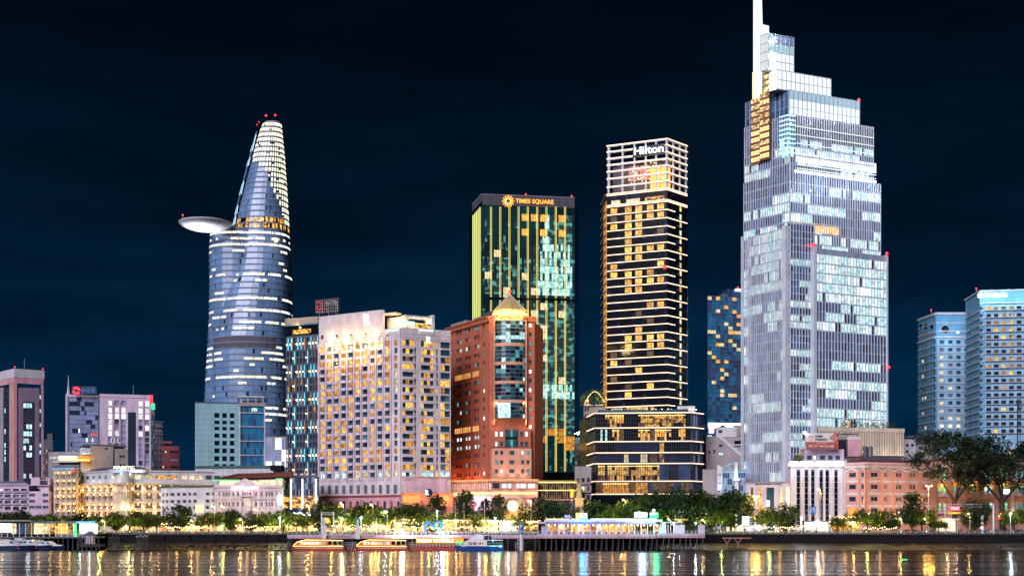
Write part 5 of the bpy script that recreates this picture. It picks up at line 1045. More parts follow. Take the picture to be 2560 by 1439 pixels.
# ---- planted boutique hotel, statue, small tower, crane
def small_middle():
 F = Face(PT(1438, 720), PT(1470, 722)); T = Thing('apartment_tower', 'small white tower with dark window dots in the gap right of the green tower', 'building', (*PT(1440, 720), G)); z = F.Z(1450, 1093); box_building(T, F, 14, z, 'banner_white' if False else 'blue_paint_light'); b = MB()
 facade(T, b, F, 0, F.L, G, z, cols(.2, F.L, 4, .4), [(G+8+i*3.2, G+9.6+i*3.2) for i in range(13)], .3, 'white_paint', {'glass_navy': 4, 'room_white': 1}, nm=0); T.part('wall', b)
 b = MB(); b.ball(F.P(F.U(1444), z+3, 0), 1.0, 'lamp_white'); T.part('floodlight', b); lamp(F.P(F.U(1446), z+2, 3), (.8, .9, 1), 1500, .5, parent=T)
 T = Thing('tower_crane', 'thin lattice crane mast with raised jib in the gap between two towers', 'crane', (*PT(1442, 760), G)); b = MB(); x, y = PT(1442, 760)
 for dx, dy in ((-.6, 0), (.6, 0)): b.rod((x+dx, y, G), (x+dx, y, ZZ(1040, 760)), .12, 'steel', 4)
 for i in range(24): z = G+i*2.8; b.rod((x-.6, y, z), (x+.6, y, z+2.8), .08, 'steel', 4)
 T.part('mast', b); b = MB(); 
 for dx in (-.5, .6): b.rod((x+dx, y, ZZ(1062, 760)), (x+dx+1.0, y, ZZ(964, 760)), .12, 'steel', 4)
 for i in range(14): z = ZZ(1060-i*7, 760); b.rod((x-.5+i*.07, y, z), (x+.6+i*.07, y, z+1.5), .07, 'steel', 4)
 T.part('jib', b)
 F = Face(PT(1459, 592), PT(1518, 592)); T = Thing('boutique_hotel', 'beige boutique hotel overgrown with roof garden plants, left of the lined tower', 'hotel', (*PT(1459, 592), G)); z = F.Z(1480, 1010); U = F.U; box_building(T, F, 14, z, 'beige_wall')
 b = MB(); rs = [(G+10+i*3.4, G+12+i*3.4) for i in range(15)]; facade(T, b, F, 0, U(1475), G, z, [(U(1462), U(1466)), (U(1468), U(1472))], rs, .6, 'beige_wall', {'glass_smoke': 3, 'room_amber': 1}, nm=0); F.box(b, U(1475), F.L, z-12, z, 0, .6, 'beige_wall'); F.pbox(b, 1459, 1522, 1010, 1014, .0, 1.2, 'white_paint'); T.part('wall', b)
 text(T, 'THE MYST', F, 1493, 1011, 9, 'glass_black', 1.3, 44); b = MB()
 for i in range(10):
  t = i/9; a = F.P(U(1462+50*t), z+.5+5.2*sin(pi*t), .5); b.rod(a, F.P(U(1462+50*(t+.1)), z+.5+5.2*sin(pi*min(1, t+.1)), .5), .22, 'gold_glow', 4)
 T.part('arch_light', b)
 F2 = F
 b = MB(); rn = random.Random(2)
 for i in range(900):
  t = rn.random(); x = U(1450+68*t) if i < 600 else U(1458+rn.random()*6); h = z-1+rn.random()*(4.6+3.5*sin(pi*t)) if i < 600 else z-rn.random()*48; p = F.P(x, h, rn.uniform(-3, 2.2)); s_ = .42
  q = Vector((rn.uniform(-1,1), rn.uniform(-1,1), rn.uniform(-1,1))).normalized()*s_; r_ = q.orthogonal().normalized()*s_; p = Vector(p); b.quad(p-q, p-r_*.5, p+q, p+r_*.5, rn.choice(('leaf_mid', 'leaf_light', 'leaf_mid')))
 T.part('roof_garden', b, kind='stuff'); 
 for x in (1470, 1500): lamp(F.P(U(x), z+2, 3), (1, .75, .3), 420, .4, parent=T)
 F = Face(PT(1437, 545), PT(1478, 545)); T = Thing('apartment_house', 'old grey corner house with balconies behind the golden statue', 'building', (*PT(1437, 545), G)); z = F.Z(1450, 1165); U = F.U; box_building(T, F, 12, z, 'beige_wall'); b = MB()
 facade(T, b, F, 0, F.L, G, z, cols(.2, F.L-.1, 3, .6), [(G+3+i*3.5, G+5.2+i*3.5) for i in range(6)], .5, 'beige_wall', {'glass_smoke': 3, 'room_dim': 2, 'room_pale': .5}); T.part('wall', b)
 for j in range(6): b = MB(); F.box(b, U(1452), U(1476), G+2.6+j*3.5, G+3.5+j*3.5, .51, 1.5, 'grey_stone'); T.part('balcony', b)
 # statue on its pedestal
 x, y = PT(1448, 500); T = Thing('statue', 'golden lit statue of a robed warrior pointing down, on a tall pedestal', 'statue', (x, y, G)); b = MB(); zp = ZZ(1244, 500)
 for r0, z_, z1_ in ((2.8, G, G+1.2), (2.0, G+1.2, G+2.4), (1.5, G+2.4, zp-.6), (1.9, zp-.6, zp)): b.prism([(x-r0, y-r0), (x+r0, y-r0), (x+r0, y+r0), (x-r0, y+r0)], z_, z1_-.001, 'gold_stone')
 T.part('pedestal', b); b = MB(); E = lambda cx_, cy_, cz_, a_, c_: [(x+cx_+a_*cos(2*pi*i/10), y+cy_+c_*sin(2*pi*i/10), zp+cz_) for i in range(10)]
 b.loft([E(0,0,0,1.25,1), E(0,0,1.2,1.05,.8), E(.05,0,2.4,.75,.55), E(0,0,3.3,.95,.55), E(-.05,0,4.0,.85,.5), E(-.1,0,4.4,.35,.3), E(-.1,0,4.6,.3,.3), E(-.1,0,4.9,.42,.4), E(-.1,0,5.3,.38,.36), E(-.1,0,5.6,.22,.2), E(-.1,0,6.0,.08,.08)], 'gold_stone')
 b.loft([[(x+a_+.22*r_*cos(2*pi*i/8), y-.3+.22*r_*sin(2*pi*i/8)-q_, zp+z_) for i in range(8)] for a_, z_, r_, q_ in ((-.7, 3.9, 1.6, 0), (-1.25, 3.1, 1.3, .3), (-1.75, 2.5, 1, .8), (-2.1, 2.0, .6, 1.2))], 'gold_stone')
 b.loft([[(x+a_+.22*r_*cos(2*pi*i/8), y-.2+.22*r_*sin(2*pi*i/8)-q_, zp+z_) for i in range(8)] for a_, z_, r_, q_ in ((.7, 3.9, 1.6, 0), (1.3, 3.2, 1.3, .3), (1.5, 2.4, 1, .6), (1.2, 2.1, .7, 1.0))], 'gold_stone')
 b.loft([[(x+a_+.5*r_*cos(2*pi*i/8), y+.6, zp+z_+.3*r_*sin(2*pi*i/8)) for i in range(8)] for a_, z_, r_ in ((.2, 3.8, 1), (.9, 2.4, 1.5), (1.7, .8, 1.2), (1.9, .1, .3))], 'gold_stone'); T.part('figure', b)
 for dx in (-3, 3): lamp((x+dx, y-4, zp-1.5), (1, .6, .22), 330, .3, parent=T)
 S = Thing('upright_light_sign', 'glowing orange upright sign just left of the golden statue', 'sign', PT(1430, 503)+(G,)); F = Face(PT(1424, 503), PT(1436, 503)); b = MB()
 for k in range(3): F.pbox(b, 1426, 1433, 1222+k*7, 1228+k*7, .1, .5, 'sign_orange')
 S.part('light_box', b); b = MB(); F.pbox(b, 1428.5, 1430.5, 1243, 1332, .1, .4, 'steel'); S.part('post', b); lamp(F.P(F.U(1429), ZZ(1232, 503), 1.5), (1, .4, .05), 150, .3, parent=S)
small_middle()
# ---- the tower wrapped in light lines
def lined_tower():
 l0, l, c, r = PT(1507, 604), PT(1519, 585), PT(1668, 574), PT(1717, 585); S_ = Face(l0, l); A = Face(l, c); B = Face(c, r)
 T = Thing('hotel_skyscraper', 'dark glass hotel tower wrapped in thin pinkish white light lines with big roof letters', 'skyscraper', (*c, G)); zt = B.Z(1668, 346)
 def zy(y): return ZZ(y, 574)        # rows measured at the near corner
 b = MB(); b.prism([l, c, r, (r[0]+4, r[1]+26), l0], G, zy(480), 'glass_black', 'grey_dark'); T.part('core', b)
 Rn = random.Random(33); zb, ztw = zy(1020), zy(471)
 lines = [1012-20.35*i for i in range(26)]      # near-corner rows of the light lines
 b = MB()
 for F_, n in ((A, 20), (B, 9)):
  curtain(b, F_, 0, F_.L, zb, ztw, n, 27, lambda i, j: 'glass_black' if Rn.random() < .8 else 'glass_navy', 'glass_black', 'glass_black', .06, .06, .5, .08, .03)
 T.part('curtain_wall', b, kind='stuff')
 b = MB(); curtain(b, S_, 0, S_.L, zb, ztw, 4, 27, lambda i, j: 'glass_smoke', 'glass_black', 'grey_stone', .1, .2, .4, 1.2, .03); T.part('side_wall', b, kind='stuff')
 def strip(F_, u0, u1, y, h=.3, m='led_warm', n=.35, z=None):
  b = MB(); z = zy(y) if z is None else z; F_.box(b, u0, u1, z-h/2, z+h/2, n-.2, n, m); T.part('light_strip', b)
 for k, y in enumerate(lines):
  strip(A, -.3, A.L+.2, y); strip(B, -.1, B.L*(1 if k % 2 else .38), y)
  if k % 2 == 0:
   b = MB(); z = zy(y); p = [S_.P(S_.L, z, .6), S_.P(S_.L+.3, z+3.4, .6), S_.P(S_.L*.55, z+1.2, .9), S_.P(S_.L*.5, z-1.0, .9)]; b.box8([A.P(-.35, z-.2, .35), S_.P(S_.L*.45, z-2.2, .6), S_.P(S_.L*.45, z-1.8, .5), A.P(-.35, z+.2, .2), A.P(-.35, z+6.8, .35), S_.P(S_.L*.45, z+4.4, .6), S_.P(S_.L*.45, z+4.8, .5), A.P(-.35, z+7, .2)], 'gold_dim'); T.part('lit_side_panel', b)
 strip(A, -.3, A.L+.2, 503); strip(B, -.1, B.L, 503); strip(A, -.3, A.L+.2, 499); strip(B, -.1, B.L, 499)
 strip(A, -.3, A.L+.2, 474); strip(B, -.1, B.L, 474); strip(A, -.3, A.L+.2, 470); strip(B, -.1, B.L, 470)
 # guest rooms: lit and dark, each a window
 xs = [1535, 1571, 1597, 1626, 1652]; U = A.U
 lit = {0: [1, 1, 1, 1, 1], 1: [0, 1, 1, 1, 1], 2: [1, 1, 1, 0, 0], 3: [0, 1, 1, 0, 0], 4: [0, 1, 0, 0, 0], 5: [0, 1, 1, 1, 1], 6: [0, 1, 1, 0, 0], 7: [1, 0, 0, 0, 1], 8: [1, 1, 1, 1, 0], 9: [0, 1, 1, 1, 1], 10: [0, 1, 1, 0, 0], 12: [0, 0, 0, 1, 1], 15: [0, 0, 1, 0, 0], 16: [0, 1, 1, 1, 1], 17: [0, 1, 0, 1, 1], 19: [1, 0, 0, 0, 0], 20: [0, 0, 1, 0, 0], 22: [0, 0, 0, 1, 0], 23: [0, 1, 0, 0, 0]}
 for k in range(25):
  z = zy(lines[25-k]+9.5)-3.55 if False else zy(1012-20.35*(24-k)-9.3)
  row = lit.get(k, [0]*5)
  for i, x in enumerate(xs):
   m = 'room_warm' if row[i] else ('glass_black' if Rn.random() < .85 else 'room_dim')
   putwin(T, A, U(x), z, 3.2, 2.3, m, n=.12, nm=2 if i % 2 else 1, frame='glass_black')
  putwin(T, B, B.L*.66, z+.3, 1.5, 2.4, 'room_pale' if k % 5 else 'room_warm', n=.12, nm=0, frame='glass_black')
  if k % 3: lamp(B.P(B.L*.66, z+.3, 1.2), (1, .6, .2), 6, .2, parent=T)
 for x, w_, m in ((1540, 22, 'room_pale'), (1583, 34, 'led_green' if False else 'room_pale'), (1637, 48, 'restaurant')): b = MB(); A.box(b, U(x-w_/2), U(x+w_/2), zy(498), zy(488), .12, .18, m); T.part('bar_window', b)
 # open crown frame
 zc0 = zy(468); b = MB()
 xc = [1521, 1556, 1586, 1614, 1640, 1666]
 for x in xc: A.box(b, U(x)-.35, U(x)+.35, zc0, zt, -.6, .1, 'white_metal')
 for f in (0.02, .33, .66, .98): B.box(b, B.L*f-.35, B.L*f+.35, zc0, zt, -.6, .1, 'white_metal')
 for x in (1523, 1556, 1586): b.rod(A.P(U(x), zc0+3, -.8), A.P(U(x), zt, -.8), .25, 'white_metal', 4)
 T.part('crown_frame', b)
 for k, y in enumerate((347, 362.5, 380, 396, 413, 431, 452)):
  for F_ in (A, B):
   b = MB(); z = zy(y); F_.box(b, -.4, F_.L+.2, z-.45, z+.05, -.7, .12, 'white_metal'); T.part('crown_beam', b)
   strip(F_, -.4, F_.L+.3, y-.4, .28)
 b = MB(); A.box(b, U(1519), U(1664), zc0, zy(392), -9, -7, 'grey_dark'); T.part('inner_core', b)
 for i, (a, c_) in enumerate(((1560, 1585), (1588, 1612), (1614, 1638), (1640, 1664))):
  b = MB(); y1, y0 = (396, 433) if i < 2 else (404, 466); A.box(b, U(a), U(c_), zy(y0), zy(y1), -6.9, -6.5, 'orange_edge' if i > 1 else 'salmon'); T.part('lit_screen', b, label='glowing orange screen wall inside the roof frame')
 b = MB()
 for i in range(46): u = Rn.uniform(U(1560), U(1664)); b.ball(A.P(u, Rn.uniform(zy(440), zy(390)), -6.2), .16, 'bulb', 4, 3)
 T.part('string_bulbs', b, kind='stuff')
 for x in (1540, 1580, 1625, 1655): lamp(A.P(U(x), zy(405), -3), (1, .75, .7), 160, .6, parent=T); lamp(A.P(U(x), zy(450), -3), (1, .5, .3), 260, .6, parent=T)
 for x in (1535, 1580, 1640): lamp(A.P(U(x), zy(365), -3), (.9, .9, 1), 120, .6, parent=T)
 b = MB(); A.pbox(b, 1583, 1663, 364, 389, .2, .4, 'glass_black'); T.part('sign_panel', b)
 text(T, 'Hilton', A, 1623, 376, 19, 'sign_white', .7, 76, bold=.015, ext=.25)
 b = MB(); 
 b.ball(A.P(U(1663), zy(668), 1.0), .8, 'red_beacon'); T.part('warning_beacon', b)
 # podium
 p = [PT(1471, 578), PT(1489, 560), PT(1726, 556), PT(1755, 563)]; T = Thing('hotel_podium', 'wide dark glass podium banded by light lines with golden restaurants inside, under the lined tower', 'building', (*p[1], G)); Fs = [Face(p[i], p[i+1]) for i in range(3)]
 Y = lambda y: ZZ(y, 559); ztp = Y(1032); b = MB(); b.prism(p+[(p[3][0]+5, p[3][1]+22), (p[0][0]-3, p[0][1]+18)], G, ztp-.1, 'glass_black', 'grey_dark'); T.part('core', b)
 ys = [1032, 1069, 1103, 1131, 1158, 1202, 1234]
 for k, y in enumerate(ys):
  for F_ in Fs:
   b = MB(); F_.box(b, -.2, F_.L+.15, Y(y)-.55, Y(y)+.2, .0, .6, 'grey_dark'); T.part('storey_edge', b); b = MB(); F_.box(b, -.25, F_.L+.25, Y(y)-.16, Y(y)+.14, .6, .85, 'led_warm'); T.part('light_strip', b)
 F = Fs[1]; U = F.U
 def glz(k, ch):
  b = MB(); z0, z1 = Y(ys[k+1])+.25, Y(ys[k])-.6; gold = ('restaurant', 'room_warm', 'lobby')
  def ch2(i, j):
   m = ch(i, j); return ('room_dim' if R.random() < .5 else 'glass_black') if m in gold and (R.random() < .14 or (j == 0 and R.random() < .4)) else m
  curtain(b, F, 0, F.L, z0, z1, 40, 3 if z1-z0 > 4 else 2, ch2, 'black_metal', 'black_metal', .2, .18, .1, .1, .04); T.part('glazing', b, kind='stuff')
  b = MB(); curtain(b, Fs[0], 0, Fs[0].L, Y(ys[k+1])+.25, Y(ys[k])-.6, 5, 1, lambda i, j: 'glass_smoke', 'black_metal', None, .1, .15, n=.04); curtain(b, Fs[2], 0, Fs[2].L, Y(ys[k+1])+.25, Y(ys[k])-.6, 5, 1, lambda i, j: pick({'glass_blue': 2, 'glass_pale': 1, 'glass_navy': 2}), 'black_metal', None, .1, .15, n=.04); T.part('side_glazing', b, kind='stuff')
 glz(0, lambda i, j: 'restaurant' if (4 <= i < 8 or 18 <= i < 26 or 26 <= i < 38) else ('room_warm' if i in (8, 9, 10, 11) else 'glass_black'))
 glz(1, lambda i, j: 'led_green' if i in (2, 3, 4) and 0 else ('room_warm' if i in (7, 8, 9, 18, 19, 20, 21, 22, 25, 26, 27, 28, 29, 30, 31, 35, 36, 37) else 'room_dim' if i in (10, 11, 23, 24) else ('room_cool' if i in (2, 4) else 'glass_black')))
 glz(2, lambda i, j: 'lobby' if i in (27, 28) else ('glass_black' if i < 8 or i > 28 else 'glass_navy'))
 glz(3, lambda i, j: 'room_pale' if i in (12, 13, 19, 20, 21) else ('room_dim' if 22 < i < 26 else 'lobby' if i in (27, 28) else 'room_cool' if i in (2, 37) and 0 else 'glass_navy'))
 glz(4, lambda i, j: 'lobby' if 1 <= i < 27 and i not in (4, 14) else ('glass_blue' if 26 < i < 31 or i > 34 else 'glass_smoke'))
 glz(5, lambda i, j: 'room_amber' if 2 < i < 14 or 16 < i < 22 else ('glass_blue' if 20 < i < 24 or 32 < i < 36 else 'room_dim'))
 for k, i0, i1 in ((0, 4, 8), (0, 8, 12), (0, 18, 26), (0, 26, 38), (1, 7, 10), (1, 18, 23), (1, 25, 32), (4, 1, 4), (4, 5, 27), (5, 3, 14)):
  b = MB(); u = F.L/40; F.box(b, u*i0+.1, u*i1-.1, Y(ys[k])-1.2, Y(ys[k])-.95, .05, .1, 'sign_yellow'); T.part('ceiling_light', b)
 b = MB(); F.box(b, 1, F.L-1, ztp+.2, ztp+1.5, -.3, -.2, 'glass_teal'); 
 for i in range(30): u = 1+(F.L-2)*i/29; F.box(b, u-.04, u+.04, ztp+.2, ztp+1.6, -.35, -.15, 'steel')
 T.part('balustrade', b); b = MB(); F.box(b, U(1566), U(1620), Y(1030), Y(1015), -5, -3.2, 'room_warm'); F.box(b, U(1626), U(1636), Y(1030), Y(1015), -5, -3.2, 'lobby'); F.box(b, U(1532), U(1556), Y(1030), Y(1018), -5, -3.2, 'room_pale'); T.part('roof_lounge', b)
 b = MB(); F.box(b, U(1694), U(1738), ztp, Y(1014), -6, -3, 'white_paint'); T.part('roof_pavilion', b)
 b = MB()
 for i in range(28): b.ball(F.P(U(1530+i*7.8), ztp+1.0+R.random()*.6, -1), .22, 'bulb', 4, 3)
 T.part('terrace_lights', b, kind='stuff')
lined_tower()
# ---- slim residential tower behind
def back_tower():
 F = Face(PT(1769, 800), PT(1862, 806)); T = Thing('glass_skyscraper', 'slim blue glass tower with scattered yellow rooms, behind the tall stepped tower', 'skyscraper', (*PT(1769, 800), G)); z = F.Z(1800, 741); U = F.U
 box_building(T, F, 24, z-.3, 'glass_navy'); b = MB(); Rn = random.Random(8); runs = {}
 def ch(i, j):
  k = (i//2, j); runs.setdefault(k, Rn.random()); v = runs[k]
  if j < 5: return 'room_white' if v < .5 else 'glass_cyanlit'
  if j < 24: return 'room_warm' if v < .10 else 'room_cool' if v < .42 else 'glass_sky' if v < .85 else 'glass_blue'
  return 'room_warm' if v < .06 else 'room_pale' if v < .12 else 'glass_sky' if v < .6 else 'glass_blue'
 curtain(b, F, 0, F.L, G, z, 18, 56, ch, 'slate', 'slate', .08, .1, .5, .2, .03); T.part('curtain_wall', b, kind='stuff')
 b = MB(); F.box(b, U(1822), U(1860), z, F.Z(1840, 722), -10, -1, 'glass_blue'); F.box(b, U(1808), U(1824), z, F.Z(1815, 733), -10, -2, 'slate'); T.part('penthouse', b)
 b = MB(); F.pbox(b, 1838, 1862, 722, 728, .0, .4, 'sign_white'); T.part('roof_light', b)
 beacon(T, F.P(U(1848), F.Z(1848, 716), -2)); beacon(T, F.P(U(1828), F.Z(1828, 730), -2))
 b = MB(); F.pbox(b, 1770, 1860, 1057, 1070, .3, .5, 'sign_white'); T.part('light_band', b); b = MB(); F.pbox(b, 1772, 1784, 1070, 1082, .3, .6, 'sign_pink'); T.part('neon_sign', b)
back_tower()
# ---- low buildings in front of it
def mid_right():
 F = Face(PT(1765, 575), PT(1862, 572)); T = Thing('office_building', 'weathered white office with a sloping shaded wall and small dark windows', 'building', (*PT(1765, 575), G)); U = F.U; z = F.Z(1800, 1090)
 box_building(T, F, 14, z, 'beige_wall'); b = MB(); F.box(b, 0, F.L, G, z, 0, .3, 'beige_wall'); F.pbox(b, 1790, 1842, 1067, 1092, -6, .6, 'white_paint'); F.pbox(b, 1833, 1862, 1062, 1088, -8, .2, 'beige_grey')
 b.box8([F.P(U(1795), F.Z(1800, 1092), .3), F.P(U(1806), F.Z(1800, 1092), .3), F.P(U(1806), F.Z(1800, 1092), .9), F.P(U(1795), F.Z(1800, 1092), .9), F.P(U(1850), F.Z(1850, 1140), .3), F.P(U(1862), F.Z(1860, 1140), .3), F.P(U(1862), F.Z(1860, 1140), .9), F.P(U(1850), F.Z(1850, 1140), .9)], 'white_paint'); T.part('wall', b)
 for x, y, w_, h in ((1801, 1078, 9, 7), (1802, 1113, 9, 6), (1773, 1130, 5, 8), (1786, 1128, 5, 9), (1802, 1134, 11, 7), (1776, 1107, 3, 3)): D_ = 575; putwin(T, F, U(x), F.Z(x, y), w_*D_/FL, h*D_/FL, 'room_cool' if y == 1134 else 'glass_smoke', n=.62 if y < 1090 else .32, frame='brick_dark' if x < 1790 else 'slate')
 b = MB(); F.pbox(b, 1836, 1861, 1101, 1110, .31, .9, 'glass_black'); F.pbox(b, 1833, 1862, 1110, 1113, .31, 1.4, 'white_paint'); T.part('balcony', b)
 b = MB(); c = F.P(U(1806), F.Z(1806, 1067), -2); b.add([(c[0]-1.8, c[1]-1.5, c[2]), (c[0]+1.8, c[1]-1.5, c[2]), (c[0]+1.8, c[1]+1.5, c[2]), (c[0]-1.8, c[1]+1.5, c[2]), (c[0], c[1], c[2]+1.2)], [(0,1,4), (1,2,4), (2,3,4), (3,0,4)], 'glass_black'); T.part('roof_lantern', b)
 F = Face(PT(1757, 545), PT(1864, 540)); T = Thing('shopping_building', 'pale blue glass building with a white arched truss and central column', 'building', (*PT(1757, 545), G)); U = F.U; z = F.Z(1800, 1172)
 box_building(T, F, 16, z, 'beige_wall'); b = MB(); F.box(b, 0, U(1792), G, z, 0, .4, 'beige_wall'); F.box(b, U(1787), U(1788), G, z, .4, .6, 'grey_stone'); T.part('side_wall', b)
 b = MB(); u0, u1 = U(1794), U(1807); zt = F.Z(1800, 1160)
 b.add([F.P(u0, G, 0), F.P(u1, G, 0), F.P(u1, z+.6, 0), F.P(u0, zt, 0), F.P(u0, G, 1.2), F.P(u1, G, 1.2), F.P(u1, z+.6, 1.2), F.P(u0, zt, 1.2)], [(4,5,6,7), (0,4,7,3), (1,5,6,2), (3,7,6,2)], 'white_paint'); T.part('gable', b)
 for y in (1186, 1207): putwin(T, F, U(1800.5), F.Z(1800, y), 1.1, .9, 'glass_pale', n=1.22); 
 b = MB(); curtain(b, F, U(1807), F.L, G, F.Z(1840, 1177), 10, 9, lambda i, j: pick({'glass_pale': 3, 'glass_blue': 3, 'room_teal': 1, 'glass_cyanlit': 2}), 'steel', 'steel', .08, .12, .12, .1, .2); T.part('curtain_wall', b, kind='stuff')
 b = MB(); cu = U(1842); 
 for i in range(12):
  a0, a1 = pi*i/12, pi*(i+1)/12; zb = F.Z(1840, 1178); P = lambda a, k: F.P(cu+5.9*cos(a)*k, zb+3.6*sin(a)*k, .9)
  b.rod(P(a0, 1), P(a1, 1), .28, 'blue_paint_light', 5)
  if i % 2 == 0: b.rod(P(a0, 1), F.P(cu+5.9*cos(a0), zb-.2, .9), .14, 'blue_paint_light', 4)
 F.box(b, cu-6, cu+6, zb-.5, zb-.1, .7, 1.1, 'blue_paint_light'); b.rod(F.P(cu-1, zb, .9), F.P(cu-4.2, zb+2.6, .9), .14, 'blue_paint_light', 4); b.rod(F.P(cu+1, zb, .9), F.P(cu+4.2, zb+2.6, .9), .14, 'blue_paint_light', 4); T.part('arch_truss', b)
 b = MB(); F.pbox(b, 1838, 1846, 1155, 1195, .7, 2.2, 'white_paint'); F.pbox(b, 1834, 1852, 1196, 1201, .5, 2.6, 'white_paint'); F.pbox(b, 1838, 1848, 1201.2, 1300, .6, 2.0, 'white_paint'); T.part('column', b); 
 lamp(F.P(cu, zb-2, 4), (.5, .8, 1), 420, .4, parent=T); lamp(F.P(U(1800), zb-6, 4), (.6, .8, 1), 200, .4, parent=T)
mid_right()
# ---- the tall stepped tower with the mast
def stepped_tower():
 T = Thing('stepped_skyscraper', 'tall stepped silver white tower with glowing crown, gold lift shafts and a mast', 'skyscraper', (*PT(1975, 545), G)); Rn = random.Random(5)
 C = Vector(PT(1975, 545)); uR = Vector((.911, .412)); uL = Vector((-.65, .76)); uL.normalize()
 def on(dirv, px, n=0.0, base=C):      # point on the line base+t*dir seen in photo column px
  k = (px-1280)/FL; t = (k*base.y-base.x)/(dirv.x-k*dirv.y); return base+dirv*t
 def rowsfor(Zt): return Zt
 fl = 4.13
 litR = {}
 def chooser(seed, base_j=0, density=None):
  rn = random.Random(seed); row = {}; st = {}
  def ch(i, j):
   jj = j+base_j
   if jj not in row: row[jj] = (density or {}).get(jj, rn.choice((.08, .15, .25, .35, .5, .65)))
   s = st.get(jj, [0, 'd'])
   if s[0] <= 0: k_ = 'l' if rn.random() < row[jj] else 'd'; s = [rn.randrange(6, 18) if k_ == 'l' else rn.randrange(3, 9), k_]
   s[0] -= 1; st[jj] = s
   if s[1] == 'l': return rn.choice(('room_cool', 'room_white', 'room_cool', 'tower_lit'))if rn.random() < .93 else 'glass_navy'
   return rn.choice(('glass_tower', 'glass_tower', 'glass_blue', 'glass_navy'))
  return ch
 glass('glass_tower', (.08, .16, .32), .2, .3); room('tower_lit', (.3, .5, .5), (.85, 1, .95), 1.0, (.4, .4, .5)); room('tower_gold', (.8, .3, .05), (1, .7, .3), 1.1, (.4, .4, .5))
 dens = {26: .9, 25: .97, 24: .97, 23: .97, 22: .9, 21: .3, 20: .7, 29: .5, 31: .35, 18: .55, 10: .5, 9: .4, 36: .2, 37: .5, 38: .6, 35: .3, 27: .3, 15: .4, 16: .3, 13: .4, 33: .35, 39: .5, 40: .4, 28: .3, 12: .15, 7: .2, 4: .3}
 def tier(name, pxL, pxR, z0, z1, ch=None, offR=0.0, offL=0.0, m_fin='tower_fin', fd=.5, leftface=True, nb=1.24, crown=False, slabm='tower_band', fins=True, base=None):
  cpt = base or C; nR = Vector((uR.y, -uR.x)); p = cpt+nR*offR
  pr = on(uR, pxR, base=p); pl = on(uL, pxL, base=p)
  FR = Face(p, pr); FLf = Face(pl, p)
  core = MB(); core.prism([pl, p, pr, pl+(pr-p)], z0, z1-.3, 'grey_dark', 'grey_stone'); T.part(name+'_core', core)
  nz = max(1, round((z1-z0)/fl))
  for F, sd in ((FR, 1), (FLf, 2)):
   if sd == 2 and not leftface: continue
   b = MB(); nu = max(2, round(F.L/nb)); c_ = ch(sd) if ch else chooser(sd*7+int(z0), round((z0-G)/fl), dens)
   curtain(b, F, 0, F.L, z0, z1, nu, nz, c_, m_fin if fins else None, slabm, (.26 if nb < 2 else .3), fd, .55 if not crown else .2, .18, .03)
   T.part(name+'_curtain_wall', b, kind='stuff')
  return p, FR, FLf
 Zt = lambda px, py, base=C: CZ+(HZ-py)*on(uR, px, base=base).y/FL
 # storey levels
 Z5 = Zt(2200, 461); Z4 = Zt(2181, 319); Z3 = Zt(2148, 252); Z2 = Zt(2077, 193); Z1 = Zt(1983, 87); Zlit = Zt(2190, 455)
 tier('main_shaft', 1861, 2200, G+14, Z5)
 m0 = Z4-9.2
 tier('upper_shaft', 1863, 2182, Z5, m0)
 tier('louvre_storey', 1863, 2182, m0, Z4, ch=lambda s: (lambda i, j: 'glass_smoke' if s == 1 else 'glass_tower'), slabm='mauve')
 p4, F4, L4 = tier('crown_lower', 1865, 2148, Z4, Z3, ch=lambda s: (lambda i, j: ('lit_crown' if j < 2 else 'lit_crown_dim') if s == 1 else ('glass_tower' if (i+j) % 3 else 'glass_blue')), offR=-.8, crown=True, m_fin='tower_band', slabm='tower_band', nb=2.2, fd=.35)  # floodlight painted in as panel glow, dimmer in rows away from the lamps
 b5 = Vector(on(uR, 1942)); F5 = Face(b5, on(uR, 2077))
 sh = Vector((uR.y, -uR.x))*-1.6
 def block(name, pxa, pxb, z0, z1, off, ch, depthpx=10, left=True, nb=2.2, lm='glass_tower'):
  a = on(uR, pxa)+Vector((uR.y, -uR.x))*off; a = on(uR, pxa, base=a); bb = on(uR, pxb, base=a); F = Face(a, bb); dp = uL*4
  core = MB(); core.prism([a, bb, bb+dp, a+dp], z0, z1-.2, 'grey_dark', 'grey_stone'); T.part(name+'_core', core)
  nz = max(1, round((z1-z0)/fl)); b = MB(); curtain(b, F, 0, F.L, z0, z1, max(2, round(F.L/nb)), nz, ch, 'tower_band', 'tower_band', .2, .3, .22, .3, .03); T.part(name+'_glazing', b, kind='stuff')
  Fl = Face(a+dp, a); b = MB(); curtain(b, Fl, 0, Fl.L, z0, z1, 6, nz, lambda i, j: lm, 'white_metal', 'tower_band', .15, .3, .25, .2, .03); T.part(name+'_side', b, kind='stuff'); return F
 block('crown_middle', 1943, 2077, Z3, Z2, -2, lambda i, j: 'lit_crown' if j < 2 else 'lit_crown_dim')
 F1 = block('crown_top', 1921, 1984, Z2, Z1, -3, lambda i, j: 'lit_crown' if j < 2 else ('lit_crown_dim' if j == 2 else ('glass_pale' if i > 0 else 'lit_crown_dim')), lm='lit_crown')
 # bright light ledges across the right face
 FR = Face(C, on(uR, 2196)); FL2 = Face(on(uL, 1862), C)
 for y, h, m in ((456, .8, 'white_fascia'), (447, .3, 'lit_crown'), (438, .35, 'lit_crown')):
  b = MB(); z = Zt(2190, y+2.5); FR.box(b, FR.U(1990) if y != 456 else FR.U(1985), FR.U(2187), z, z+h, .55, .95, m); T.part('light_ledge', b)
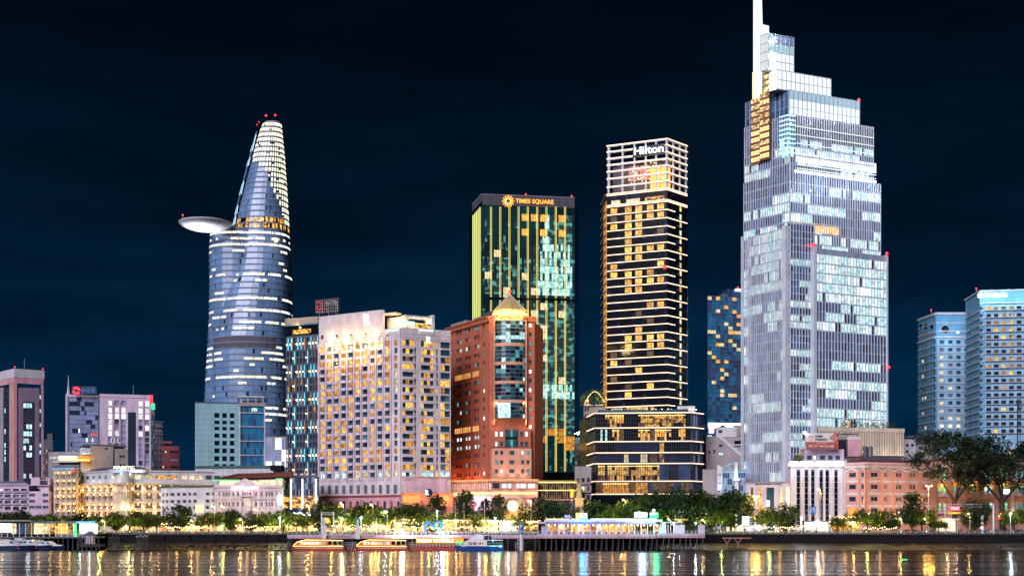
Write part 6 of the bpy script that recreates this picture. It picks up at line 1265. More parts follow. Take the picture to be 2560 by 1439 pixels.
 for y0, d in ((417, 3.6), (425, 3)): 
  b = MB(); z = Zt(2188, y0); FR.box(b, FR.U(1990), FR.U(2190), z-1.4, z+1.4, .06, .12, 'room_white'); T.part('lit_storey', b)
 for y in (386, 365, 345): b = MB(); z = Zt(2182, y+2); FR.box(b, FR.U(1986), FR.U(2182), z, z+.3, .5, .75, 'lit_crown'); T.part('light_ledge', b)
 # zig-zag lit corner balconies
 for k in range(9):
  y = 292+k*11.5; b = MB(); z = ZZ(y, 545); FR.box(b, -2, FR.U(1983), z, z+.35, .6, 1.3, 'cyan_balcony' if k > 2 else 'lit_blade'); FL2.box(b, FL2.U(1952), FL2.L+.3, z+.5, z+.85, .6, 1.2, 'cyan_balcony' if k > 2 else 'lit_blade'); T.part('corner_balcony', b)
 b = MB(); z = ZZ(392, 545); FR.box(b, 0, FR.U(1982), z, z+4, .5, .6, 'room_white'); FL2.box(b, FL2.U(1956), FL2.L, z, z+4, .5, .6, 'room_cool'); T.part('corner_glazing', b)
 # gold storeys in the middle
 b = MB(); z = Zt(2090, 578); FR.box(b, FR.U(1985), FR.U(2098), z-1.6, z+2.2, .06, .12, 'tower_gold'); z = ZZ(585, 550); FL2.box(b, FL2.U(1938), FL2.L, z-1.8, z+2, .06, .12, 'tower_gold'); T.part('lit_storey', b)
 # glass lift shafts glowing gold
 for x0, x1, y1, y0, n in ((1882, 1905, 248, 411, 1.3), (1906.5, 1930, 235, 402, 2.0)):
  F = FL2; za, zb = F.Z((x0+x1)/2, y0), F.Z((x0+x1)/2, y1); b = MB(); F.box(b, F.U(x0), F.U(x1), za, zb, -.3, n-.3, 'gold_glow' if False else 'grey_dark'); T.part('lift_shaft_core', b)
  for k in range(10):
   z0_, z1_ = za+(zb-za)*k/10, za+(zb-za)*(k+1)/10; b = MB(); F.box(b, F.U(x0)+.1, F.U(x1)-.1, z0_+.8, z1_, n-.29, n-.2, 'gold_glow' if k in (0, 1, 3, 4) else 'gold_room'); F.box(b, F.U(x0), F.U(x1), z0_, z0_+.95, n-.29, n+.1, 'roof_tile')
   for q in range(4): u = F.U(x0)+(F.U(x1)-F.U(x0))*q/3; F.box(b, u-.1, u+.1, z0_+.8, z1_, n-.19, n-.05, 'gold_stone')
   F.box(b, F.U(x0), F.U(x1), (z0_+z1_)/2+.3, (z0_+z1_)/2+.5, n-.19, n-.06, 'gold_stone'); T.part('lift_shaft', b)
 F = Face(on(uL, 1905), on(uL, 1929)); b = MB(); za, zb = F.Z(1920, 232), F.Z(1920, 170); F.box(b, 0, F.L, za, zb, -3, .6, 'grey_dark'); T.part('upper_shaft_core', b)
 for k in range(4): z0_, z1_ = za+(zb-za)*k/4, za+(zb-za)*(k+1)/4; b = MB(); F.box(b, 1.4, F.L-.1, z0_+.5, z1_-.3, .61, .7, 'gold_room'); F.box(b, 0, F.L, z0_, z0_+.45, .61, 1, 'gold_stone'); T.part('lift_shaft', b)
 b = MB(); Fz = Face(on(uL, 1879), on(uL, 1886)); Fz.box(b, 0, Fz.L, Fz.Z(1882, 250), Fz.Z(1882, 180), -4, -.5, 'gold_glow'); T.part('lift_shaft', b)
 # mast: broad white blade rising out of frame
 D_ = 560; b = MB(); W_ = lambda px, d=0: ((px-1280)*D_/FL, D_+d)
 pts = [W_(1888, -4), W_(1893, -5.5), W_(1919, -3), W_(1919, 1), W_(1888, 1)]
 b.prism(pts, Fz.Z(1882, 252), ZZ(72, D_), 'lit_mast'); T.part('mast_base', b)
 b = MB(); pts = [W_(1883, -4), W_(1888.5, -5.5), W_(1903, -3.2), W_(1903, 0), W_(1883, 0)]; q = [W_(1883.5, -4), W_(1888, -5), W_(1897, -3), W_(1897, 0), W_(1883.5, 0)]
 b.loft([[(*p, ZZ(250, D_)) for p in pts], [(*p, ZZ(70, D_)) for p in pts], [(*p, ZZ(-160, D_)) for p in q]], 'lit_mast'); T.part('mast', b)
 for k in range(6): lamp((W_(1910)[0], D_-16, ZZ(240-k*34, D_)), (.85, 1, .95), 1500, .6, parent=T)
 for px in (2000, 2050, 2110, 2170): lamp((*(on(uR, px)+Vector((1.6, -5))), Zt(px, 470)), (.85, .92, 1), 900, .5, parent=T); lamp((*(on(uR, px)+Vector((1.6, -5))), Zt(px, 300)), (.85, .92, 1), 700, .5, parent=T)
 # roof rim lights
 for px, py in ((1990, 76), (2060, 186), (2130, 246)): lamp((*on(uR, px)+Vector((0, -6)), Zt(px, py)), (.9, 1, .95), 600, .5, parent=T)
 # stone corner fins and lower projecting blocks
 ZL = CZ+(HZ-597)*on(uL, 1857).y/FL
 pl = Vector(PT(1857, 564.5)); pc = Vector(PT(1968, 543)); A = Face(pl, pc); b = MB(); b.prism([pl, pc, pc+Vector((6, 5)), pl+Vector((6, 5))], ZZ(1205, 545), ZL, 'grey_dark', 'grey_stone'); T.part('left_block_core', b)
 b = MB(); z0 = ZZ(1203, 543); curtain(b, A, 0, A.L-2.2, z0, ZL, 22, round((ZL-z0)/fl), chooser(77, 1, dens), 'tower_fin', 'tower_band', .27, .45, .5, .18, .03); T.part('left_curtain_wall', b, kind='stuff')
 zf = ZZ(563, 543); b = MB(); A.box(b, A.L-2.2, A.L, z0, zf, -2, .8, 'tower_fin'); A.box(b, -.3, .6, z0, ZL+1, -1, .8, 'tower_fin'); T.part('corner_fin', b)
 M = Face(pc+Vector((.1, .4)), Vector(PT(2034, 548))); b = MB(); curtain(b, M, 0, M.L, ZZ(1203, 543), ZZ(560, 545), 9, 37, chooser(31, 0, dens), 'tower_fin', 'tower_band', .26, .4, .5, .15, .0); T.part('recess_curtain_wall', b, kind='stuff')
 q0, q1 = Vector(PT(2033, 546)), Vector(PT(2217, 563.5)); Bf = Face(q0, q1); zt = Bf.Z(2033, 619); b = MB(); b.prism([q0, q1, q1+Vector((1, 8)), q0+Vector((0, 8))], G, zt-.3, 'grey_dark', 'grey_stone'); T.part('right_block_core', b)
 b = MB(); curtain(b, Bf, 1.3, Bf.L-.5, G+8, zt-2.2, 23, 26+1, chooser(99, 0, {k: v for k, v in dens.items()}), 'tower_fin', 'tower_band', .27, .45, .5, .18, .03); Bf.box(b, 1.3, Bf.L-.5, zt-2.2, zt, -.1, .3, 'tower_band'); T.part('right_curtain_wall', b, kind='stuff')
 b = MB(); Bf.box(b, -.3, 1.3, G, zt+.8, -1.5, .9, 'tower_fin'); Bf.box(b, Bf.L-.5, Bf.L+.2, G, zt+.6, -1.5, .7, 'tower_fin'); T.part('corner_fin', b)
 b = MB(); Bf.pbox(b, 2152, 2170, 722, 737, .5, .62, 'sign_white'); T.part('bright_window', b)
 for px, py, d in ((2033, 613, 546), (2217, 634, 563), (2147, 252, 556), (2222, 918, 563)): b = MB(); b.ball((*PT(px, d-1), ZZ(py, d)), .6, 'red_beacon'); T.part('warning_beacon', b)
 b = MB(); b.rod((*PT(2018, 544), ZZ(612, 544)), (*PT(2033, 545), ZZ(612, 545)), .25, 'sign_red', 4); T.part('red_light', b)
 text(T, 'W', Bf, 2140, 752, 0.1, 'tower_band', -.5) if False else None
 # lower lobby block with lettering
 F = Face(PT(1866, 534), PT(1976, 528)); z = F.Z(1900, 1205); T = Thing('bank_podium', 'pale stone podium with small dark lettering and tall lit openings below the stepped tower', 'building', (*PT(1866, 534), G)); U = F.U
 box_building(T, F, 12, z, 'peach'); b = MB(); cs = [(U(a), U(c)) for a, c in ((1878, 1884), (1896, 1904), (1917, 1936), (1949, 1957), (1965, 1975))]
 grid_wall(b, F, 0, F.L, G, z, cs, [(G+1, F.Z(1900, 1218))], .8, 'lilac_concrete'); F.box(b, -.2, F.L+.2, z-.4, z+.2, .8, 1.1, 'grey_stone'); T.part('wall', b)
 for i, (a, c) in enumerate(cs): b = MB(); F.box(b, a, c, G+1, F.Z(1900, 1218), .03, .1, ('room_dim', 'lobby', 'glass_teal', 'room_pale', 'room_pale')[i]); b2 = F.box(b, a, c, G+7.6, G+7.9, .1, .3, 'grey_dark'); T.part('window', b)
 text(T, 'Ngân hàng TMCP Ngoại thương Việt Nam', F, 1922, 1209.5, 3.0, 'glass_black', .85, 64, bold=.012)
 for x in (1878, 1905): b = MB(); F.pbox(b, x-5, x+5, 1262, 1300, .85, 1.0, 'orange_edge' if False else 'lobby'); T.part('banner', b)
 for x in (1890, 1912, 1950): lamp(F.P(U(x), G+3.5, 4), (1, .5, .2), 200, .3, parent=T)
 # beige side podium on the right
 F = Face(PT(2045, 544), PT(2259, 552)); z = F.Z(2259, 1071); T = Thing('bank_annex', 'long low beige annex with close upright fins and a hedge on its roof', 'building', (*PT(2045, 544), G)); U = F.U; box_building(T, F, 22, z-.3, 'beige_wall')
 b = MB(); F.box(b, 0, F.L, z-1.6, z, -.2, .9, 'cream'); F.box(b, 0, F.L, F.Z(2150, 1138), F.Z(2150, 1134), -.2, .9, 'cream'); T.part('band', b)
 for i in range(34): b = MB(); u = F.L*(i+.5)/34; F.box(b, u-.3, u+.3, F.Z(2150, 1133.9), z-1.61, .0, .8, 'cream'); T.part('fin', b)
 b = MB(); F.box(b, .1, F.L-.1, F.Z(2150, 1133.9), z-1.61, .01, .05, 'glass_pale'); T.part('glazing', b)
 for x in (2130, 2170, 2210, 2245): lamp(F.P(U(x), F.Z(x, 1130), 3), (1, .9, .65), 110, .4, parent=T)
 b = MB(); rn = random.Random(4)
 for i in range(700):
  p = Vector(F.P(rn.uniform(U(2110), F.L-2), z+rn.random()*(2.2+rn.random()), -rn.uniform(1, 4))); s_ = .4; q = Vector((rn.uniform(-1,1), rn.uniform(-1,1), rn.uniform(-1,1))).normalized()*s_; r_ = q.orthogonal().normalized()*s_; b.quad(p-q, p-r_*.5, p+q, p+r_*.5, 'leaf_dark')
 T.part('roof_hedge', b, kind='stuff'); b = MB(); F.box(b, U(2130), U(2140), z, z+3.5, -6, -5, 'shop'); T.part('roof_light', b)
stepped_tower()
# ---- white pilastered office with billboard
def pilaster_office():
 F = Face(PT(1975, 520), PT(2112, 522)); T = Thing('white_office_building', 'white office with tall narrow dark window strips under a blazing white light band', 'building', (*PT(1975, 520), G)); U = F.U; z = F.Z(2040, 1163)
 box_building(T, F, 14, z, 'white_paint'); b = MB(); xs = (1995, 2015, 2031, 2052, 2067, 2089)
 cs = [(U(x-5), U(x+5)) for x in xs]; grid_wall(b, F, 0, F.L, G, z, cs, [(G+2.5, F.Z(2040, 1173))], .9, 'white_paint'); T.part('wall', b)
 for a, c in cs:
  n = 10; z0, z1 = G+2.5, F.Z(2040, 1176)
  for k in range(n): putwin(T, F, (a+c)/2, z0+(z1-z0)*(k+.5)/n, (c-a)*.97, (z1-z0)/n*.97, 'glass_black' if R.random() < .8 else 'glass_navy', n=.1, nm=0, frame='steel')
  b = MB(); um = (a+c)/2; b.add([F.P(um+(c-a)/2*cos(pi*i/8), z1+(c-a)/2*sin(pi*i/8), .12) for i in range(9)], [tuple(range(9))], 'glass_sky'); T.part('arched_head', b)
 for x in (2005, 2041, 2078, 2104): b = MB(); F.pbox(b, x-1, x+1, 1166, 1320, .91, 1.3, 'lilac_concrete'); T.part('pilaster', b)
 b = MB(); F.pbox(b, 1965, 2032, 1156, 1166, .91, 2.2, 'white_paint'); F.pbox(b, 2032.2, 2115, 1156, 1166, .91, 2.0, 'white_paint'); T.part('fascia', b)
 for a, c in ((1970, 1992), (1996, 2029), (2034, 2074), (2078, 2104)): b = MB(); F.pbox(b, a, c, 1153.5, 1164.5, 2.25, 2.5, 'white_fascia'); T.part('light_band', b); lamp(F.P(U((a+c)/2), z-2, 4.5), (.8, .88, 1), 240, .5, parent=T)
 for x in (1983, 2052, 2100): lamp(F.P(U(x), G+3, 4), (1, .7, .35), 240, .4, parent=T)
 # set-back attic
 Fa = Face(PT(2012, 532), PT(2110, 532)); b = MB(); zt = Fa.Z(2060, 1122); Fa.box(b, 0, Fa.L, z, zt, -8, 0, 'pink_pale'); Fa.box(b, -1, Fa.L+1, z, Fa.Z(2060, 1149), 0.01, .8, 'white_paint'); Fa.box(b, -.5, Fa.L*.6, zt, zt+.5, -8, .5, 'white_paint'); T.part('attic', b)
 for x, w_ in ((2023, 11), (2036, 7), (2056, 13), (2076, 11), (2094, 12)): putwin(T, Fa, Fa.U(x), Fa.Z(x, 1143), w_*.158, 1.7, 'glass_blue' if x != 2036 else 'room_white', n=.05)
 b = MB(); Fa.pbox(b, 2120, 2150, 1098, 1140, -8, .3, 'pink_paint'); Fa.pbox(b, 2118, 2150, 1090, 1097.8, -8, .2, 'white_paint'); T.part('stair_tower', b)
 b = MB()
 for x in (2097, 2120, 2145): Fa.pbox(b, x, x+1, 1084, 1098, -1, -.6, 'black_metal')
 Fa.pbox(b, 2095, 2147, 1083, 1085, -1.2, -.5, 'black_metal'); Fa.pbox(b, 2097, 2116, 1098, 1140, -1, -.2, 'glass_smoke'); T.part('roof_frame', b)
 for k, x in enumerate((2163, 2176)): b = MB(); p = PT(x, 540); b.rod((*p, ZZ(1143, 540)), (*p, ZZ(1117, 540)), 1.05, 'pipe', 12); b.ball((*p, ZZ(1117, 540)), 1.05, 'pipe', 10, 5, .5); T.part('water_tank', b)
 b = MB(); rn = random.Random(3); x0, x1 = PT(2100, 535)[0], PT(2127, 535)[0]; y = 535
 for x in (x0, x1, (x0+x1)/2): b.rod((x, y, zt), (x+(1 if x == x0 else 0), y, ZZ(1060 if x != x0 else 1045, 535)), .1, 'steel', 4)
 for i in range(8): zz = zt+i*1.3; b.rod((x0, y, zz), (x1, y, zz+1.3), .07, 'steel', 4); b.rod((x1, y, zz), (x0, y, zz+1.3), .07, 'steel', 4)
 T.part('antenna_lattice', b)
 b = MB()
 rn = random.Random(5)
 for i in range(160): p = Vector(Fa.P(Fa.U(rn.uniform(1984, 2006)), ZZ(1152, 532)+rn.random()*2.2, rn.uniform(-1, 1))); q = Vector((rn.uniform(-1,1), 0, rn.uniform(-1,1)))*.5; b.quad(p-q, p+Vector((.2, .2, -.2)), p+q, p+Vector((-.2, 0, .25)), 'leaf_light')
 T.part('balcony_plants', b, kind='stuff')
 Fb = Face(PT(2014, 526), PT(2098, 529)); S = Thing('rooftop_billboard', 'white and brick red advertising billboard with a phone number on the roof', 'billboard', (*PT(2014, 526), z))
 b = MB(); Fb.pbox(b, 2015, 2096, 1082, 1122, -.5, 0, 'board_white'); S.part('board', b); b = MB(); Fb.pbox(b, 2015, 2096, 1104, 1122, .01, .06, 'board_red')
 def V(x, y): return Fb.P(Fb.U(x), Fb.Z(x, y), .07)
 b.add([V(2073, 1094), V(2086, 1081.5), V(2096, 1081.5), V(2096, 1104), V(2086, 1104)], [(0,1,2,3,4)], 'board_red'); S.part('red_panel', b)
 b = MB()
 for a, c in (((2079, 1094), (2086, 1087)), ((2079, 1094), (2086, 1101)), ((2086, 1087), (2093, 1094)), ((2086, 1096), (2090, 1092)), ((2086, 1101), (2095, 1092))): b.rod(V(*a), V(*c), .13, 'board_white', 4)
 S.part('emblem', b); b = MB()
 for a, c in (((2021, 1088), (2027, 1100)), ((2027, 1100), (2033, 1088)), ((2024, 1087), (2027, 1092)), ((2027, 1092), (2030, 1087)), ((2021, 1093), (2027, 1088)), ((2033, 1093), (2027, 1088))): b.rod(V(*a), V(*c), .1, 'board_red', 4)
 S.part('emblem', b)
 text(S, 'KIM', Fb, 2047, 1090, 5, 'hull_navy', .08, 19, bold=.03); text(S, 'NGAN', Fb, 2053, 1098, 5, 'hull_navy', .08, 31, bold=.03); text(S, '09 77 44 55 88', Fb, 2053, 1115, 6, 'board_white', .1, 67, bold=.02); b = MB(); Fb.pbox(b, 2040, 2067, 1106.6, 1107.6, .07, .1, 'board_white'); S.part('small_print', b)
 for x in (2030, 2075): lamp(Fb.P(Fb.U(x), Fb.Z(x, 1080), 5), (1, .95, .9), 160, .3, parent=S)
 b = MB(); b.ball((*PT(2012, 524), ZZ(1081, 524)), .6, 'lamp_white'); b.rod((*PT(2012, 524), ZZ(1080, 524)), (*PT(2012, 526), ZZ(1110, 524)), .12, 'steel', 4); S.part('floodlight', b)
pilaster_office()
# ---- salmon hotel
def salmon_hotel():
 F = Face(PT(2113, 522), PT(2165, 516)); F2 = Face(PT(2165, 516), PT(2340, 528)); T = Thing('salmon_hotel', 'salmon pink hotel with scalloped white arches under a dark red hipped roof', 'hotel', (*PT(2113, 522), G)); D = 518; Y = lambda y: ZZ(y, D); z = Y(1163)
 b = MB(); b.prism([PT(2113, 522.3), PT(2165, 516.3), PT(2340, 528.3), PT(2350, 545), PT(2120, 540)], G, z, 'salmon', 'roof_red'); T.part('core', b)
 b = MB(); rows = ((1186, 6), (1216, 6), (1246.5, 6), (1275, 6)); rs = sorted((Y(y+h), Y(y-h)) for y, h in rows)
 groups = []
 for F_, xs in ((F, ((2124, 2141), (2155, 2162))), (F2, ((2175.5, 2193.5), (2208, 2217), (2238, 2254), (2272, 2289), (2306, 2320)))):
  cs = [(F_.U(a), F_.U(c)) for a, c in xs]; groups.append((F_, cs))
  facade(T, b, F_, 0, F_.L, G, z, cs, rs, .5, 'salmon', lambda i, j, k=F_ is F: ('glass_navy' if k or i == 0 else pick({'red_room': 3, 'room_dim': 2, 'glass_smoke': 1})), frame='slate' if F_ is F else 'white_paint', nm=2 if F_ is F else 1, sill='white_paint')
 T.part('wall', b)
 b = MB()
 for F_, xs in ((F, ((2119, 2146), (2155, 2162))), (F2, ((2169, 2200), (2208, 2227), (2233, 2262), (2267, 2294), (2301, 2324)))):
  for a, c in xs:
   for y1, y0 in ((1200, 1205), (1230, 1236), (1260.5, 1266)): F_.box(b, F_.U(a), F_.U(c), Y(y0), Y(y1), .51, .62, 'white_paint')
 T.part('white_bands', b, kind='stuff')
 for F_, xs in ((F, ((2116, 2148), (2153, 2165))), (F2, ((2168, 2203), (2206, 2230), (2232, 2264), (2266, 2298), (2300, 2330)))):
  for a, c in xs:
   b = MB(); u0, u1 = F_.U(a), F_.U(c)
   for i in range(8):
    t0, t1 = i/8, (i+1)/8; za, zb_ = Y(1180)+1.15*sin(pi*t0), Y(1180)+1.15*sin(pi*t1)
    b.box8([F_.P(u0+(u1-u0)*t0, za, .5), F_.P(u0+(u1-u0)*t1, zb_, .5), F_.P(u0+(u1-u0)*t1, zb_, .95), F_.P(u0+(u1-u0)*t0, za, .95), F_.P(u0+(u1-u0)*t0, za+.55, .5), F_.P(u0+(u1-u0)*t1, zb_+.55, .5), F_.P(u0+(u1-u0)*t1, zb_+.55, .95), F_.P(u0+(u1-u0)*t0, za+.55, .95)], 'white_paint')
   T.part('arch_moulding', b)
 for F_, xs in ((F, (2149.5, 2164)), (F2, (2167, 2204, 2231, 2265, 2299))):
  for x in xs: b = MB(); F_.box(b, F_.U(x)-.35, F_.U(x)+.35, G, Y(1172), .5, .8, 'peach'); T.part('pilaster', b)
 b = MB()
 for F_ in (F, F2): F_.box(b, -.3, F_.L+.3, z-.9, z, .5, 1.2, 'white_paint'); F_.box(b, -.4, F_.L+.4, z+.001, z+.7, -.5, 1.6, 'salmon'); F_.box(b, -.4, F_.L+.4, z+.701, z+1.2, -.5, 1.1, 'pink_pale')
 T.part('cornice', b)
 b = MB(); a, c, e_ = PT(2122, 521), PT(2165, 517.5), PT(2340, 530); zr = Y(1143); b.add([(*a, z+1.2), (*c, z+1.2), (*e_, z+1.2), (e_[0]+2, e_[1]+16, z+1.2), (a[0]+3, a[1]+18, z+1.2), (PT(2160, 528)[0], 528, zr), (PT(2325, 538)[0], 538, zr)], [(0,1,5), (1,2,6,5), (2,3,6), (3,4,5,6), (4,0,5)], 'roof_red'); T.part('roof', b)
 b = MB(); F2.pbox(b, 2186, 2190, 1136, 1150, -10, -8, 'brick_dark'); F2.pbox(b, 2200, 2290, 1138, 1146, -14, -9, 'slate'); T.part('roof_plant', b)
 for x in (2168, 2206, 2233, 2267, 2301): b = MB(); b.ball(F2.P(F2.U(x), Y(1284), 1.2), .28, 'lamp_warm'); F2.box(b, F2.U(x)-.2, F2.U(x)+.2, Y(1288), Y(1285.5), .5, 1.2, 'gold_stone'); T.part('wall_lamp', b); lamp(F2.P(F2.U(x), Y(1284), 2.2), (1, .7, .3), 45, .2, parent=T); lamp(F2.P(F2.U(x), Y(1276), 1.8), (1, .75, .45), 30, .2, parent=T)
 # white porch base
 b = MB(); F2.pbox(b, 2240, 2325, 1278, 1282, .51, 2.4, 'white_paint'); F2.pbox(b, 2240, 2325, 1290, 1295, .51, 2.6, 'pink_pale'); T.part('porch_ledge', b)
salmon_hotel()
# ---- arcaded navy style mansion on the right
def arcade_mansion():
 F = Face(PT(2331, 532), PT(2640, 518)); T = Thing('arcaded_mansion', 'long pink and yellow lit arcaded mansion with balustrades behind the big bare limbed trees', 'building', (*PT(2331, 532), G)); U = F.U; z = F.Z(2400, 1160); Y = lambda x, y: F.Z(x, y)
 box_building(T, F, 16, z, 'salmon', roofm='roof_red'); bays = [(2336+i*38.5) for i in range(8)]; lv = [1163, 1205, 1241, 1280, 1325]
 b = MB()
 for j, (y1, y0) in enumerate(((1170, 1192), (1208, 1232), (1247, 1275))):
  F.box(b, 0, F.L, ZZ(y0, 527), ZZ(y1, 527), .02, .06, 'salmon_dim' if j != 1 else 'loggia_yellow'); 
 T.part('loggia_back', b)
 for x in bays: b = MB(); F.box(b, U(x)-.7, U(x)+.7, G, z, .05, 2.4, 'salmon'); T.part('pier', b)
 for i in range(7):
  u0, u1 = U(bays[i])+.71, U(bays[i+1])-.71
  for y in (1198, 1236, 1278): 
   b = MB(); zc = ZZ(y, 527); F.box(b, u0, u1, zc-.7, zc, .05, 2.3, 'pink_pale'); F.box(b, u0, u1, zc+.95, zc+1.1, 2.0, 2.3, 'pink_pale')
   for k in range(10): u = u0+(u1-u0)*(k+.5)/10; F.box(b, u-.08, u+.08, zc, zc+.95, 2.05, 2.25, 'pink_pale')
   T.part('balustrade', b)
  b = MB(); za = ZZ(1180, 527); um = (u0+u1)/2; r = (u1-u0)/2
  for q in range(8):
   a0, a1 = pi*q/8, pi*(q+1)/8; P = lambda a, k, n: F.P(um+r*k*cos(a), za+r*.62*k*sin(a), n)
   b.box8([P(a0,.86,1.8),P(a1,.86,1.8),P(a1,.86,2.4),P(a0,.86,2.4),P(a0,1.02,1.8),P(a1,1.02,1.8),P(a1,1.02,2.4),P(a0,1.02,2.4)], 'white_paint')
  T.part('arch', b)
  for y, h in ((1188, 3.0), (1224, 3.2), (1266, 3.2)):
   for k in (.3, .7): putwin(T, F, u0+(u1-u0)*k, ZZ(y, 527), 1.0, h, ('room_teal', 'glass_teal', 'room_cool', 'led_green')[(i+int(k*10)) % 4] if y < 1200 or y > 1220 else pick({'room_cool': 2, 'glass_teal': 3}), n=.1, frame='white_paint')
  lamp(F.P(um, ZZ(1212, 527), 1.6), (1, .72, .12), 110, .3, parent=T); lamp(F.P(um, ZZ(1255, 527), 1.6), (1, .6, .2), 30, .3, parent=T)
  b = MB(); b.ball(F.P(um, ZZ(1211, 527), 1.4), .25, 'lamp_warm'); T.part('ceiling_lamp', b)
 for x in (2338, 2530): b = MB(); F.pbox(b, x-4.5, x+4.5, 1215, 1284, 2.41, 3.2, 'cream'); F.pbox(b, x-6, x+6, 1256, 1259, 2.4, 3.6, 'cream'); T.part('lit_pilaster', b); lamp(F.P(U(x), ZZ(1286, 527), 4.4), (1, .85, .4), 160, .3, parent=T)
 b = MB(); F.box(b, -.3, F.L, z-1, z, .06, 2.9, 'white_paint'); F.box(b, -.3, F.L, z+.001, z+1.2, -.5, 2.6, 'salmon'); T.part('cornice', b)
 b = MB(); a = F.P(0, 0, 0); c = F.P(F.L, 0, 0); zr = ZZ(1140, 527); b.add([(a[0], a[1], z+1.2), (c[0], c[1], z+1.2), (c[0], c[1]+14, z+1.2), (a[0], a[1]+14, z+1.2), (a[0]+4, a[1]+7, zr), (c[0]-4, c[1]+7, zr)], [(0,1,5,4), (1,2,5), (2,3,4,5), (3,0,4)], 'roof_red'); T.part('roof', b)
 b = MB(); F.pbox(b, 2518, 2532, 1122, 1160, 1, 2.6, 'cream'); F.pbox(b, 2521, 2529, 1130, 1140, 2.61, 2.7, 'gold_glow'); T.part('gable', b)
 b = MB(); F.pbox(b, 2500, 2524, 1222, 1242, 3.2, 3.5, 'glass_cyanlit'); F.pbox(b, 2501, 2523, 1223, 1234, 3.51, 3.6, 'sign_white'); T.part('screen_sign', b, label='bright cyan white screen sign'); 
 S = Thing('gateway_canopy', 'orange red canopy sign with a yellow band at the mansion gate', 'sign', PT(2508, 505)+(G,)); Fg = Face(PT(2495, 505), PT(2560, 505)); b = MB(); Fg.pbox(b, 2496, 2530, 1282, 1291, 0, 1, 'sign_yellow'); S.part('lit_band', b); b = MB(); Fg.pbox(b, 2494, 2532, 1291.2, 1297, 0, 1.2, 'sign_red'); Fg.pbox(b, 2494, 2532, 1278, 1281.8, 0, 1.2, 'red_paint'); S.part('canopy', b)
 b = MB(); Fg.pbox(b, 2496, 2498, 1297, 1334, .3, .7, 'steel'); Fg.pbox(b, 2528, 2530, 1297, 1334, .3, .7, 'steel'); S.part('post', b); lamp(Fg.P(Fg.U(2512), ZZ(1290, 505), 2.5), (1, .35, .1), 120, .3, parent=S)
arcade_mansion()
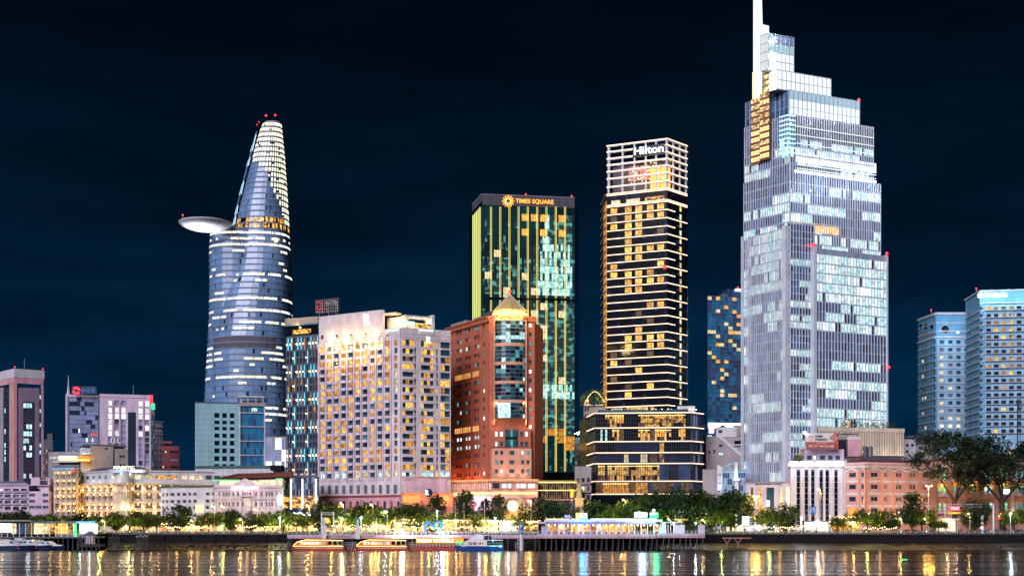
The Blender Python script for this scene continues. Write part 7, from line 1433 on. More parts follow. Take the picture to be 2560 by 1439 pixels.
# ---- blue hotel towers
def blue_towers():
 l, c, r = PT(2297, 660), PT(2341, 640), PT(2432, 640); A = Face(l, c); B = Face(c, r); T = Thing('hotel_tower', 'pale blue banded hotel tower with rounded top and a round dark opening', 'tower', (*c, G)); zt = ZZ(784, 640); Y = lambda y: ZZ(y, 640)
 b = MB(); b.prism([l, c, r, (r[0]+3, r[1]+22), (l[0]+6, l[1]+14)], G, zt-.3, 'blue_paint', 'slate'); T.part('core', b)
 rs = sorted((Y(855+i*19+4.2), Y(855+i*19-4.6)) for i in range(14)); b = MB(); U, ux = B.U, A.U
 cs = [(U(x-5.5), U(x+5.5)) for x in (2354, 2375.5, 2396, 2416)]
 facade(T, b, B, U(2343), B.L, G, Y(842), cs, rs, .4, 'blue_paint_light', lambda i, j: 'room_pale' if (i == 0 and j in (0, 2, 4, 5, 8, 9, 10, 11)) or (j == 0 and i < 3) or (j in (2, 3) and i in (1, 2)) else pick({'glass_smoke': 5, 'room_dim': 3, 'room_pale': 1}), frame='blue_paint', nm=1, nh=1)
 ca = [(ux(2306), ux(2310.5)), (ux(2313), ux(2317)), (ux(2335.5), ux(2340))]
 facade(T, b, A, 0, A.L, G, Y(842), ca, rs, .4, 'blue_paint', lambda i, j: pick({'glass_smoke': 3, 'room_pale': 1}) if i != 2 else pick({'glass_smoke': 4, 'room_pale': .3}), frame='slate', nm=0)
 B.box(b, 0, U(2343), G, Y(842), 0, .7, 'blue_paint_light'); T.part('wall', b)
 b = MB()
 for r_ in rs: B.box(b, 0, B.L, r_[0]-.9, r_[0]-.45, .7 if 0 else .41, .75, 'white_paint'); A.box(b, 0, A.L, r_[0]-.9, r_[0]-.45, .41, .75, 'white_paint')
 for F_ in (A, B): F_.box(b, 0, F_.L, Y(845), Y(840), .0, .9, 'white_paint'); F_.box(b, -.2, F_.L, zt-.5, zt+.6, -1, .9, 'white_paint'); F_.box(b, 0, F_.L, Y(808), Y(806), .35, .6, 'white_paint'); F_.box(b, 0, F_.L, Y(829), Y(826), .35, .6, 'white_paint')
 T.part('band', b); b = MB(); 
 for F_ in (A, B): F_.box(b, 0, F_.L, Y(840), zt-.5, -.1, .3, 'blue_paint')
 T.part('attic', b)
 b = MB(); cc = B.P(U(2362), Y(823), .35); v = [(cc[0]+1.95*cos(2*pi*i/24), cc[1], cc[2]+1.95*sin(2*pi*i/24)) for i in range(24)]; b.add(v, [tuple(range(24))], 'glass_black')
 for i in range(24): b.rod((cc[0]+2.1*cos(2*pi*i/24), cc[1], cc[2]+2.1*sin(2*pi*i/24)), (cc[0]+2.1*cos(2*pi*(i+1)/24), cc[1], cc[2]+2.1*sin(2*pi*(i+1)/24)), .18, 'white_paint', 4)
 T.part('round_opening', b); b = MB(); B.pbox(b, 2391, 2397, 827, 833, .31, .4, 'sign_white'); T.part('lit_window', b)
 for x in (2303, 2316, 2331): b = MB(); A.pbox(b, x-3, x+3, 810, 822, .31, .4, 'glass_black'); A.pbox(b, x-3, x+3, 832, 838, .31, .4, 'room_dim'); T.part('opening', b)
 beacon(T, B.P(U(2331), zt+2.2, -2))
 l, c, r = PT(2414, 612), PT(2449, 590), PT(2590, 586); A = Face(l, c); B = Face(c, r); U, ux = B.U, A.U; T = Thing('hotel_tower', 'taller pale blue hotel tower with lit white roof lettering and dark square rooms, far right', 'tower', (*c, G)); Y = lambda y: ZZ(y, 588); zt = Y(728)
 b = MB(); b.prism([l, c, r, (r[0]+5, r[1]+20), (l[0]+6, l[1]+14)], G, zt-.3, 'blue_paint', 'slate'); T.part('core', b)
 rs = sorted((Y(770+i*18.05+4.6), Y(770+i*18.05-4.2)) for i in range(18)); b = MB(); cs = [(U(x-6), U(x+6)) for x in (2471, 2490, 2508.5, 2528, 2547, 2566)]
 litp = {(0, 17), (1, 17), (1, 15), (2, 15), (1, 14), (2, 14), (2, 13), (2, 12), (0, 10), (1, 10), (2, 9), (2, 8), (3, 8), (2, 6), (0, 9), (2, 3), (1, 0), (2, 16), (3, 9)}
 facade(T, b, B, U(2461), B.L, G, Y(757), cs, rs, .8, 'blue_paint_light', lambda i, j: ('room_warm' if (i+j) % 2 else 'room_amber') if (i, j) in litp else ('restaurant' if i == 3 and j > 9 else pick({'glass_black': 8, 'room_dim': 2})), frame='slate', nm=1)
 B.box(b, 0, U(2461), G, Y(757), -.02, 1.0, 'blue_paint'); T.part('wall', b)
 for r_ in rs:
  zz = r_[0]; b = MB(); B.box(b, 0, U(2460), zz-.3, zz+.1, 1.01, 1.3, 'white_paint'); A.box(b, 0, A.L, zz-.3, zz+.1, .31, .6, 'white_paint'); T.part('band', b)
  b = MB(); B.box(b, U(2462), B.L, zz-.25, zz-.02, .81, 1.9, 'white_paint'); B.box(b, U(2462), B.L, zz+.55, zz+.65, 1.8, 1.9, 'slate'); T.part('balcony_slab', b)
 for r_ in rs: putwin(T, A, ux(2425), sum(r_)/2, 1.0, 1.7, 'glass_navy' if R.random() < .9 else 'room_pale', n=.02, nm=0); putwin(T, B, U(2452), sum(r_)/2, .9, 1.7, 'glass_navy', n=1.02, nm=0)
 b = MB(); A.box(b, 0, A.L, G, Y(742), -.1, .3, 'blue_paint') if 0 else None; B.box(b, -.2, B.L, Y(757), zt, -.2, 1.2, 'blue_paint'); B.box(b, -.3, B.L, zt, zt+.6, -1, 1.5, 'white_paint'); A.box(b, -.3, A.L, zt, zt+.6, -1, .6, 'white_paint'); B.box(b, 0, B.L, Y(759), Y(756.5), 1.21, 1.5, 'white_paint'); T.part('attic', b)
 
 for k in range(9): b = MB(); B.pbox(b, 2461+k*6.1, 2466.7+k*6.1, 734+(k%3)*.4, 742.6, 1.3, 1.6, 'sign_white'); T.part('lit_sign', b)
 b = MB(); b.ball(B.P(U(2449), Y(738), 1.8), 1.3, 'sign_white', 10, 6); T.part('emblem', b); beacon(T, B.P(U(2443), zt+2, -2))
 for x in (2455, 2500, 2550): lamp(B.P(U(x), Y(745), 6), (.5, .85, 1), 1100, .6, parent=T)
 for x in (2300, 2345, 2390): lamp((*PT(x, 628), ZZ(830, 640)), (.5, .8, 1), 1500, .6, parent=T)
 # small roofs in the gap
 F = Face(PT(2261, 600), PT(2335, 600)); T = Thing('rooftop_house', 'white and slate roof blocks crowded between the beige annex and the blue tower', 'building', (*PT(2261, 600), G)); b = MB(); F.pbox(b, 2261, 2290, 1097, 1150, -8, 0, 'white_paint'); F.pbox(b, 2266, 2330, 1088, 1094, -6, .5, 'slate'); F.pbox(b, 2290, 2330, 1110, 1150, -9, -.5, 'beige_wall'); F.pbox(b, 2290, 2345, 1096, 1108, -9, -1, 'grey_dark'); F.pbox(b, 2262, 2334, 1149.8, 1340, -10, -.6, 'slate'); T.part('wall', b)
 for x, y in ((2268, 1112), (2281, 1112), (2268, 1128), (2300, 1118)): putwin(T, F, F.U(x), F.Z(x, y), 1.2, 1.2, 'glass_navy', n=.02)
 T = Thing('telecom_mast', 'dark lattice telecom mast rising in front of the far right blue tower', 'mast', PT(2546, 560)+(G,)); x, y = PT(2546, 560); b = MB()
 for dx, dy in ((-.9, -.5), (.9, -.5), (0, .9)): b.rod((x+dx, y+dy, G), (x+dx*.5, y+dy*.5, ZZ(995, 560)), .13, 'black_metal', 4)
 for i in range(26): z_ = G+i*2.2; b.rod((x-.8, y-.4, z_), (x+.8, y-.4, z_+2.2), .07, 'black_metal', 4)
 T.part('lattice', b)
 for k in range(3): b = MB(); b.box(x-1.5+k*1.2, x-1.1+k*1.2, y-1, y-.7, ZZ(1015+k*3, 560), ZZ(1000+k*2, 560), 'grey_dark'); T.part('antenna', b)
blue_towers()
room('cafe', (.6, .2, .03), (1, .72, .28), 2.2, (.6, .6, .6), (.38, .6))
# materials of the waterfront
mat('car_white', (.6, .6, .6), .3, .03); mat('car_silver', (.3, .31, .33), .3, .03, 1, .5); mat('car_red', (.35, .02, .02), .3, .03); mat('car_black', (.012, .012, .015), .25, .03)
em('lantern_orange', (1, .36, .05), .95); mat('sculpt_blue', (.03, .2, .6), .4, .05, emis=(.02, .14, .45), es=.35); em('amber_panel', (1, .30, .02), .75); em('letter_warm', (1, .95, .7), 2.2); mat('letter_white', (.8, .8, .8), .5, .02); mat('tyre_red', (.25, .02, .02))
em('led_gold', (1, .62, .16), 3.2); room('bus_window', (.3, .3, .25), (1, .95, .85), 1.1); mat('hull_bus', (.42, .06, .03), .35)
em('sea_lamp', (.15, 1, .85), 4); room('bus_window2', (.03, .02, .02), (.6, .3, .12), 1.0, edge=(.42, .6)); mat('hull_navy2', (.015, .06, .26), .3, .1)
mat('hull_ferry', (.012, .03, .09), .3, .1)
mat('skin', (.4, .24, .16)); mat('hair', (.015, .012, .01)); mat('shirt_white', (.6, .6, .6)); mat('shirt_red', (.4, .05, .05)); mat('shirt_blue', (.06, .12, .35)); mat('jeans', (.04, .05, .1))
# ================================================================== TREES
def make_tree(seed, kind):
 """kind: round, flat, slim, bare; built about 9 m tall with crown radius about 4"""
 rn = random.Random(seed); T = Thing('tree', 'x', 'tree'); b = MB(); H, Rc, cz = {'round': (9, 5.2, 5.0), 'flat': (7.2, 5.4, 4.7), 'slim': (11, 3.5, 6.0), 'bare': (26, 9.5, 17)}[kind]
 tips = []; lean = rn.uniform(-.3, .3)
 r0 = .28 if kind != 'bare' else .75; base = Vector((0, 0, 0)); fork = Vector((lean, 0, cz*.45))
 b.rod(base, fork, r0, 'bark', 7, r0*.7)
 def limb(p, d, r, ln, dep):
  q = p+d*ln; b.rod(p, q, r, 'bark', 5, r*.62)
  tips.append(q)
  if dep > 0:
   for _ in range(2 if dep > 1 or rn.random() < .7 else 3):
    nd = (d+Vector((rn.uniform(-.75, .75), rn.uniform(-.75, .75), rn.uniform(-.15, .5)))).normalized(); limb(q, nd, r*.6, ln*.74, dep-1)
 for i in range(5 if kind != 'bare' else 4):
  a = 2*pi*i/(5 if kind != 'bare' else 4)+rn.random(); limb(fork, Vector((cos(a)*.75, sin(a)*.75, 1.0)).normalized(), r0*.5, H*.22, 2 if kind != 'bare' else 3)
 T.part('trunk', b)
 b = MB(); n = {'round': 4200, 'flat': 3200, 'slim': 3000, 'bare': 9000}[kind]; cl = []
 for _ in range({'round': 46, 'flat': 34, 'slim': 30, 'bare': 80}[kind]):
  if kind == 'bare': c = rn.choice(tips)+Vector((rn.uniform(-3, 3), rn.uniform(-3, 3), rn.uniform(-1.5, 3))); cr_ = rn.uniform(1.0, 2.6)
  else:
   th = rn.uniform(0, 2*pi); u = rn.random()**.5; zz = rn.uniform(-1, 1); k = math.sqrt(max(0, 1-zz*zz))
   if kind == 'flat': c = Vector((Rc*.78*u*cos(th), Rc*.78*u*sin(th), cz+rn.uniform(-1.4, 1.1)-u*.5)); cr_ = rn.uniform(.9, 1.6)
   else: c = Vector((Rc*.72*k*u*cos(th), Rc*.72*k*u*sin(th), cz+zz*(H-cz)*.72)); cr_ = rn.uniform(.9, 1.6)
  cl.append((c, cr_, rn.random()))
 tone = {'round': ('leaf_dark', 'leaf_mid'), 'flat': ('leaf_mid', 'leaf_light'), 'slim': ('leaf_dark', 'leaf_mid'), 'bare': ('leaf_dark', 'leaf_dark')}[kind]
 for i in range(n):
  c, cr_, tt = rn.choice(cl); d = Vector((rn.gauss(0, 1), rn.gauss(0, 1), rn.gauss(0, .75))).normalized()*cr_*rn.random()**.33
  p = c+d; s_ = rn.uniform(.2, .4) if kind != 'bare' else rn.uniform(.26, .5)
  q = Vector((rn.uniform(-1, 1), rn.uniform(-1, 1), rn.uniform(-.5, .5))).normalized()*s_; r_ = (q.cross(Vector((rn.uniform(-1, 1), rn.uniform(-1, 1), 1)))).normalized()*s_*.6
  b.quad(p-q, p-r_, p+q, p+r_, tone[1] if tt > .55 or rn.random() < .15 else tone[0])
 T.part('crown', b, kind='stuff'); return T.r
TR = {k: make_tree(i+50, k.rstrip('2')) for i, k in enumerate(('round', 'round2', 'flat', 'flat2', 'slim', 'bare', 'bare2'))}
def tree(px, ytop, D, kind, label, sc=None):
 lit = any(w in label.split() for w in ('lime', 'bright', 'lit', 'yellow', 'light', 'olive', 'spreading'))
 if lit:
  x, y = PT(px, D-5); T = Thing('garden_spotlight', 'small garden spotlight aimed at the '+' '.join(label.split()[:9]), 'spotlight', (x, y, G), 'garden spotlights under the trees'); b = MB(); b.rod((x, y, G), (x, y, G+.5), .06, 'steel'); T.part('stake', b); b = MB(); b.rod((x, y, G+.5), (x, y+.2, G+.75), .14, 'black_metal', 8); b.ball((x, y+.22, G+.8), .12, 'lamp_warm', 6, 4); T.part('lamp_head', b)
  lamp((x, y-1, G+3.2), (.9, 1, .25), 700, .3, parent=T)
 H = {'round': 9.2, 'flat': 7.2, 'slim': 11.2, 'bare': 26}[kind.rstrip('2')]; s_ = sc or (ZZ(ytop, D)-G)/H
 o = place(TR[kind], (*PT(px, D), G), (px*7.3) % 6.28, label, 'riverside trees along the promenade', s_); o.scale = (s_*(.85+(px*13 % 31)/75), s_*.95, s_); return o
tl = [
 (14, 1272, 499, 'flat', 'bushy green tree at the far left edge above the terminal roof'), (48, 1268, 500, 'round2', 'dark tree below the lilac apartments, second from the left edge'),
 (92, 1277, 501, 'flat2', 'low spreading tree in front of the pink corner apartments'), (122, 1277, 499, 'flat', 'low pale tree at the foot of the pink corner apartments'),
 (157, 1279, 500, 'flat2', 'light green tree in front of the left hotel wing'), (204, 1275, 500, 'round', 'dark round tree between the hotel wing and the grand hotel'),
 (250, 1277, 501, 'flat', 'olive tree in front of the grand hotel left front'), (291, 1276, 500, 'round2', 'tree left of the grand hotel corner drum'),
 (324, 1268, 499, 'flat2', 'bright lime lit tree at the grand hotel corner drum'), (360, 1278, 500, 'flat', 'tree between the two glowing hotel arches'), (392, 1282, 501, 'flat2', 'small tree just left of the big dark round tree'),
 (447, 1252, 497, 'round', 'largest dark round tree on the left bank, over the muddy shore'), (522, 1273, 500, 'flat', 'slender umbrella shaped tree in front of the white townhouse block'),
 (577, 1267, 499, 'round2', 'dark tree in front of the classical building left half'), (560, 1266, 503, 'flat2', 'yellow green lit tree half behind the dark tree, classical building'), (627, 1272, 499, 'round', 'tree under the classical building pediment'),
 (682, 1267, 500, 'flat2', 'lime green lit tree right of the classical building pediment'), (660, 1287, 498, 'flat', 'small low tree between the classical building trees'), (722, 1272, 499, 'flat', 'tree at the upright light fins of the hotel podium'), (757, 1277, 500, 'flat2', 'tree with pale blue lights in front of the hotel podium'),
 (800, 1247, 501, 'round', 'tall dark tree at the left base of the lilac hotel'), (828, 1250, 502, 'round2', 'dark tree behind the lime lit one, lilac hotel base'), (857, 1252, 498, 'flat2', 'large lime lit tree in front of the lilac hotel louvres'), (893, 1258, 500, 'round', 'dark tree right of the lime lit tree, lilac hotel'),
 (917, 1249, 502, 'round2', 'tree behind the orange star street lamp, lilac hotel'), (947, 1258, 500, 'flat', 'spreading tree at the centre of the lilac hotel base'), (978, 1254, 499, 'flat2', 'yellow topped tree under the white lamp, lilac hotel'), (1013, 1252, 500, 'round', 'dark tree at the orange corner of the lilac hotel'),
 (1043, 1250, 498, 'round2', 'tree below the round blue letter sign'), (1092, 1231, 501, 'slim', 'taller tree against the orange lit hotel wall'), (1072, 1271, 498, 'flat', 'low lime tree between hotel and brick tower'), (1118, 1272, 499, 'flat2', 'low yellow green tree at the gap by the brick podium'),
 (1163, 1219, 500, 'slim', 'upright dark tree in front of the brick podium left'), (1246, 1231, 500, 'slim', 'dark tree beside the round white globe light'), (1215, 1240, 502, 'slim', 'thin tree before the magenta lit doorway'), (1190, 1274, 498, 'flat', 'low tree between the flagpoles'), (1205, 1290, 497, 'flat2', 'small palm like tree behind the white boat'), (1300, 1285, 498, 'flat', 'small tree under the arched portal right side'),
 (1352, 1235, 501, 'round', 'big dark tree in front of the dark link building'), (1380, 1247, 499, 'round2', 'second dark tree in front of the link building'), (1412, 1244, 500, 'round', 'dark tree left of the golden statue pedestal'), (1478, 1240, 500, 'round2', 'dark tree right of the golden statue'),
 (1517, 1262, 498, 'flat', 'lower tree behind the dining pavilion roof, left of the lime one'), (1563, 1236, 499, 'flat2', 'lime tree lit by an orange lamp under the banded podium'), (1604, 1226, 501, 'round', 'dark tree before the banded podium centre'), (1640, 1218, 500, 'round2', 'dark tree left of the largest one under the banded podium'),
 (1692, 1206, 499, 'round', 'largest dark tree in front of the banded podium right side'), (1740, 1213, 500, 'round2', 'large dark tree at the podium right end'), (1775, 1226, 502, 'round', 'dark tree below the weathered sloping wall office'), (1826, 1214, 501, 'round2', 'dark tree in front of the arched truss building'),
 (1803, 1262, 497, 'flat', 'lower lit bush like tree right of the dining deck'), (1862, 1228, 503, 'slim', 'narrow tree at the left foot of the stepped tower podium'), (1922, 1262, 498, 'flat', 'lit tree left part of the pair before the bank podium'), (1962, 1249, 498, 'round', 'full round tree before the white pilastered office'),
 (2095, 1284, 498, 'flat2', 'small tree behind the glowing lantern stalls'), (2167, 1262, 499, 'flat2', 'bright green tree below the salmon hotel left bays'), (2196, 1272, 500, 'round2', 'dark tree beside the star lamp, salmon hotel'), (2230, 1266, 499, 'round', 'tree left of the tall dark one, salmon hotel'),
 (2281, 1222, 498, 'slim', 'tall upright dark tree in front of the salmon hotel'), (2306, 1262, 499, 'flat', 'lower tree right of the tall upright dark tree'), (2436, 1236, 500, 'round', 'dark dome shaped tree behind the sign gantry'), (2535, 1262, 500, 'flat2', 'low tree at the right edge below the orange canopy'), (2345, 1293, 498, 'flat', 'small shrub like tree by the double head lamp')]
for t_ in tl: tree(*t_)
tree(2385, 1066, 505, 'bare', 'huge dark sparse tree with forked bare limbs, left of the two giants'); tree(2508, 1074, 506, 'bare2', 'huge dark sparse tree at the right edge, right of the two giants')
# ================================================================== LAMPS
def lamp_post(px, y, D, label, kind='sodium', heads=1, power=None):
 x, yy = PT(px, D); z = ZZ(y, D); c = {'sodium': (1, .5, .1), 'white': (.8, .92, 1), 'warm': (1, .62, .2)}[kind]; m = {'sodium': 'lamp_sodium', 'white': 'lamp_white', 'warm': 'lamp_warm'}[kind]
 T = Thing('street_lamp', label, 'street lamp', (x, yy, G), 'street lamps on the promenade'); b = MB(); b.rod((x, yy, G), (x, yy, z-.3), .11, 'white_metal', 6, .07); T.part('pole', b)
 offs = [0] if heads == 1 and kind == 'white' else ([-1.0, 1.0] if heads == 2 else [-.8])
 for o_ in offs:
  b = MB()
  if o_: b.rod((x, yy, z-.9), (x+o_*.8, yy-.3, z+.1), .06, 'white_metal', 5)
  b.box(x+o_-.35, x+o_+.35, yy-.6, yy-.3, z+.12, z+.22, 'steel'); h = T.part('lamp_head', b); b = MB(); b.ball((x+o_, yy-.5, z-.05), .27, m, 8, 5); T.part('bulb', b, parent=h)
  lamp((x+o_, yy-.9, z-.5), c, power or {'sodium': 2300, 'white': 1300, 'warm': 800}[kind], .25, parent=T)
lamp_post(773, 1262, 497, 'street lamp with orange glow before the hotel podium light fins'); lamp_post(933, 1260, 497, 'street lamp glowing orange at the middle of the lilac hotel base'); lamp_post(858, 1257, 500, 'street lamp hidden in the lime lit tree')
lamp_post(1327, 1251, 498, 'street lamp with orange head right of the arched portal'); lamp_post(1563, 1248, 500, 'street lamp lighting the lime tree under the banded podium'); lamp_post(1890, 1239, 500, 'double headed orange street lamp before the bank podium', heads=2, power=3800)
lamp_post(2052, 1222, 498, 'tall orange street lamp in front of the white pilastered office'); lamp_post(2321, 1213, 498, 'tall double headed yellow street lamp by the salmon hotel corner', heads=2, power=4200); lamp_post(2205, 1285, 497, 'short orange star lamp between the salmon hotel trees')
for px, y, la in ((903, 1293, 'white mast lamp behind the first waterbus'), (963, 1278, 'white mast lamp above the second waterbus bow'), (855, 1293, 'white mast lamp above the truss gangway'), (1093, 1277, 'white mast lamp beside the blue monogram sculpture'), (700, 1293, 'white mast lamp at the hotel podium left fin'), (1684, 1307, 'brilliant white lamp at the left of the dining deck end'), (1739, 1306, 'brilliant white lamp at the right of the dining deck end'), (2003, 1293, 'white lamp at the foot of the pilastered office'), (2526, 1281, 'white lamp under the canopy at the right edge'), (1238, 1294, 'white lamp behind the catamaran cabin')):
 lamp_post(px, y, 494 if px < 1600 else 493, la, 'white')
for px, y, la in ((262, 1300, 'small warm lamp left of the hotel arches'), (484, 1300, 'small warm lamp right of the big dark tree'), (536, 1264, 'warm lamp at the classical building left corner'), (560, 1264, 'warm lamp in the trees of the classical building'), (607, 1297, 'warm low lamp under the pediment tree'), (643, 1272, 'warm lamp over the tree below the pediment'), (1200, 1303, 'warm lamp between flagpoles and boat'), (1455, 1286, 'warm lamp behind the dining pavilion'), (1677, 1297, 'warm lamp at the dining pavilion end'), (1703, 1298, 'warm lamp second from the dining pavilion end'), (1762, 1298, 'warm lamp at the hedge right of the deck'), (2255, 1296, 'small white globe lamp below the slim tree'), (2316, 1296, 'small globe lamp at the foot of the double lamp'), (2425, 1283, 'small cool lamp in the dome shaped tree')):
 lamp_post(px, y, 496, la, 'warm')
# flagpoles
for px, y, la in ((1138, 1255, 'leftmost white flagpole before the brick podium'), (1160, 1255, 'second white flagpole from the left'), (1187, 1255, 'third white flagpole, with a red flag'), (1211, 1250, 'rightmost of the four white flagpoles')):
 x, yy = PT(px, 495); T = Thing('flagpole', la, 'flagpole', (x, yy, G), 'flagpoles in front of the brick tower podium'); b = MB(); b.rod((x, yy, G), (x, yy, ZZ(y, 495)), .09, 'white_metal', 6, .05); T.part('pole', b); b = MB(); b.ball((x, yy, ZZ(y, 495)), .12, 'gold_stone', 6, 4); T.part('finial', b)
 if px == 1187: b = MB(); z = ZZ(1266, 495); b.box8([(x, yy, z-.1), (x-1.3, yy-.2, z-.6), (x-1.3, yy-.15, z-.6), (x, yy+.05, z-.1), (x, yy, z+1.2), (x-1.3, yy-.2, z+.6), (x-1.3, yy-.15, z+.6), (x, yy+.05, z+1.2)], 'red_paint'); T.part('flag', b)
for px, y, la in ((941, 1291, 'tall white mast between the two waterbuses'), (968, 1283, 'pair mast above the second waterbus'), (989, 1290, 'white mast left of the floodlight star'), (1010, 1288, 'white mast at the floodlight star')):
 x, yy = PT(px, 477); T = Thing('mast', la, 'mast', (x, yy, 5.3), 'white masts on the waterbus pier'); b = MB(); b.rod((x, yy, 5.2), (x, yy, ZZ(y, 477)), .09, 'white_metal', 6, .06); T.part('pole', b); b = MB(); b.box(x-.2, x+.2, yy-.2, yy+.2, 5.2, 5.35, 'steel'); T.part('foot', b)
# ================================================================== STREET FURNITURE AND TRAFFIC
def make_car(body, long=False):
 T = Thing('car', 'x', 'car'); L_ = 4.4; b = MB(); S = lambda x, w_, z: [(x, -w_, z), (x, w_, z)]
 prof = [(-2.2, .35), (-2.2, .85), (-1.9, .98), (-.95, 1.02), (1.2, 1.0), (2.0, .88), (2.2, .7), (2.2, .35)]
 b.loft([[(x*.99, -.85, z) for x, z in prof], [(x, -.78, z) for x, z in prof], [(x, .78, z) for x, z in prof], [(x*.99, .85, z) for x, z in prof]], body); T.part('body', b)
 b = MB(); cp = [(-1.7, .98), (-1.2, 1.45), (.4, 1.47), (1.15, 1.0)]; b.loft([[(x, -.7, z) for x, z in cp], [(x, .7, z) for x, z in cp]], 'glass_smoke'); b.box(-1.2, .42, -.66, .66, 1.452, 1.5, body); T.part('cabin', b)
 for x in (-1.35, 1.4):
  for y in (-.8, .8): b = MB(); b.rod((x, y-.1, .33), (x, y+.1, .33), .33, 'black_metal', 12); b.rod((x, y-.12, .33), (x, y+.12, .33), .18, 'steel', 8); T.part('wheel', b)
 for y in (-.6, .6): b = MB(); b.box(2.16, 2.25, y-.16, y+.16, .62, .78, 'head_lamp'); T.part('headlight', b); b = MB(); b.box(-2.25, -2.15, y-.16, y+.16, .68, .84, 'tail_lamp'); T.part('tail_light', b)
 return T.r
CARS = {k: make_car('car_'+k) for k in ('white', 'silver', 'red', 'black')}
wh = ['below the lilac apartments', 'in front of the left hotel wing', 'before the grand hotel arches', 'beyond the big dark tree', 'at the white townhouse block', 'under the classical building', 'left of the waterbus pier', 'behind the first waterbus', 'behind the second waterbus', 'behind the waterbus sign', 'before the brick podium', 'past the blue mooring post', 'at the hedge beyond the dining deck', 'before the arched truss building', 'at the bank podium', 'before the white pilastered office', 'by the lantern stalls', 'below the salmon hotel left bays', 'by the slim dark tree', 'at the double headed lamp', 'under the red banner', 'before the gantry', 'by the balloon sculpture', 'at the right edge']
for i, px in enumerate((60, 150, 325, 480, 545, 640, 700, 790, 925, 1050, 1180, 1330, 1790, 1830, 1885, 1960, 2040, 2150, 2265, 2330, 2395, 2440, 2490, 2545)):
 for dr in (0, 1):
  k = ('white', 'silver', 'black', 'red')[(i*3+1+2*dr) % 4]; D = 506.5 if dr else 512; x, y = PT(px+dr*(18+i*5 % 17), D)
  place(CARS[k], (x, y, G+.012), 0 if dr else pi, '%s car with lamps on in the %s lane %s' % (k, ('far', 'near')[dr], wh[i]), 'cars on the riverside road')
  lamp((x+(3.4 if dr else -3.4), y-.6, G+.8), (1, .85, .7), 110, .15, name='car_headlight_beam')
# promenade railing in lengths
def railing(x0, x1, D, z, label, m='white_metal', step=2.4):
 T = Thing('railing', label, 'railing', (x0, D, z)); n = int((x1-x0)/step)
 for k in range(0, n, 10):
  b = MB(); a = x0+k*step; e = min(x0+(k+10)*step, x1)
  for zz in (.45, 1.0): b.rod((a, D, z+zz), (e, D, z+zz), .045, m, 4)
  T.part('rail', b)
 me = MB(); me.rod((0, 0, 0), (0, 0, 1.1), .07, m, 5); me = me.mesh('post')
 for k in range(n+1): T.inst('post', me, (x0+k*step, D, z))
railing(PT(300, 492.5)[0], PT(716, 492.5)[0], 492.5, G+.06, 'pale railing on the left quay above the muddy bank')
railing(PT(1762, 492.5)[0], PT(2640, 492.5)[0], 492.5, G+.06, 'pale railing on the right quay above the brown beach')
# hedge balls and planting on the promenade
b = MB(); rn = random.Random(9)
for i in range(9000):
 x = rn.uniform(-215, 215); px = 1280+x*FL/497
 if 1340 < px < 1760: continue
 z = G+rn.random()**2*(.8 if (px//37) % 3 else 1.7); p = Vector((x, rn.uniform(496, 500), z)); q = Vector((rn.uniform(-1,1), rn.uniform(-1,1), rn.uniform(-1,1))).normalized()*.26; r_ = q.orthogonal().normalized()*.2; b.quad(p-q, p-r_, p+q, p+r_, rn.choice(('leaf_mid', 'leaf_dark', 'leaf_light')))
solo('promenade_hedge', b, kind='stuff')
for i, px in enumerate((1985, 2002, 2018, 2040, 2244, 2260, 2278, 2310, 2423, 2448, 2466)):
 b = MB(); x, y = PT(px, 494.8); rn = random.Random(i); me_ = MB()
 for _ in range(160): d = Vector((rn.gauss(0,1), rn.gauss(0,1), rn.gauss(0,1))).normalized(); p = Vector((x, y, G+.75))+d*.62; q = d.orthogonal().normalized()*.2; r_ = d.cross(q).normalized()*.2; b.quad(p-q, p-r_, p+q, p+r_, 'leaf_mid')
 b.ball((x, y, G+.75), .55, 'leaf_dark', 8, 6); b.rod((x, y, G), (x, y, G+.3), .3, 'grey_stone', 8)
 solo('clipped_bush', b, '%s clipped ball bush in a stone pot on the right quay' % ('first', 'second', 'third', 'fourth', 'fifth', 'sixth', 'seventh', 'eighth', 'ninth', 'tenth', 'eleventh')[i]+' from the left', 'bush', 'clipped ball bushes on the right quay', o=(0,0,0))
# string lights: strands with bulbs over the promenade
def strand(x0, x1, y, D, label, m='bulb', r=.17, n=None, jit=5, power=330, col_=(1, .52, .15)):
 n = n or int((x1-x0)/5.5); xa, ya = PT(x0, D); T = Thing('string_lights', label, 'string lights', (xa, ya, ZZ(y, D)), 'strings of lights over the promenade'); b = MB(); w_ = MB(); rn = random.Random(x0); prev = None
 for i in range(n+1):
  px = x0+(x1-x0)*i/n; p = (*PT(px, D+rn.uniform(-1.5, 1.5)), ZZ(y+2.2*abs(sin(i*.7))+rn.uniform(-jit, jit)*.4, D)); b.ball(p, r*rn.uniform(.7, 1.3), m, 5, 4)
  if prev: w_.rod(prev, p, .025, 'black_metal', 3)
  prev = p
 T.part('bulbs', b, kind='stuff'); T.part('cable', w_); k = max(1, int((x1-x0)/45))
 for i in range(k): lamp((*PT(x0+(x1-x0)*(i+.5)/k, D-2), ZZ(y, D)), col_, power, .4, parent=T)
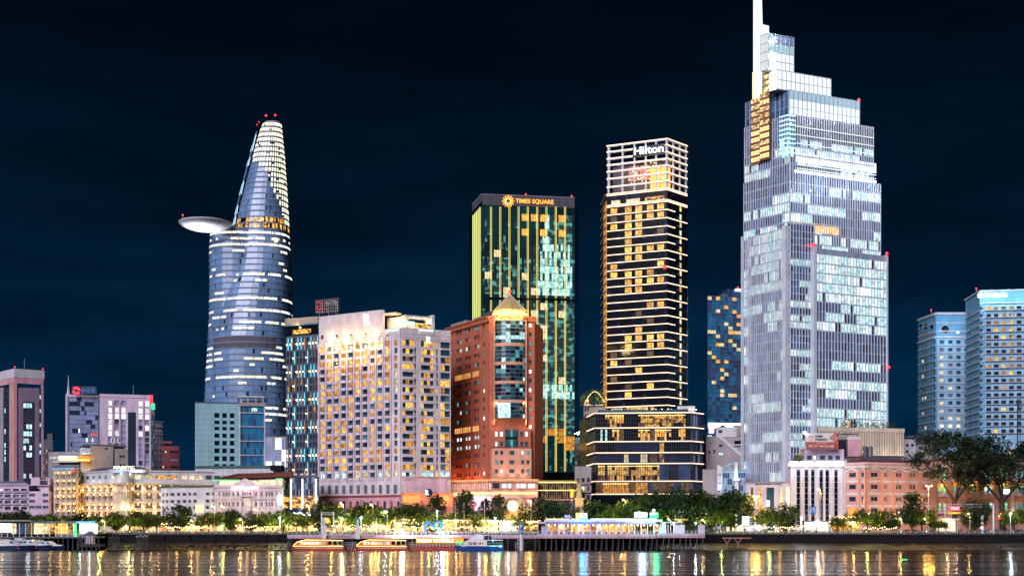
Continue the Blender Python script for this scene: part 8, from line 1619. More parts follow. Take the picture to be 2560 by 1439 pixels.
for a, c, y, D, la in ((488, 560, 1300, 500, 'string of warm bulbs before the townhouse block'), (560, 640, 1303, 501, 'string of warm bulbs low under the classical building'), (640, 700, 1300, 500, 'warm bulbs right below the classical building'), (700, 800, 1305, 499, 'warm bulbs before the hotel podium'), (800, 900, 1300, 499, 'warm bulbs behind the truss gangway'), (830, 960, 1312, 497, 'lower string of bulbs behind the first waterbus'), (960, 1060, 1298, 498, 'warm bulbs above the floodlight star'), (985, 1140, 1305, 496, 'bulbs along the cafe roof beside the monogram sculpture'), (1140, 1260, 1303, 497, 'bulbs behind the white catamaran'), (1260, 1350, 1300, 497, 'bulbs near the blue mooring post'), (405, 440, 1307, 500, 'bulbs under the big dark tree left side'), (1990, 2080, 1312, 500, 'bulbs low before the pilastered office'), (2075, 2150, 1290, 498, 'upper bulbs over the lantern stalls'), (2075, 2155, 1303, 497, 'lower bulbs over the lantern stalls'), (2190, 2240, 1296, 499, 'bulbs under the salmon hotel trees')):
 strand(a, c, y, D, la)
for a, c, y, la in ((415, 520, 1316, 'lowest string of bulbs right of the dark trunk'), (590, 700, 1315, 'lowest string of bulbs under the classical building'), (860, 1000, 1318, 'lowest string of bulbs above the pier rail, left part'), (1030, 1180, 1316, 'lowest string of bulbs around the monogram sculpture'), (1190, 1340, 1315, 'lowest string of bulbs behind the catamaran roof'), (1860, 1980, 1316, 'lowest string of bulbs before the bank podium'), (2160, 2240, 1318, 'lowest string of bulbs before the salmon hotel')): strand(a, c, y, 494.5, la)
strand(735, 775, 1283, 497, 'cool white fairy bulbs in the tree by the hotel podium', 'bulb_white', .15, 12, 9, 30, (.7, .85, 1))
# kiosks and cafes: roof, posts, lit front
def kiosk(x0, x1, y1, y0, D, label, roofm='white_paint', fm='cafe', power=750, c=(1, .55, .2), name='kiosk', depth=4):
 F = Face(PT(x0, D), PT(x1, D)); T = Thing(name, label, 'kiosk', (*PT(x0, D), G)); zt = F.Z((x0+x1)/2, y1); zr = zt-.45
 b = MB(); F.box(b, -.4, F.L+.4, zr, zt, -depth, .9, roofm); T.part('roof', b); n = max(2, int(F.L/3.2))
 for i in range(n+1): b = MB(); u = F.L*i/n; F.box(b, u-.09, u+.09, G, zr, .3, .5, 'white_metal'); T.part('post', b)
 b = MB(); F.box(b, 0, F.L, G, zr, -depth, -depth+.2, 'grey_dark'); T.part('back_wall', b)
 for i in range(n): b = MB(); F.box(b, F.L*i/n+.15, F.L*(i+1)/n-.15, G+.9, zr-.1, -1.2, -1.1, fm); T.part('lit_front', b); b = MB(); F.box(b, F.L*i/n+.2, F.L*(i+1)/n-.2, G, G+.85, -.8, -.2, 'grey_stone'); T.part('counter', b)
 for i in range(max(1, n//3)): lamp(F.P(F.L*(i+.5)/max(1, n//3), zr-.3, 1.4), c, power, .3, parent=T)
kiosk(505, 560, 1303, 1330, 503, 'cafe front with warm light under the townhouse trees'); kiosk(565, 612, 1305, 1330, 503, 'cafe front below the classical building left side'); kiosk(628, 694, 1303, 1330, 503, 'cafe front below the classical building right side'); kiosk(712, 796, 1300, 1330, 502, 'warm cafe terrace at the hotel podium foot')
kiosk(812, 896, 1302, 1330, 501, 'warm pavilion behind the truss gangway'); kiosk(905, 978, 1304, 1330, 501, 'warm pavilion behind the white masts'); kiosk(986, 1058, 1296, 1330, 497, 'long cafe with pale roof left of the monogram sculpture', power=320); kiosk(1110, 1172, 1298, 1330, 497, 'white roofed cafe right of the monogram sculpture', fm='restaurant'); kiosk(1176, 1244, 1299, 1330, 497, 'bright cafe behind the catamaran'); kiosk(1250, 1292, 1301, 1330, 497, 'cyan white lit kiosk left of the blue mooring post', fm='room_white', c=(.7, 1, .9)); kiosk(1305, 1345, 1303, 1330, 497, 'small orange lit stall right of the blue mooring post', fm='restaurant')
kiosk(1866, 1905, 1290, 1330, 502, 'shopfront blazing white and red at the bank podium', fm='room_white'); kiosk(1815, 1862, 1298, 1330, 503, 'low lit shopfront under the arched truss building', fm='shop'); kiosk(2012, 2074, 1300, 1330, 502, 'dark canopied cafe with bluish white lights before the pilastered office', roofm='slate', fm='room_white', c=(.8, .9, 1)); kiosk(2078, 2110, 1302, 1330, 500, 'lantern stall glowing orange, left one', fm='restaurant'); kiosk(2112, 2152, 1303, 1330, 500, 'lantern stall glowing orange, right one', fm='restaurant'); kiosk(2340, 2392, 1295, 1330, 502, 'guard house with yellow ceiling under the red banner', fm='shop')
kiosk(400, 436, 1300, 1330, 504, 'gold lit doorway kiosk left of the big dark tree'); kiosk(448, 498, 1306, 1330, 504, 'small lit shopfront right of the big dark tree')
# white illuminated boxes
for px, y, w_, h, m, la, D in ((552, 1313, 6, 12, 'sign_white', 'white light box sign at the classical building foot', 501), (581, 1313, 9, 12, 'banner_white', 'cyan white light box near the pediment trees', 501), (1841, 1298, 5, 30, 'sign_white', 'tall white light column left of the bank podium', 501), (1864, 1301, 17, 22, 'sign_white', 'large glowing white advertising box at the bank podium', 500), (1920, 1257, 8, 14, 'sign_white', 'hanging white clock light box before the bank podium', 503)):
 F = Face(PT(px-w_/2, D), PT(px+w_/2, D)); T = Thing('light_box', la, 'light box', (*PT(px, D), G)); b = MB(); F.pbox(b, px-w_/2, px+w_/2, y-h/2, y+h/2, 0, .3, m); T.part('screen', b); b = MB(); F.pbox(b, px-.8, px+.8, y+h/2, 1332, .05, .2, 'steel'); F.pbox(b, px-w_/2-.5, px+w_/2+.5, y+h/2, y+h/2+.8, -.05, .35, 'steel'); T.part('post', b)
 lamp(F.P(F.L/2, ZZ(y, D), 2), (.8, .9, 1), 160, .4, parent=T)
# round orange lanterns
for px, y, r, la in ((2131, 1279, 13, 'big round orange lantern above the stalls'), (2082, 1314, 5, 'small round orange lantern, left of the stalls'), (2102, 1316, 5, 'small round orange lantern between the stalls')):
 x, yy = PT(px, 499); z = ZZ(y, 499); rr = r*.151; T = Thing('lantern', la, 'lantern', (x, yy, z)); b = MB(); b.ball((x, yy, z), rr, 'lantern_orange', 14, 10); T.part('shade', b); b = MB(); b.rod((x, yy+.1, G), (x, yy+.1, z-rr), .07, 'steel', 5)
 for i in range(8): a = pi*i/8; b.rod((x+rr*1.01*cos(a), yy+rr*1.01*sin(a), z-.1), (x+rr*.5*cos(a), yy+rr*.5*sin(a), z+rr*.88), .04, 'gold_stone', 3)
 T.part('frame', b); lamp((x, yy-rr-1, z), (1, .4, .1), 90, .3, parent=T)
# blue road sign
F = Face(PT(2023, 494), PT(2040, 494)); T = Thing('road_sign', 'blue road direction sign with white arrows before the pilastered office', 'road sign', (*PT(2031, 494), G)); b = MB(); F.pbox(b, 2023, 2040, 1265, 1283, 0, .12, 'blue_sign'); T.part('board', b)
for x0, x1, y1, y0 in ((2026, 2028, 1268, 1280), (2024.5, 2029.5, 1270, 1272), (2032, 2034, 1267, 1276), (2032, 2038, 1275, 1277), (2036, 2038, 1268, 1281), (2024.5, 2027, 1277, 1280)): b = MB(); F.pbox(b, x0, x1, y1, y0, .125, .15, 'road_paint'); T.part('arrow', b)
b = MB(); F.pbox(b, 2024.5, 2025.5, 1283, 1332, 0, .12, 'steel'); F.pbox(b, 2037.5, 2038.5, 1283, 1332, 0, .12, 'steel'); T.part('post', b)
# gantry, banner, balloon sculpture on the right
def gantry(x0, x1, y1, y0, D, label):
 F = Face(PT(x0, D), PT(x1, D)); T = Thing('sign_gantry', label, 'gantry', (*PT(x0, D), G)); za, zb = F.Z(x0, y0), F.Z(x0, y1)
 for u in (0, F.L): b = MB(); F.box(b, u-.22, u+.22, G, zb+.2, -.2, .2, 'white_metal'); T.part('post', b)
 b = MB()
 for z in (za, zb): b.rod(F.P(.23, z), F.P(F.L-.23, z), .1, 'white_metal', 5)
 n = int(F.L/1.0)
 for i in range(n): b.rod(F.P(F.L*i/n, za if i % 2 else zb), F.P(F.L*(i+1)/n, zb if i % 2 else za), .06, 'white_metal', 4)
 T.part('truss', b); return T, F
gantry(2363, 2483, 1259, 1267, 497, 'white truss sign gantry over the road at the right')
T, F = gantry(804, 834, 1280, 1285, 490, 'small gantry frame with red and white balloon sign over the pier'); b = MB(); b.ball((*PT(812, 489.5), ZZ(1299, 490)), 1.1, 'white_paint', 10, 7); b.ball((*PT(818, 489), ZZ(1300, 490)), 1.0, 'orange_edge', 10, 7); T.part('balloon', b)
F = Face(PT(2371, 499), PT(2402, 499)); T = Thing('banner_sign', 'red banner sign with white lines above the guard house', 'banner', (*PT(2371, 499), G)); b = MB(); F.pbox(b, 2372, 2402, 1264, 1276, 0, .15, 'sign_red'); T.part('board', b)
for y in (1267, 1270.5): b = MB(); F.pbox(b, 2376, 2398, y, y+1.4, .16, .2, 'sign_pink'); T.part('print_line', b)
b = MB(); F.pbox(b, 2374, 2375, 1276, 1332, 0, .12, 'steel'); F.pbox(b, 2399, 2400, 1276, 1332, 0, .12, 'steel'); T.part('post', b); b = MB(); F.pbox(b, 2366, 2402, 1279, 1283, -2, .4, 'loggia_yellow'); T.part('awning', b)
lamp(F.P(F.L/2, ZZ(1290, 499), 2), (1, .85, .6), 260, .3, parent=T)
x, y = PT(2456, 494); T = Thing('balloon_sculpture', 'blue and red balloon column sculpture on the right quay', 'sculpture', (x, y, G)); 
for i, (z, dx, m) in enumerate(((.4, 0, 'blue_paint_light'), (1.4, .2, 'blue_paint_light'), (2.3, -.2, 'sign_pink'), (3.0, .5, 'orange_paint'), (3.9, -.1, 'blue_paint_light'), (4.8, .2, 'red_paint'), (5.6, -.2, 'blue_paint_light'), (6.3, 0, 'white_paint'))): b = MB(); b.ball((x+dx, y, G+z), .55, m, 8, 6); T.part('balloon', b)
# ================================================================== LEFT TERMINAL AND DOCK
def terminal():
 F = Face(PT(-30, 480), PT(240, 480)); T = Thing('ferry_terminal', 'low ferry terminal with flat roof, amber interior and cyan white booth at the left', 'terminal', (*PT(0, 480), 4)); U = F.U; zf = 4.8
 b = MB(); F.box(b, 0, F.L, zf-.6, zf, -11, 1.5, 'grey_dark'); T.part('deck', b)
 b = MB(); F.box(b, 0, U(80), F.Z(40, 1302), F.Z(40, 1298.5), -9, 1.5, 'grey_stone'); F.box(b, U(80), U(192), F.Z(140, 1306), F.Z(140, 1302), -9, 1.2, 'slate'); F.box(b, U(192), U(242), F.Z(220, 1307), F.Z(220, 1302), -7, 1.5, 'blue_paint'); T.part('roof', b)
 for x in range(-25, 240, 15): b = MB(); F.box(b, U(x)-.12, U(x)+.12, zf, F.Z(x, 1306), .3, .55, 'steel'); T.part('column', b)
 for x0, x1, m in ((-30, 24, 'sign_white'), (24, 36, 'shop'), (36, 62, 'glass_blue'), (62, 80, 'room_dim'), (80, 103, 'shop'), (103, 118, 'room_pale'), (118, 140, 'restaurant'), (140, 165, 'room_warm'), (165, 186, 'restaurant'), (194, 240, 'room_white')):
  b = MB(); F.box(b, U(x0)+.05, U(x1)-.05, zf+.9 if m != 'sign_white' else zf+1.6, F.Z(x0, 1306)-.2, -2.0, -1.9, m); T.part('lit_bay', b)
 b = MB(); F.box(b, U(186), U(192), zf, F.Z(190, 1308), .2, .3, 'sign_green'); T.part('green_panel', b)
 for x in (10, 100, 130, 155, 178): lamp(F.P(U(x), zf+3.2, 1.8), (1, .65, .25), 220, .3, parent=T)
 for x in (205, 228): lamp(F.P(U(x), zf+3.4, 2.4), (.65, .9, 1), 380, .3, parent=T)
 for x in range(-20, 242, 12): b = MB(); p = F.P(U(x), 0, .9); b.rod((p[0], p[1], -1), (p[0], p[1], zf-.6), .22, 'pile', 6); T.part('pile', b)
 b = MB(); 
 for i in range(60): u = U(142)+(U(240)-U(142))*i/59; F.box(b, u-.03, u+.03, zf, zf+1, 1.35, 1.4, 'steel')
 F.box(b, U(142), U(240), zf+1, zf+1.08, 1.3, 1.42, 'steel'); T.part('railing', b)
 F = Face(PT(205, 474), PT(240, 474)); T = Thing('floating_hut', 'small peaked dock hut with pink wall at the end of the terminal', 'hut', (*PT(222, 474), 0)); U = F.U; b = MB(); F.box(b, U(212), U(232), 2.2, 5.2, -3, 0, 'pink_pale'); T.part('wall', b)
 b = MB(); b.add([F.P(U(209), 5.2, .4), F.P(U(235), 5.2, .4), F.P(U(235), 5.2, -3.4), F.P(U(209), 5.2, -3.4), F.P(U(222), 6.7, .4), F.P(U(222), 6.7, -3.4)], [(0,1,4), (1,2,5,4), (2,3,5), (3,0,4,5)], 'slate'); T.part('roof', b); b = MB(); F.box(b, U(196), U(252), 1.2, 2.2, -5, 1, 'pile'); T.part('platform', b)
 for x in (198, 208, 220, 232, 244, 252): b = MB(); p = F.P(U(x), 0, 1.2); b.rod((p[0], p[1], -1), (p[0]+(.6 if x % 4 else -.6), p[1], 5.0), .2, 'pile', 6); T.part('pile', b)
 for cx, la in ((285, 'dark leaning timber mooring dolphin nearer the terminal'), (356, 'dark braced timber mooring dolphin with white floats, right of the other')):
  x, y = PT(cx, 472); T = Thing('mooring_dolphin', la, 'dolphin', (x, y, 0)); rn = random.Random(cx)
  for k in range(6): b = MB(); dx = (k-2.5)*.75; b.rod((x+dx*1.25, y+rn.uniform(-.6, .6), -1), (x+dx*.85, y, 4.6+rn.random()), .17, 'pile', 6); T.part('pile', b)
  for z in (2.0, 4.4): b = MB(); b.box(x-2.2, x+2.2, y-.4, y-.2, z, z+.3, 'pile'); T.part('beam', b)
  b = MB(); b.rod((x-2, y-.3, .2), (x+1.8, y-.3, 4.2), .12, 'pile', 5); b.rod((x+2, y-.3, .2), (x-1.8, y-.3, 4.2), .12, 'pile', 5); T.part('brace', b)
  if cx == 356:
   for k in range(9): b = MB(); b.ball((x-2+k*.5, y-.5, 4.9+rn.uniform(-.2, .4)), .2, 'white_metal', 5, 4); T.part('float', b)
terminal()
# ================================================================== WATERBUS PIER
def pier():
 D = 474; F = Face(PT(718, D), PT(1342, D)); T = Thing('waterbus_pier', 'long lilac white pier deck with pink soffit and railing behind the waterbuses', 'pier', (*PT(718, D), 4)); U = F.U; zt = F.Z(900, 1336); zb = F.Z(900, 1341); b = MB(); F.box(b, 0, F.L, zb, zt, -8, 0, 'deck_white'); T.part('deck', b)
 b = MB(); F.box(b, 0, F.L, zb-.55, zb-.001, -7.8, -.15, 'pink_paint'); T.part('soffit_beam', b)
 for i in range(22): b = MB(); u = F.L*(i+.5)/22; F.box(b, u-.04, u+.04, zb, zt, .002, .04, 'grey_dark'); T.part('panel_joint', b)
 for x in (721, 727, 790, 880, 1030, 1100, 1200, 1270, 1338): b = MB(); p = F.P(U(x), 0, -1); b.rod((p[0], p[1], -1), (p[0], p[1], zb-.56), .32, 'pile', 8); T.part('pile', b)
 railing(F.P(.2, 0)[0], F.P(F.L, 0)[0]-.2, D+.1, zt, 'white railing along the waterbus pier', step=1.6)
 for x in (1010, 1060, 1120): lamp(F.P(U(x), zb-1, 1.5), (1, .45, .08), 120, .3, parent=T)
 # truss gangways
 for x0, x1, la in ((816, 866, 'left white truss gangway rising from the pier'), (900, 926, 'right short white truss gangway on the pier')):
  G_ = Thing('gangway', la, 'gangway', (*PT(x0, D-1.2), zt)); z0 = zt+.1; Fg = Face(PT(x0, D-1.2), PT(x1, D-1.2)); n = max(2, int(Fg.L/1.6)); b = MB()
  for i in range(n): b.rod(Fg.P(Fg.L*i/n, z0 if i % 2 else z0+2.4), Fg.P(Fg.L*(i+1)/n, z0+2.4 if i % 2 else z0), .1, 'white_metal', 4)
  for z in (z0, z0+2.4): b.rod(Fg.P(-2.5, z), Fg.P(Fg.L+1.5, z), .14, 'white_metal', 5)
  G_.part('truss', b); b = MB(); Fg.box(b, -1.6, 0, z0-1.5, z0+3.2, -.4, .2, 'white_metal'); Fg.box(b, -1.2, -.5, z0+3.2, z0+5.6, -.3, .1, 'blue_paint_light'); G_.part('tower', b)
 # floodlight star on the pier
 x, y = PT(1006, D-.8); T = Thing('floodlight_mast', 'brightest white floodlight on the pier above the second waterbus stern', 'floodlight', (x, y, zt)); b = MB(); b.rod((x, y, zt), (x, y, ZZ(1328, D)), .1, 'steel'); T.part('pole', b); b = MB(); b.ball((x, y-.2, ZZ(1327, D)), .55, 'lamp_white', 10, 6); T.part('lamp_head', b); lamp((x, y-2, ZZ(1327, D)), (1, .82, .5), 4200, .8, parent=T)
 x, y = PT(1107, D-.8); T = Thing('floodlight', 'white floodlight beside the monogram sculpture foot', 'floodlight', (x, y, zt)); b = MB(); b.ball((x, y, ZZ(1331, D)), .45, 'lamp_white', 8, 6); T.part('lamp_head', b); b = MB(); b.rod((x, y, zt), (x, y, ZZ(1333, D)), .12, 'steel'); T.part('stand', b); lamp((x, y-1.5, ZZ(1331, D)), (.75, .85, 1), 2400, .7, parent=T)
 # monogram sculpture
 T = Thing('monogram_sculpture', 'blue curved letter M sculpture on the pier above the waterbus sign', 'sculpture', (*PT(1083, D+1), zt)); pts = [(1063, 1334), (1063, 1312), (1066, 1306), (1072, 1304.5), (1078, 1310), (1084, 1317), (1089, 1309), (1095, 1304), (1101, 1305), (1104, 1311), (1101, 1322), (1098, 1327)]
 P = [Vector((*PT(x, D+1), ZZ(y, D+1))) for x, y in pts]
 for i in range(len(P)-1):
  if i in (0, 4, 8): b = MB()
  b.rod(P[i], P[i+1], .5, 'sculpt_blue', 8, .5); b.ball(P[i+1], .5, 'sculpt_blue', 8, 6)
  if i in (3, 7, 10): T.part('stroke', b)
 b = MB(); b.rod(P[4]+Vector((0, -.3, -1)), P[5]+Vector((0, -.3, -.8)), .35, 'sign_yellow', 6); b.rod(P[5]+Vector((0, -.3, -.8)), P[7]+Vector((-.6, -.3, -1.6)), .35, 'sign_green', 6); T.part('inner_curve', b)
 # floating station with the big lettering
 F = Face(PT(1040, 468), PT(1158, 468)); T = Thing('floating_station', 'orange floating station box with big glowing white lettering', 'pontoon', (*PT(1040, 468), 0)); U = F.U; b = MB(); F.pbox(b, 1040, 1158, 1343, 1357, -6, 0, 'amber_panel'); T.part('fascia', b)
 b = MB(); F.box(b, -.3, F.L+.3, -.2, .9, -7, .5, 'hull_red'); T.part('pontoon', b)
 for i in range(15): b = MB(); u = F.L*i/14; F.box(b, u-.09, u+.09, .9, F.Z(1100, 1357), -.3, -.1, 'terracotta_lamp'); T.part('post', b)
 b = MB()
 for z in (1.3, 1.75, 2.1): F.box(b, 0, F.L, z, z+.08, -.08, 0, 'white_metal')
 T.part('railing', b)
 text(T, 'SAIGON WATERBUS', F, 1088, 1350.5, 9, 'letter_warm', .15, 92, bold=.02); text(T, 'BUCH L', F, 1148, 1347.5, 5, 'sign_orange', .15, 20); b = MB(); F.pbox(b, 1139, 1157, 1352.5, 1357, .02, .1, 'sign_green'); T.part('green_light', b)
 for x in (1055, 1085, 1120, 1150): lamp(F.P(U(x), 3.2, 2.6), (1, .42, .06), 130, .3, parent=T)
 for i, (x0, x1, la) in enumerate(((858, 892, 'white railed floating pontoon between the waterbuses'), (1018, 1040, 'small railed pontoon left of the floating station'), (1288, 1312, 'pontoon with tyre fenders at the blue mooring post'))):
  F = Face(PT(x0, 468), PT(x1, 468)); T = Thing('pontoon', la, 'pontoon', (*PT(x0, 468), 0)); b = MB(); F.box(b, 0, F.L, -.2, .9, -5, 0, 'grey_dark'); T.part('hull', b); b = MB()
  for k in range(int(F.L/.8)+1): F.box(b, k*.8, k*.8+.07, .9, 2.7, -.1, 0, 'white_metal')
  for z in (1.5, 2.1, 2.7): F.box(b, 0, F.L, z, z+.07, .001, .06, 'white_metal')
  T.part('railing', b)
  if i == 2:
   for k in range(5): b = MB(); c = F.P(.4+k*.75, .75, .15); [b.rod((c[0]+.3*cos(a), c[1], c[2]+.3*sin(a)), (c[0]+.3*cos(a+.8), c[1], c[2]+.3*sin(a+.8)), .1, 'tyre_red', 5) for a in [j*.785 for j in range(8)]]; T.part('tyre_fender', b)
  else: 
   for k in range(4): b = MB(); p = F.P(F.L*(k+.5)/4, 0, .3); b.rod((p[0], p[1], -1), (p[0], p[1], 1.0), .2, 'terracotta_lamp', 6); T.part('pile', b)
 # blue P 17 mooring pile
 x, y = PT(1303.5, 466); T = Thing('mooring_post', 'thick mooring pile with a blue P 17 sign', 'mooring post', (x, y, 0)); b = MB(); b.rod((x, y, -1), (x, y, ZZ(1335, 466)), .65, 'lilac_concrete', 14); T.part('pile', b)
 b = MB(); b.rod((x, y, ZZ(1335, 466)), (x, y, ZZ(1307, 466)), .8, 'blue_sign', 16); T.part('sign_sleeve', b); Fp = Face((x-1, y-.82), (x+1, y-.82)); text(T, 'P', Fp, 1303.5, 1315, 7.5, 'letter_white', .05, 6); text(T, '17', Fp, 1303.5, 1328.5, 6.5, 'letter_white', .05, 6)
 for dx in (-1.25,):
  for k in range(9): b = MB(); z = .8+k*.62; b.rod((x+dx, y-.4, z), (x+dx, y-.4, z+.61), .16, 'red_paint' if k % 2 else 'white_paint', 8); T.part('striped_pole', b)
 lamp((x-2, y-4, 6), (.9, .9, 1), 120, .3, parent=T)
pier()
# ================================================================== BOATS
def hull(b, L_, W_, H_, m, rake=1.2, n=8, bow=1):
 rings = []
 for i in range(n+1):
  t = i/n; x = -L_/2+L_*t; w_ = W_/2*(1-max(0, (t-.62)/.38)**2*.97); sh = H_*(1+.35*max(0, t-.6)); xo = x+rake*t
  rings.append([(x, -w_*.8, -.5), (x, w_*.8, -.5), (xo, w_, sh), (xo, -w_, sh)])
 b.loft(rings, m)
from mathutils import Matrix
def mirror_x(T):
 for o in T.r.children_recursive:
  if o.type == 'MESH': o.data.transform(Matrix.Scale(-1, 4, (1, 0, 0))); o.data.flip_normals()
  else: o.location.x *= -1
def waterbus(px, label):
 D = 466; x0, y0 = PT(px, D); T = Thing('waterbus', label, 'ferry', (0, 0, 0)); b = MB()
 rings = []
 for i in range(11):
  t = i/10; x = -9+18*t; w_ = 1.9*(1-max(0, (t-.75)/.25)**2*.9); rings.append([(x, -w_, -.3), (x, w_, -.3), (x+.9*t, w_*1.05, 1.25+.35*t), (x+.9*t, -w_*1.05, 1.25+.35*t)])
 b.loft(rings, 'hull_bus'); T.part('hull', b)
 b = MB(); b.box(-8.9, 8.2, -2.02, -1.98, .75, .9, 'white_metal'); T.part('stripe', b)
 prof = [(-3.2, 1.3), (-3.2, 3.5), (4.5, 3.6), (7.2, 2.9), (8.6, 1.7), (8.6, 1.3)]
 b = MB(); b.loft([[(x, -1.75, z) for x, z in prof], [(x, 1.75, z) for x, z in prof]], 'orange_paint'); T.part('cabin', b)
 for k in range(7): b = MB(); xa = -2.9+k*1.35; b.box(xa, xa+1.2, -1.8, -1.76, 2.1, 3.1, 'bus_window'); T.part('window', b)
 b = MB(); b.box8([(6.6, -1.7, 2.0), (8.3, -1.7, 1.9), (8.3, 1.7, 1.9), (6.6, 1.7, 2.0), (6.6, -1.7, 2.9), (7.4, -1.7, 2.75), (7.4, 1.7, 2.75), (6.6, 1.7, 2.9)], 'glass_teal'); T.part('windscreen', b)
 b = MB(); b.box(-8.6, -3.25, -1.75, 1.75, 3.35, 3.5, 'white_paint'); 
 for xx in (-8.4, -6.8, -5.0): b.box(xx, xx+.12, -1.7, -1.58, 1.3, 3.35, 'white_metal'); b.box(xx, xx+.12, 1.58, 1.7, 1.3, 3.35, 'white_metal')
 T.part('stern_canopy', b)
 pts = [(-8.6, 3.55), (-3.2, 3.65), (4.4, 3.75), (7.3, 3.02), (8.75, 1.8)]
 for i in range(4): b = MB(); b.rod((pts[i][0], -1.85, pts[i][1]), (pts[i+1][0], -1.85, pts[i+1][1]), .1, 'led_gold', 5); T.part('light_strip', b)
 b = MB(); b.rod((-8.8, -2.05, 1.45), (8.7, -2.0, 1.5), .09, 'led_gold', 5); T.part('light_strip', b); b = MB(); b.box(-8.4, -3.4, -1.9, -1.85, 1.45, 2.0, 'lobby'); T.part('stern_panel', b)
 b = MB(); b.rod((-4, 0, 3.5), (-4, 0, 5.2), .06, 'steel'); b.ball((4, 0, 4.0), .3, 'orange_paint'); T.part('mast', b)
 for q in (-5, 2): lamp((q, -3.0, 2.4), (1, .5, .1), 120, .3, parent=T.r)
 mirror_x(T); T.r.location = (x0, y0, 0)
 return T
waterbus(797, 'orange red waterbus outlined in gold lights, left of the two'); w2 = waterbus(955, 'orange red waterbus outlined in gold lights, right of the two beside the floating station')
def catamaran():
 D = 462; x0, y0 = PT(1200, D); T = Thing('catamaran', 'white two deck catamaran with navy hull left of the blue mooring post', 'boat', (0, 0, 0)); 
 for y in (-2.2, 2.2):
  b = MB(); rings = []
  for i in range(11): t = i/10; x = -8.2+16*t; w_ = 1.2*(1-max(0, (t-.6)/.4)**2*.95); rings.append([(x, y-w_*.6, -.4), (x, y+w_*.6, -.4), (x+1.4*t, y+w_, 1.5+.25*t), (x+1.4*t, y-w_, 1.5+.25*t)])
  b.loft(rings, 'hull_navy2'); T.part('hull', b)
 b = MB(); b.box(-8, 6.5, -3.2, 3.2, 1.5, 1.75, 'hull_white'); T.part('deck', b)
 prof = [(-2.4, 1.75), (-2.4, 3.7), (3.6, 3.9), (5.2, 3.4), (6.0, 1.75)]
 b = MB(); b.loft([[(x, -2.6, z) for x, z in prof], [(x, 2.6, z) for x, z in prof]], 'hull_white'); T.part('cabin', b)
 for k in range(4): b = MB(); b.box(-2.0+k*1.55, -.7+k*1.55, -2.66, -2.61, 2.1, 3.0, 'bus_window2'); T.part('window', b)
 b = MB(); b.box(-8, -2.4, -2.6, 2.6, 3.5, 3.75, 'hull_white'); T.part('upper_deck', b)
 b = MB(); prof = [(-1.4, 3.85), (-1.0, 5.6), (1.2, 5.7), (3.0, 4.6), (4.0, 3.9)]; b.loft([[(x, -1.9, z) for x, z in prof], [(x, 1.9, z) for x, z in prof]], 'hull_white'); T.part('wheelhouse', b)
 b = MB(); b.box8([(-4.4, -2, 3.9), (-1.6, -2, 3.9), (-1.6, 2, 3.9), (-4.4, 2, 3.9), (-3.6, -1.9, 5.3), (-1.7, -1.9, 5.3), (-1.7, 1.9, 5.3), (-3.6, 1.9, 5.3)], 'glass_smoke'); T.part('windscreen', b)
 b = MB(); b.box(-5.8, 1.6, -2.1, 2.1, 5.95, 6.1, 'mauve'); 
 for q in (-5.5, -3, 1.2): b.box(q, q+.1, -2, -1.9, 3.8, 5.95, 'white_metal')
 T.part('bimini', b); b = MB()
 for q in range(14): b.rod((-8+q*.42, -3.1, 1.75), (-8+q*.42, -3.1, 2.75), .03, 'white_metal', 3)
 b.rod((-8, -3.1, 2.75), (-2.4, -3.1, 2.75), .04, 'white_metal', 4); b.rod((6.2, -3, 2.7), (8.8, 0, 3.0), .04, 'white_metal', 4); T.part('railing', b)
 for q in (-4.6, -7.2): b = MB(); b.ball((q, -3.2, 1.4 if q < -7 else 3.6), .28, 'sea_lamp', 6, 5); T.part('cyan_lamp', b); lamp((q, -4, 1.6), (.2, 1, .85), 60, .2, parent=T.r)
 b = MB(); b.ball((6.8, -3.0, 2.2), .45, 'sign_green', 8, 5, .5); T.part('green_lamp', b)
 lamp((0, -8, 6), (.95, .9, 1), 420, .5, parent=T.r); mirror_x(T); T.r.location = (x0, y0, 0)
catamaran()
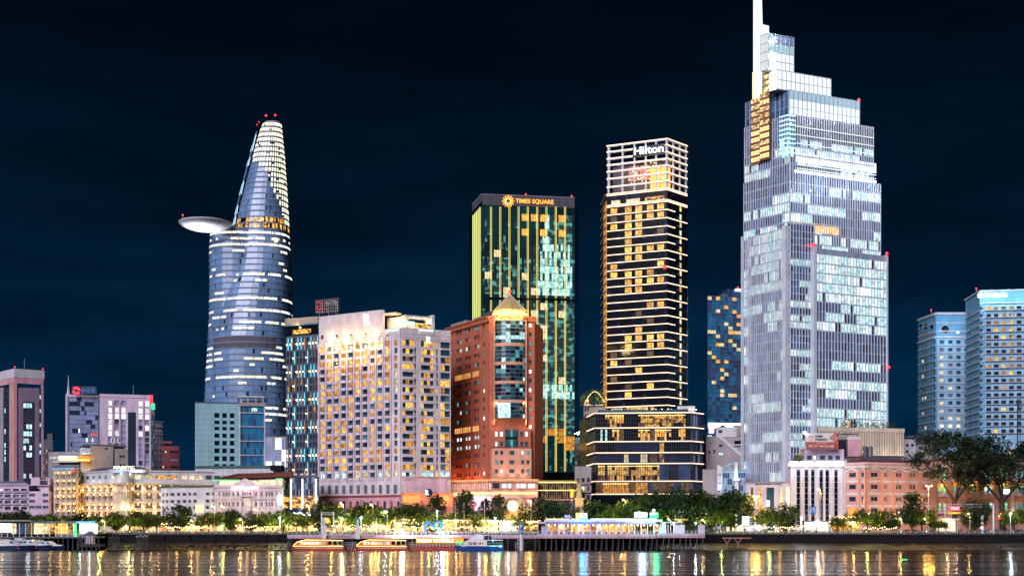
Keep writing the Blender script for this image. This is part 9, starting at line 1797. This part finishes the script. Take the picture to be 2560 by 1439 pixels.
def fast_ferry(px, D, rz, label, s=1.0, lit='glass_teal'):
 T = Thing('fast_ferry', label, 'boat', (0, 0, 0)); b = MB(); hull(b, 15, 4.2, 1.7, 'hull_ferry', 1.6); T.part('hull', b); b = MB(); b.loft([[(-7.2+14*t, -w_, 1.6+.25*t), (-7.2+14*t, w_, 1.6+.25*t), (-7.2+14*t, w_*.9, 2.2+.1*t), (-7.2+14*t, -w_*.9, 2.2+.1*t)] for t, w_ in ((0, 2.05), (.5, 2.0), (.8, 1.5), (1.05, .25))], 'hull_white'); T.part('foredeck', b)
 prof = [(-6.5, 2.1), (-6.5, 3.6), (1.0, 3.8), (4.2, 2.2)]; b = MB(); b.loft([[(x, -1.7, z) for x, z in prof], [(x, 1.7, z) for x, z in prof]], 'hull_white'); T.part('cabin', b)
 for k in range(4): b = MB(); b.box(-6.0+k*1.5, -4.8+k*1.5, -1.75, -1.71, 2.6, 3.3, lit); T.part('window', b)
 b = MB(); b.box8([(1.0, -1.74, 2.6), (2.8, -1.74, 2.55), (2.8, 1.74, 2.55), (1.0, 1.74, 2.6), (1.0, -1.74, 3.5), (1.2, -1.74, 3.4), (1.2, 1.74, 3.4), (1.0, 1.74, 3.5)], 'glass_smoke'); T.part('windscreen', b)
 b = MB(); b.box(-5.5, -2.5, -1.2, 1.2, 3.75, 4.3, 'hull_white'); b.rod((-4, 0, 4.3), (-4, 0, 5.6), .06, 'steel'); T.part('roof_gear', b); b = MB(); b.box8([(3.9, -2.0, .5), (4.3, -1.95, .5), (4.3, -1.6, .5), (3.9, -1.6, .5), (3.4, -2.12, 1.6), (3.8, -2.1, 1.6), (3.8, -1.8, 1.6), (3.4, -1.8, 1.6)], 'red_paint'); T.part('red_stripe', b)
 T.r.location = (*PT(px, D), 0); T.r.rotation_euler = (0, 0, rz); T.r.scale = (s, s, s); return T
fast_ferry(22, 462, .05, 'navy and white fast ferry cut by the left edge', 1.0, 'room_pale'); fast_ferry(75, 468, -.25, 'second white cabin fast ferry from the left, bow to the right'); fast_ferry(118, 472, -.3, 'third fast ferry nearest the dark dock piles', .85); fast_ferry(40, 474, -.1, 'fast ferry behind the two nearest ones at the left', .9)
lamp((*PT(70, 455), 7), (.9, .95, 1), 300, .6, name='ferry_fill_light')  # unseen light over the water that brightens the moored ferries
x, y = PT(2261, 312); T = Thing('river_buoy', 'tiny dark float with a green light on the open water', 'buoy', (x, y, 0)); b = MB(); b.loft([[(x+r*cos(2*pi*i/10), y+r*sin(2*pi*i/10), z) for i in range(10)] for r, z in ((.5, -.2), (.65, .1), (.4, .3))], 'black_metal'); T.part('float', b); b = MB(); b.rod((x-.65, y, .42), (x+.65, y+.05, .5), .1, 'green_neon', 6); T.part('green_light', b)
# ================================================================== DINING DECK ON THE RIGHT
def dining_deck():
 D = 474; F = Face(PT(1344, D), PT(1763, D)); T = Thing('dining_deck', 'long raised dining deck on dark piles with white panel edge and orange soffit line', 'deck', (*PT(1344, D), 4)); U = F.U; zt = F.Z(1500, 1334); zb = F.Z(1500, 1340.5)
 b = MB(); F.box(b, 0, U(1640), zb, zt, -14, 0, 'deck_white'); F.box(b, U(1646), F.L, zb+.2, zt+.25, -12, -.6, 'deck_white'); T.part('slab', b)
 b = MB(); F.box(b, 0, U(1640), zb-.6, zb-.002, -13, -.1, 'salmon'); F.box(b, U(1646), F.L, zb-.4, zb+.198, -11, -.8, 'pink_paint'); T.part('soffit_beam', b)
 for i in range(11): b = MB(); u = U(1640)*(i+.5)/11; F.box(b, u-.05, u+.05, zb, zt, .003, .05, 'grey_dark'); T.part('panel_joint', b)
 for i, x in enumerate(range(1350, 1760, 14)):
  for dn in (-.8, -8): b = MB(); p = F.P(U(x), 0, dn); b.rod((p[0], p[1], -1), (p[0]+(.25 if i % 3 else -.2), p[1], zb-.61), .24, 'pile', 7); T.part('pile', b)
 railing(F.P(.1, 0)[0], F.P(U(1640), 0)[0], D+.2, zt, 'white railing along the dining deck', step=1.5); railing(F.P(U(1646), 0)[0], F.P(F.L, 0)[0], D+.8, zt+.25, 'white railing on the deck end beyond the joint', step=1.5)
 b = MB(); F.box(b, 0, F.L, G-3.6, G-.6, -15.6, -15, 'quay_stone'); T.part('back_wall', b)
 F = Face(PT(1345, 479), PT(1664, 479)); T = Thing('dining_pavilion', 'long riverside dining pavilion with white light edge, lilac fascia and glowing interior', 'restaurant', (*PT(1345, 479), zt)); U = F.U; zr = F.Z(1500, 1297.5); ze = F.Z(1500, 1303.5)
 b = MB(); F.box(b, U(1362), U(1655), ze, zr, -9, 1.2, 'lilac_concrete'); F.box(b, 0, U(1362), ze-.6, ze, -8, 1.0, 'pink_pale'); F.box(b, U(1362), U(1640), ze-.8, ze-.01, -.5, 1.0, 'mauve'); T.part('roof', b)
 for x0, x1 in ((1366, 1424), (1430, 1438), (1476, 1530), (1531, 1590), (1591, 1640)): b = MB(); F.box(b, U(x0), U(x1), zr, zr+.28, .9, 1.25, 'sign_yellow' if x0 in (1366, 1430) else 'led_white'); T.part('light_strip', b)
 n = 18
 for i in range(n+1): b = MB(); u = U(1364)+(U(1650)-U(1364))*i/n; F.box(b, u-.13, u+.13, zt, ze-.8, .6, .86, 'pink_pale' if i % 2 else 'white_paint'); T.part('column', b)
 for i in range(n):
  b = MB(); u0 = U(1364)+(U(1650)-U(1364))*i/n; u1 = U(1364)+(U(1650)-U(1364))*(i+1)/n; m = ('restaurant', 'lobby', 'shop', 'restaurant', 'room_warm', 'shop')[i % 6]
  F.box(b, u0+.1, u1-.1, zt, ze-.9, -3, -2.9, m if i not in (14, 16) else 'leaf_dark'); T.part('lit_bay', b)
  b = MB(); b.ball(F.P((u0+u1)/2, ze-1.2, .1), .24, 'bulb', 6, 5); T.part('pendant_lamp', b)
  if i % 2 == 0: lamp(F.P((u0+u1)/2, ze-1.7, .9), (1, .52, .16), 170, .3, parent=T)
  b = MB(); F.box(b, u0+.5, u0+1.4, zt, zt+.75, -1, -.2, 'brick_dark'); F.box(b, u1-1.2, u1-.6, zt, zt+1.0, -.9, -.3, 'black_metal'); T.part('table', b)
 b = MB(); F.box(b, U(1353), U(1371), zt, F.Z(1360, 1315), .9, 1.1, 'lavender'); T.part('screen_panel', b)
 b = MB(); F.box(b, U(1655), U(1664), zt, ze, -6, 1, 'pink_pale'); F.box(b, U(1648), U(1654.9), zt, zt+2.6, .3, 1.1, 'white_paint'); T.part('end_wall', b)
 for x in (1365, 1385, 1405, 1428): b = MB(); F.box(b, U(x)-.1, U(x)+.1, zr, zr+.9, .5, .7, 'white_metal'); T.part('roof_light_post', b)
 text(T, 'BOS', F, 1458, 1285.5, 7.5, 'sign_white', .3, 20, bold=.05); b = MB(); F.pbox(b, 1448, 1468, 1290.5, 1293, .2, .5, 'sign_white'); F.pbox(b, 1446, 1470, 1294, 1297, -.2, .4, 'sign_blue'); F.pbox(b, 1440, 1446, 1281, 1297, -.3, .3, 'sign_orange'); T.part('sign_panel', b); b = MB(); F.pbox(b, 1411, 1426, 1286, 1293, .1, .3, 'lavender'); T.part('small_sign', b)
 for k in range(4): b = MB(); F.pbox(b, 1586+k*8.2, 1593+k*8.2, 1278+abs(k-1), 1292, .2, .6, 'sign_white'); T.part('sign_block', b)
 b = MB(); F.pbox(b, 1624, 1646, 1280, 1294, .0, .2, 'sign_green'); F.pbox(b, 1625, 1642, 1281, 1285.5, .21, .4, 'sign_white'); T.part('green_sign', b); b = MB(); b.ball(F.P(U(1634), F.Z(1634, 1275), .3), .6, 'sign_pink', 8, 6); T.part('pink_lamp', b)
 for x, c, e in ((1455, (.05, .35, 1), 1600), (1603, (.1, .55, 1), 1600), (1637, (.05, 1, .35), 700), (1633, (1, .5, .9), 120)): lamp(F.P(U(x), F.Z(x, 1272), 1), c, e, .6, parent=T)
 lamp(F.P(U(1456), F.Z(1456, 1290), 6), (.05, .35, 1), 3200, 1.2, parent=T); lamp(F.P(U(1603), F.Z(1603, 1288), 6), (.45, .7, 1), 3600, 1.2, parent=T); lamp(F.P(U(1637), F.Z(1637, 1288), 6), (.05, 1, .4), 1800, 1, parent=T)
 F = Face(PT(1672, 480), PT(1762, 480)); T = Thing('deck_tent', 'pink white tent walls with greenery on the deck end between two brilliant lamps', 'tent', (*PT(1672, 480), zt)); 
 for x0, x1 in ((1663, 1672), (1685, 1712), (1745, 1762)): b = MB(); F.pbox(b, x0, x1, 1311, 1334, -.3, 0, 'pink_pale'); T.part('wall', b)
 b = MB(); F.pbox(b, 1668, 1700, 1303, 1306, -3, .4, 'white_paint'); F.pbox(b, 1690, 1720, 1296, 1299, -4, .2, 'lobby'); T.part('awning', b); b = MB(); rn = random.Random(6)
 for i in range(900): p = Vector(F.P(rn.uniform(F.U(1712), F.U(1785)), zt+rn.random()*3.6, rn.uniform(-2, -.3))); q = Vector((rn.uniform(-1,1), rn.uniform(-1,1), rn.uniform(-1,1))).normalized()*.3; r_ = q.orthogonal().normalized()*.2; b.quad(p-q, p-r_, p+q, p+r_, rn.choice(('leaf_mid', 'leaf_dark')))
 T.part('greenery', b, kind='stuff')
 F = Face(PT(1812, 478), PT(1878, 478)); T = Thing('old_jetty', 'small rusty jetty frame with Y braced posts below the right quay', 'jetty', (*PT(1812, 478), 0)); b = MB(); F.box(b, 0, F.L, 4.1, 4.4, -5, 0, 'salmon_dim'); T.part('platform', b)
 for x in (1818, 1845): b = MB(); u = F.U(x); b.rod(F.P(u, -.5), F.P(u, 2.4), .14, 'salmon_dim'); b.rod(F.P(u, 2.4), F.P(u-1.3, 4.1), .12, 'salmon_dim'); b.rod(F.P(u, 2.4), F.P(u+1.3, 4.1), .12, 'salmon_dim'); T.part('braced_post', b)
dining_deck()
# ================================================================== PEOPLE
def make_person(top, trousers, seed):
 rn = random.Random(seed); me = bpy.data.meshes.new('person'); st = .14+rn.random()*.12; ar = rn.uniform(.1, .45)
 V = [(0,0,.95),(0,0,1.15),(0,0,1.38),(0,0,1.5),(0,.01,1.62),(.1,0,.88),(.1+st*.3,-st*.6,.48),(.12+st*.3,-st*.3,.08),(.12+st*.3,-st*.3-.15,.03),(-.1,0,.88),(-.11,st*.5,.48),(-.12,st,.08),(-.12,st-.15,.03),(.19,0,1.4),(.25,ar*.3,1.13),(.24,-ar*.4,.9),(-.19,0,1.4),(-.25,-ar*.3,1.13),(-.24,-ar*.8,.92),(.24,-ar*.5,.81),(-.24,-ar*.95,.83)]
 E = [(0,1),(1,2),(2,3),(3,4),(0,5),(5,6),(6,7),(7,8),(0,9),(9,10),(10,11),(11,12),(2,13),(13,14),(14,15),(2,16),(16,17),(17,18),(15,19),(18,20)]
 r = [.15,.14,.16,.06,.11,.1,.07,.05,.045,.1,.07,.05,.045,.07,.05,.038,.07,.05,.038,.04,.04]
 me.from_pydata(V, E, []); o = bpy.data.objects.new('tmp', me); col.objects.link(o); m = o.modifiers.new('s', 'SKIN'); m.use_smooth_shade = True; o.modifiers.new('d', 'SUBSURF').levels = 1
 for i, x in enumerate(r): me.skin_vertices[0].data[i].radius = (x, x*.8 if i < 3 else x)
 me.skin_vertices[0].data[0].use_root = True; bpy.context.view_layer.update(); n = bpy.data.meshes.new_from_object(o.evaluated_get(bpy.context.evaluated_depsgraph_get())); bpy.data.objects.remove(o)
 n.name = 'person'; n.materials.clear(); [n.materials.append(MATS[k]) for k in (top, trousers, 'skin', 'hair')]
 for p in n.polygons: z = p.center.z; p.material_index = 0 if .93 < z < 1.47 and abs(p.center.x) < .3 and not (z < .98 and abs(p.center.x) > .2) else 1 if z <= .93 and abs(p.center.x) < .22 and z > .1 else 3 if z > 1.68 or z < .1 else 2
 return n
PM = {k: make_person('shirt_'+k, 'jeans', i) for i, k in enumerate(('white', 'red', 'blue'))}
zd = 5.27
pp = [(742, 477, 'white', 'on the pier above the left waterbus bow'), (760, 478, 'blue', 'on the pier behind the left waterbus'), (886, 477, 'red', 'on the pier between the waterbuses'), (948, 478, 'white', 'on the pier above the right waterbus'), (1034, 477, 'blue', 'on the pier left of the waterbus lettering'), (1130, 478, 'white', 'on the pier right of the monogram sculpture'), (1160, 478, 'red', 'on the pier beside the catamaran stern'), (1500, 475.5, 'white', 'at the dining deck rail, middle'), (1420, 475.5, 'blue', 'at the dining deck rail, left part'), (1610, 475.5, 'red', 'at the dining deck rail, right part')]
for px, D, k, wh_ in pp:
 o = bpy.data.objects.new('person', PM[k]); col.objects.link(o); o.location = (*PT(px, D), ZZ(1336, 474) if px < 1340 else ZZ(1334, 474)); o.rotation_euler = (0, 0, px % 6); tagp(o, 'person in %s top %s' % (k, wh_), 'person')
for px, k, wh_ in ((330, 'white', 'at the quay rail by the timber dolphin'), (418, 'red', 'at the quay rail left of the dark tree trunk'), (508, 'blue', 'at the quay rail right of the dark tree'), (655, 'white', 'at the quay rail below the classical building'), (1905, 'blue', 'at the quay rail before the bank podium'), (2120, 'red', 'at the quay rail by the lantern stalls'), (2208, 'white', 'at the quay rail under the star lamp')):
 o = bpy.data.objects.new('person', PM[k]); col.objects.link(o); o.location = (*PT(px, 493.3), G+.06); o.rotation_euler = (0, 0, px % 6); tagp(o, 'person in %s top %s' % (k, wh_), 'person')
for o_ in list(scn.objects):
 if '_used' in o_: del o_['_used']
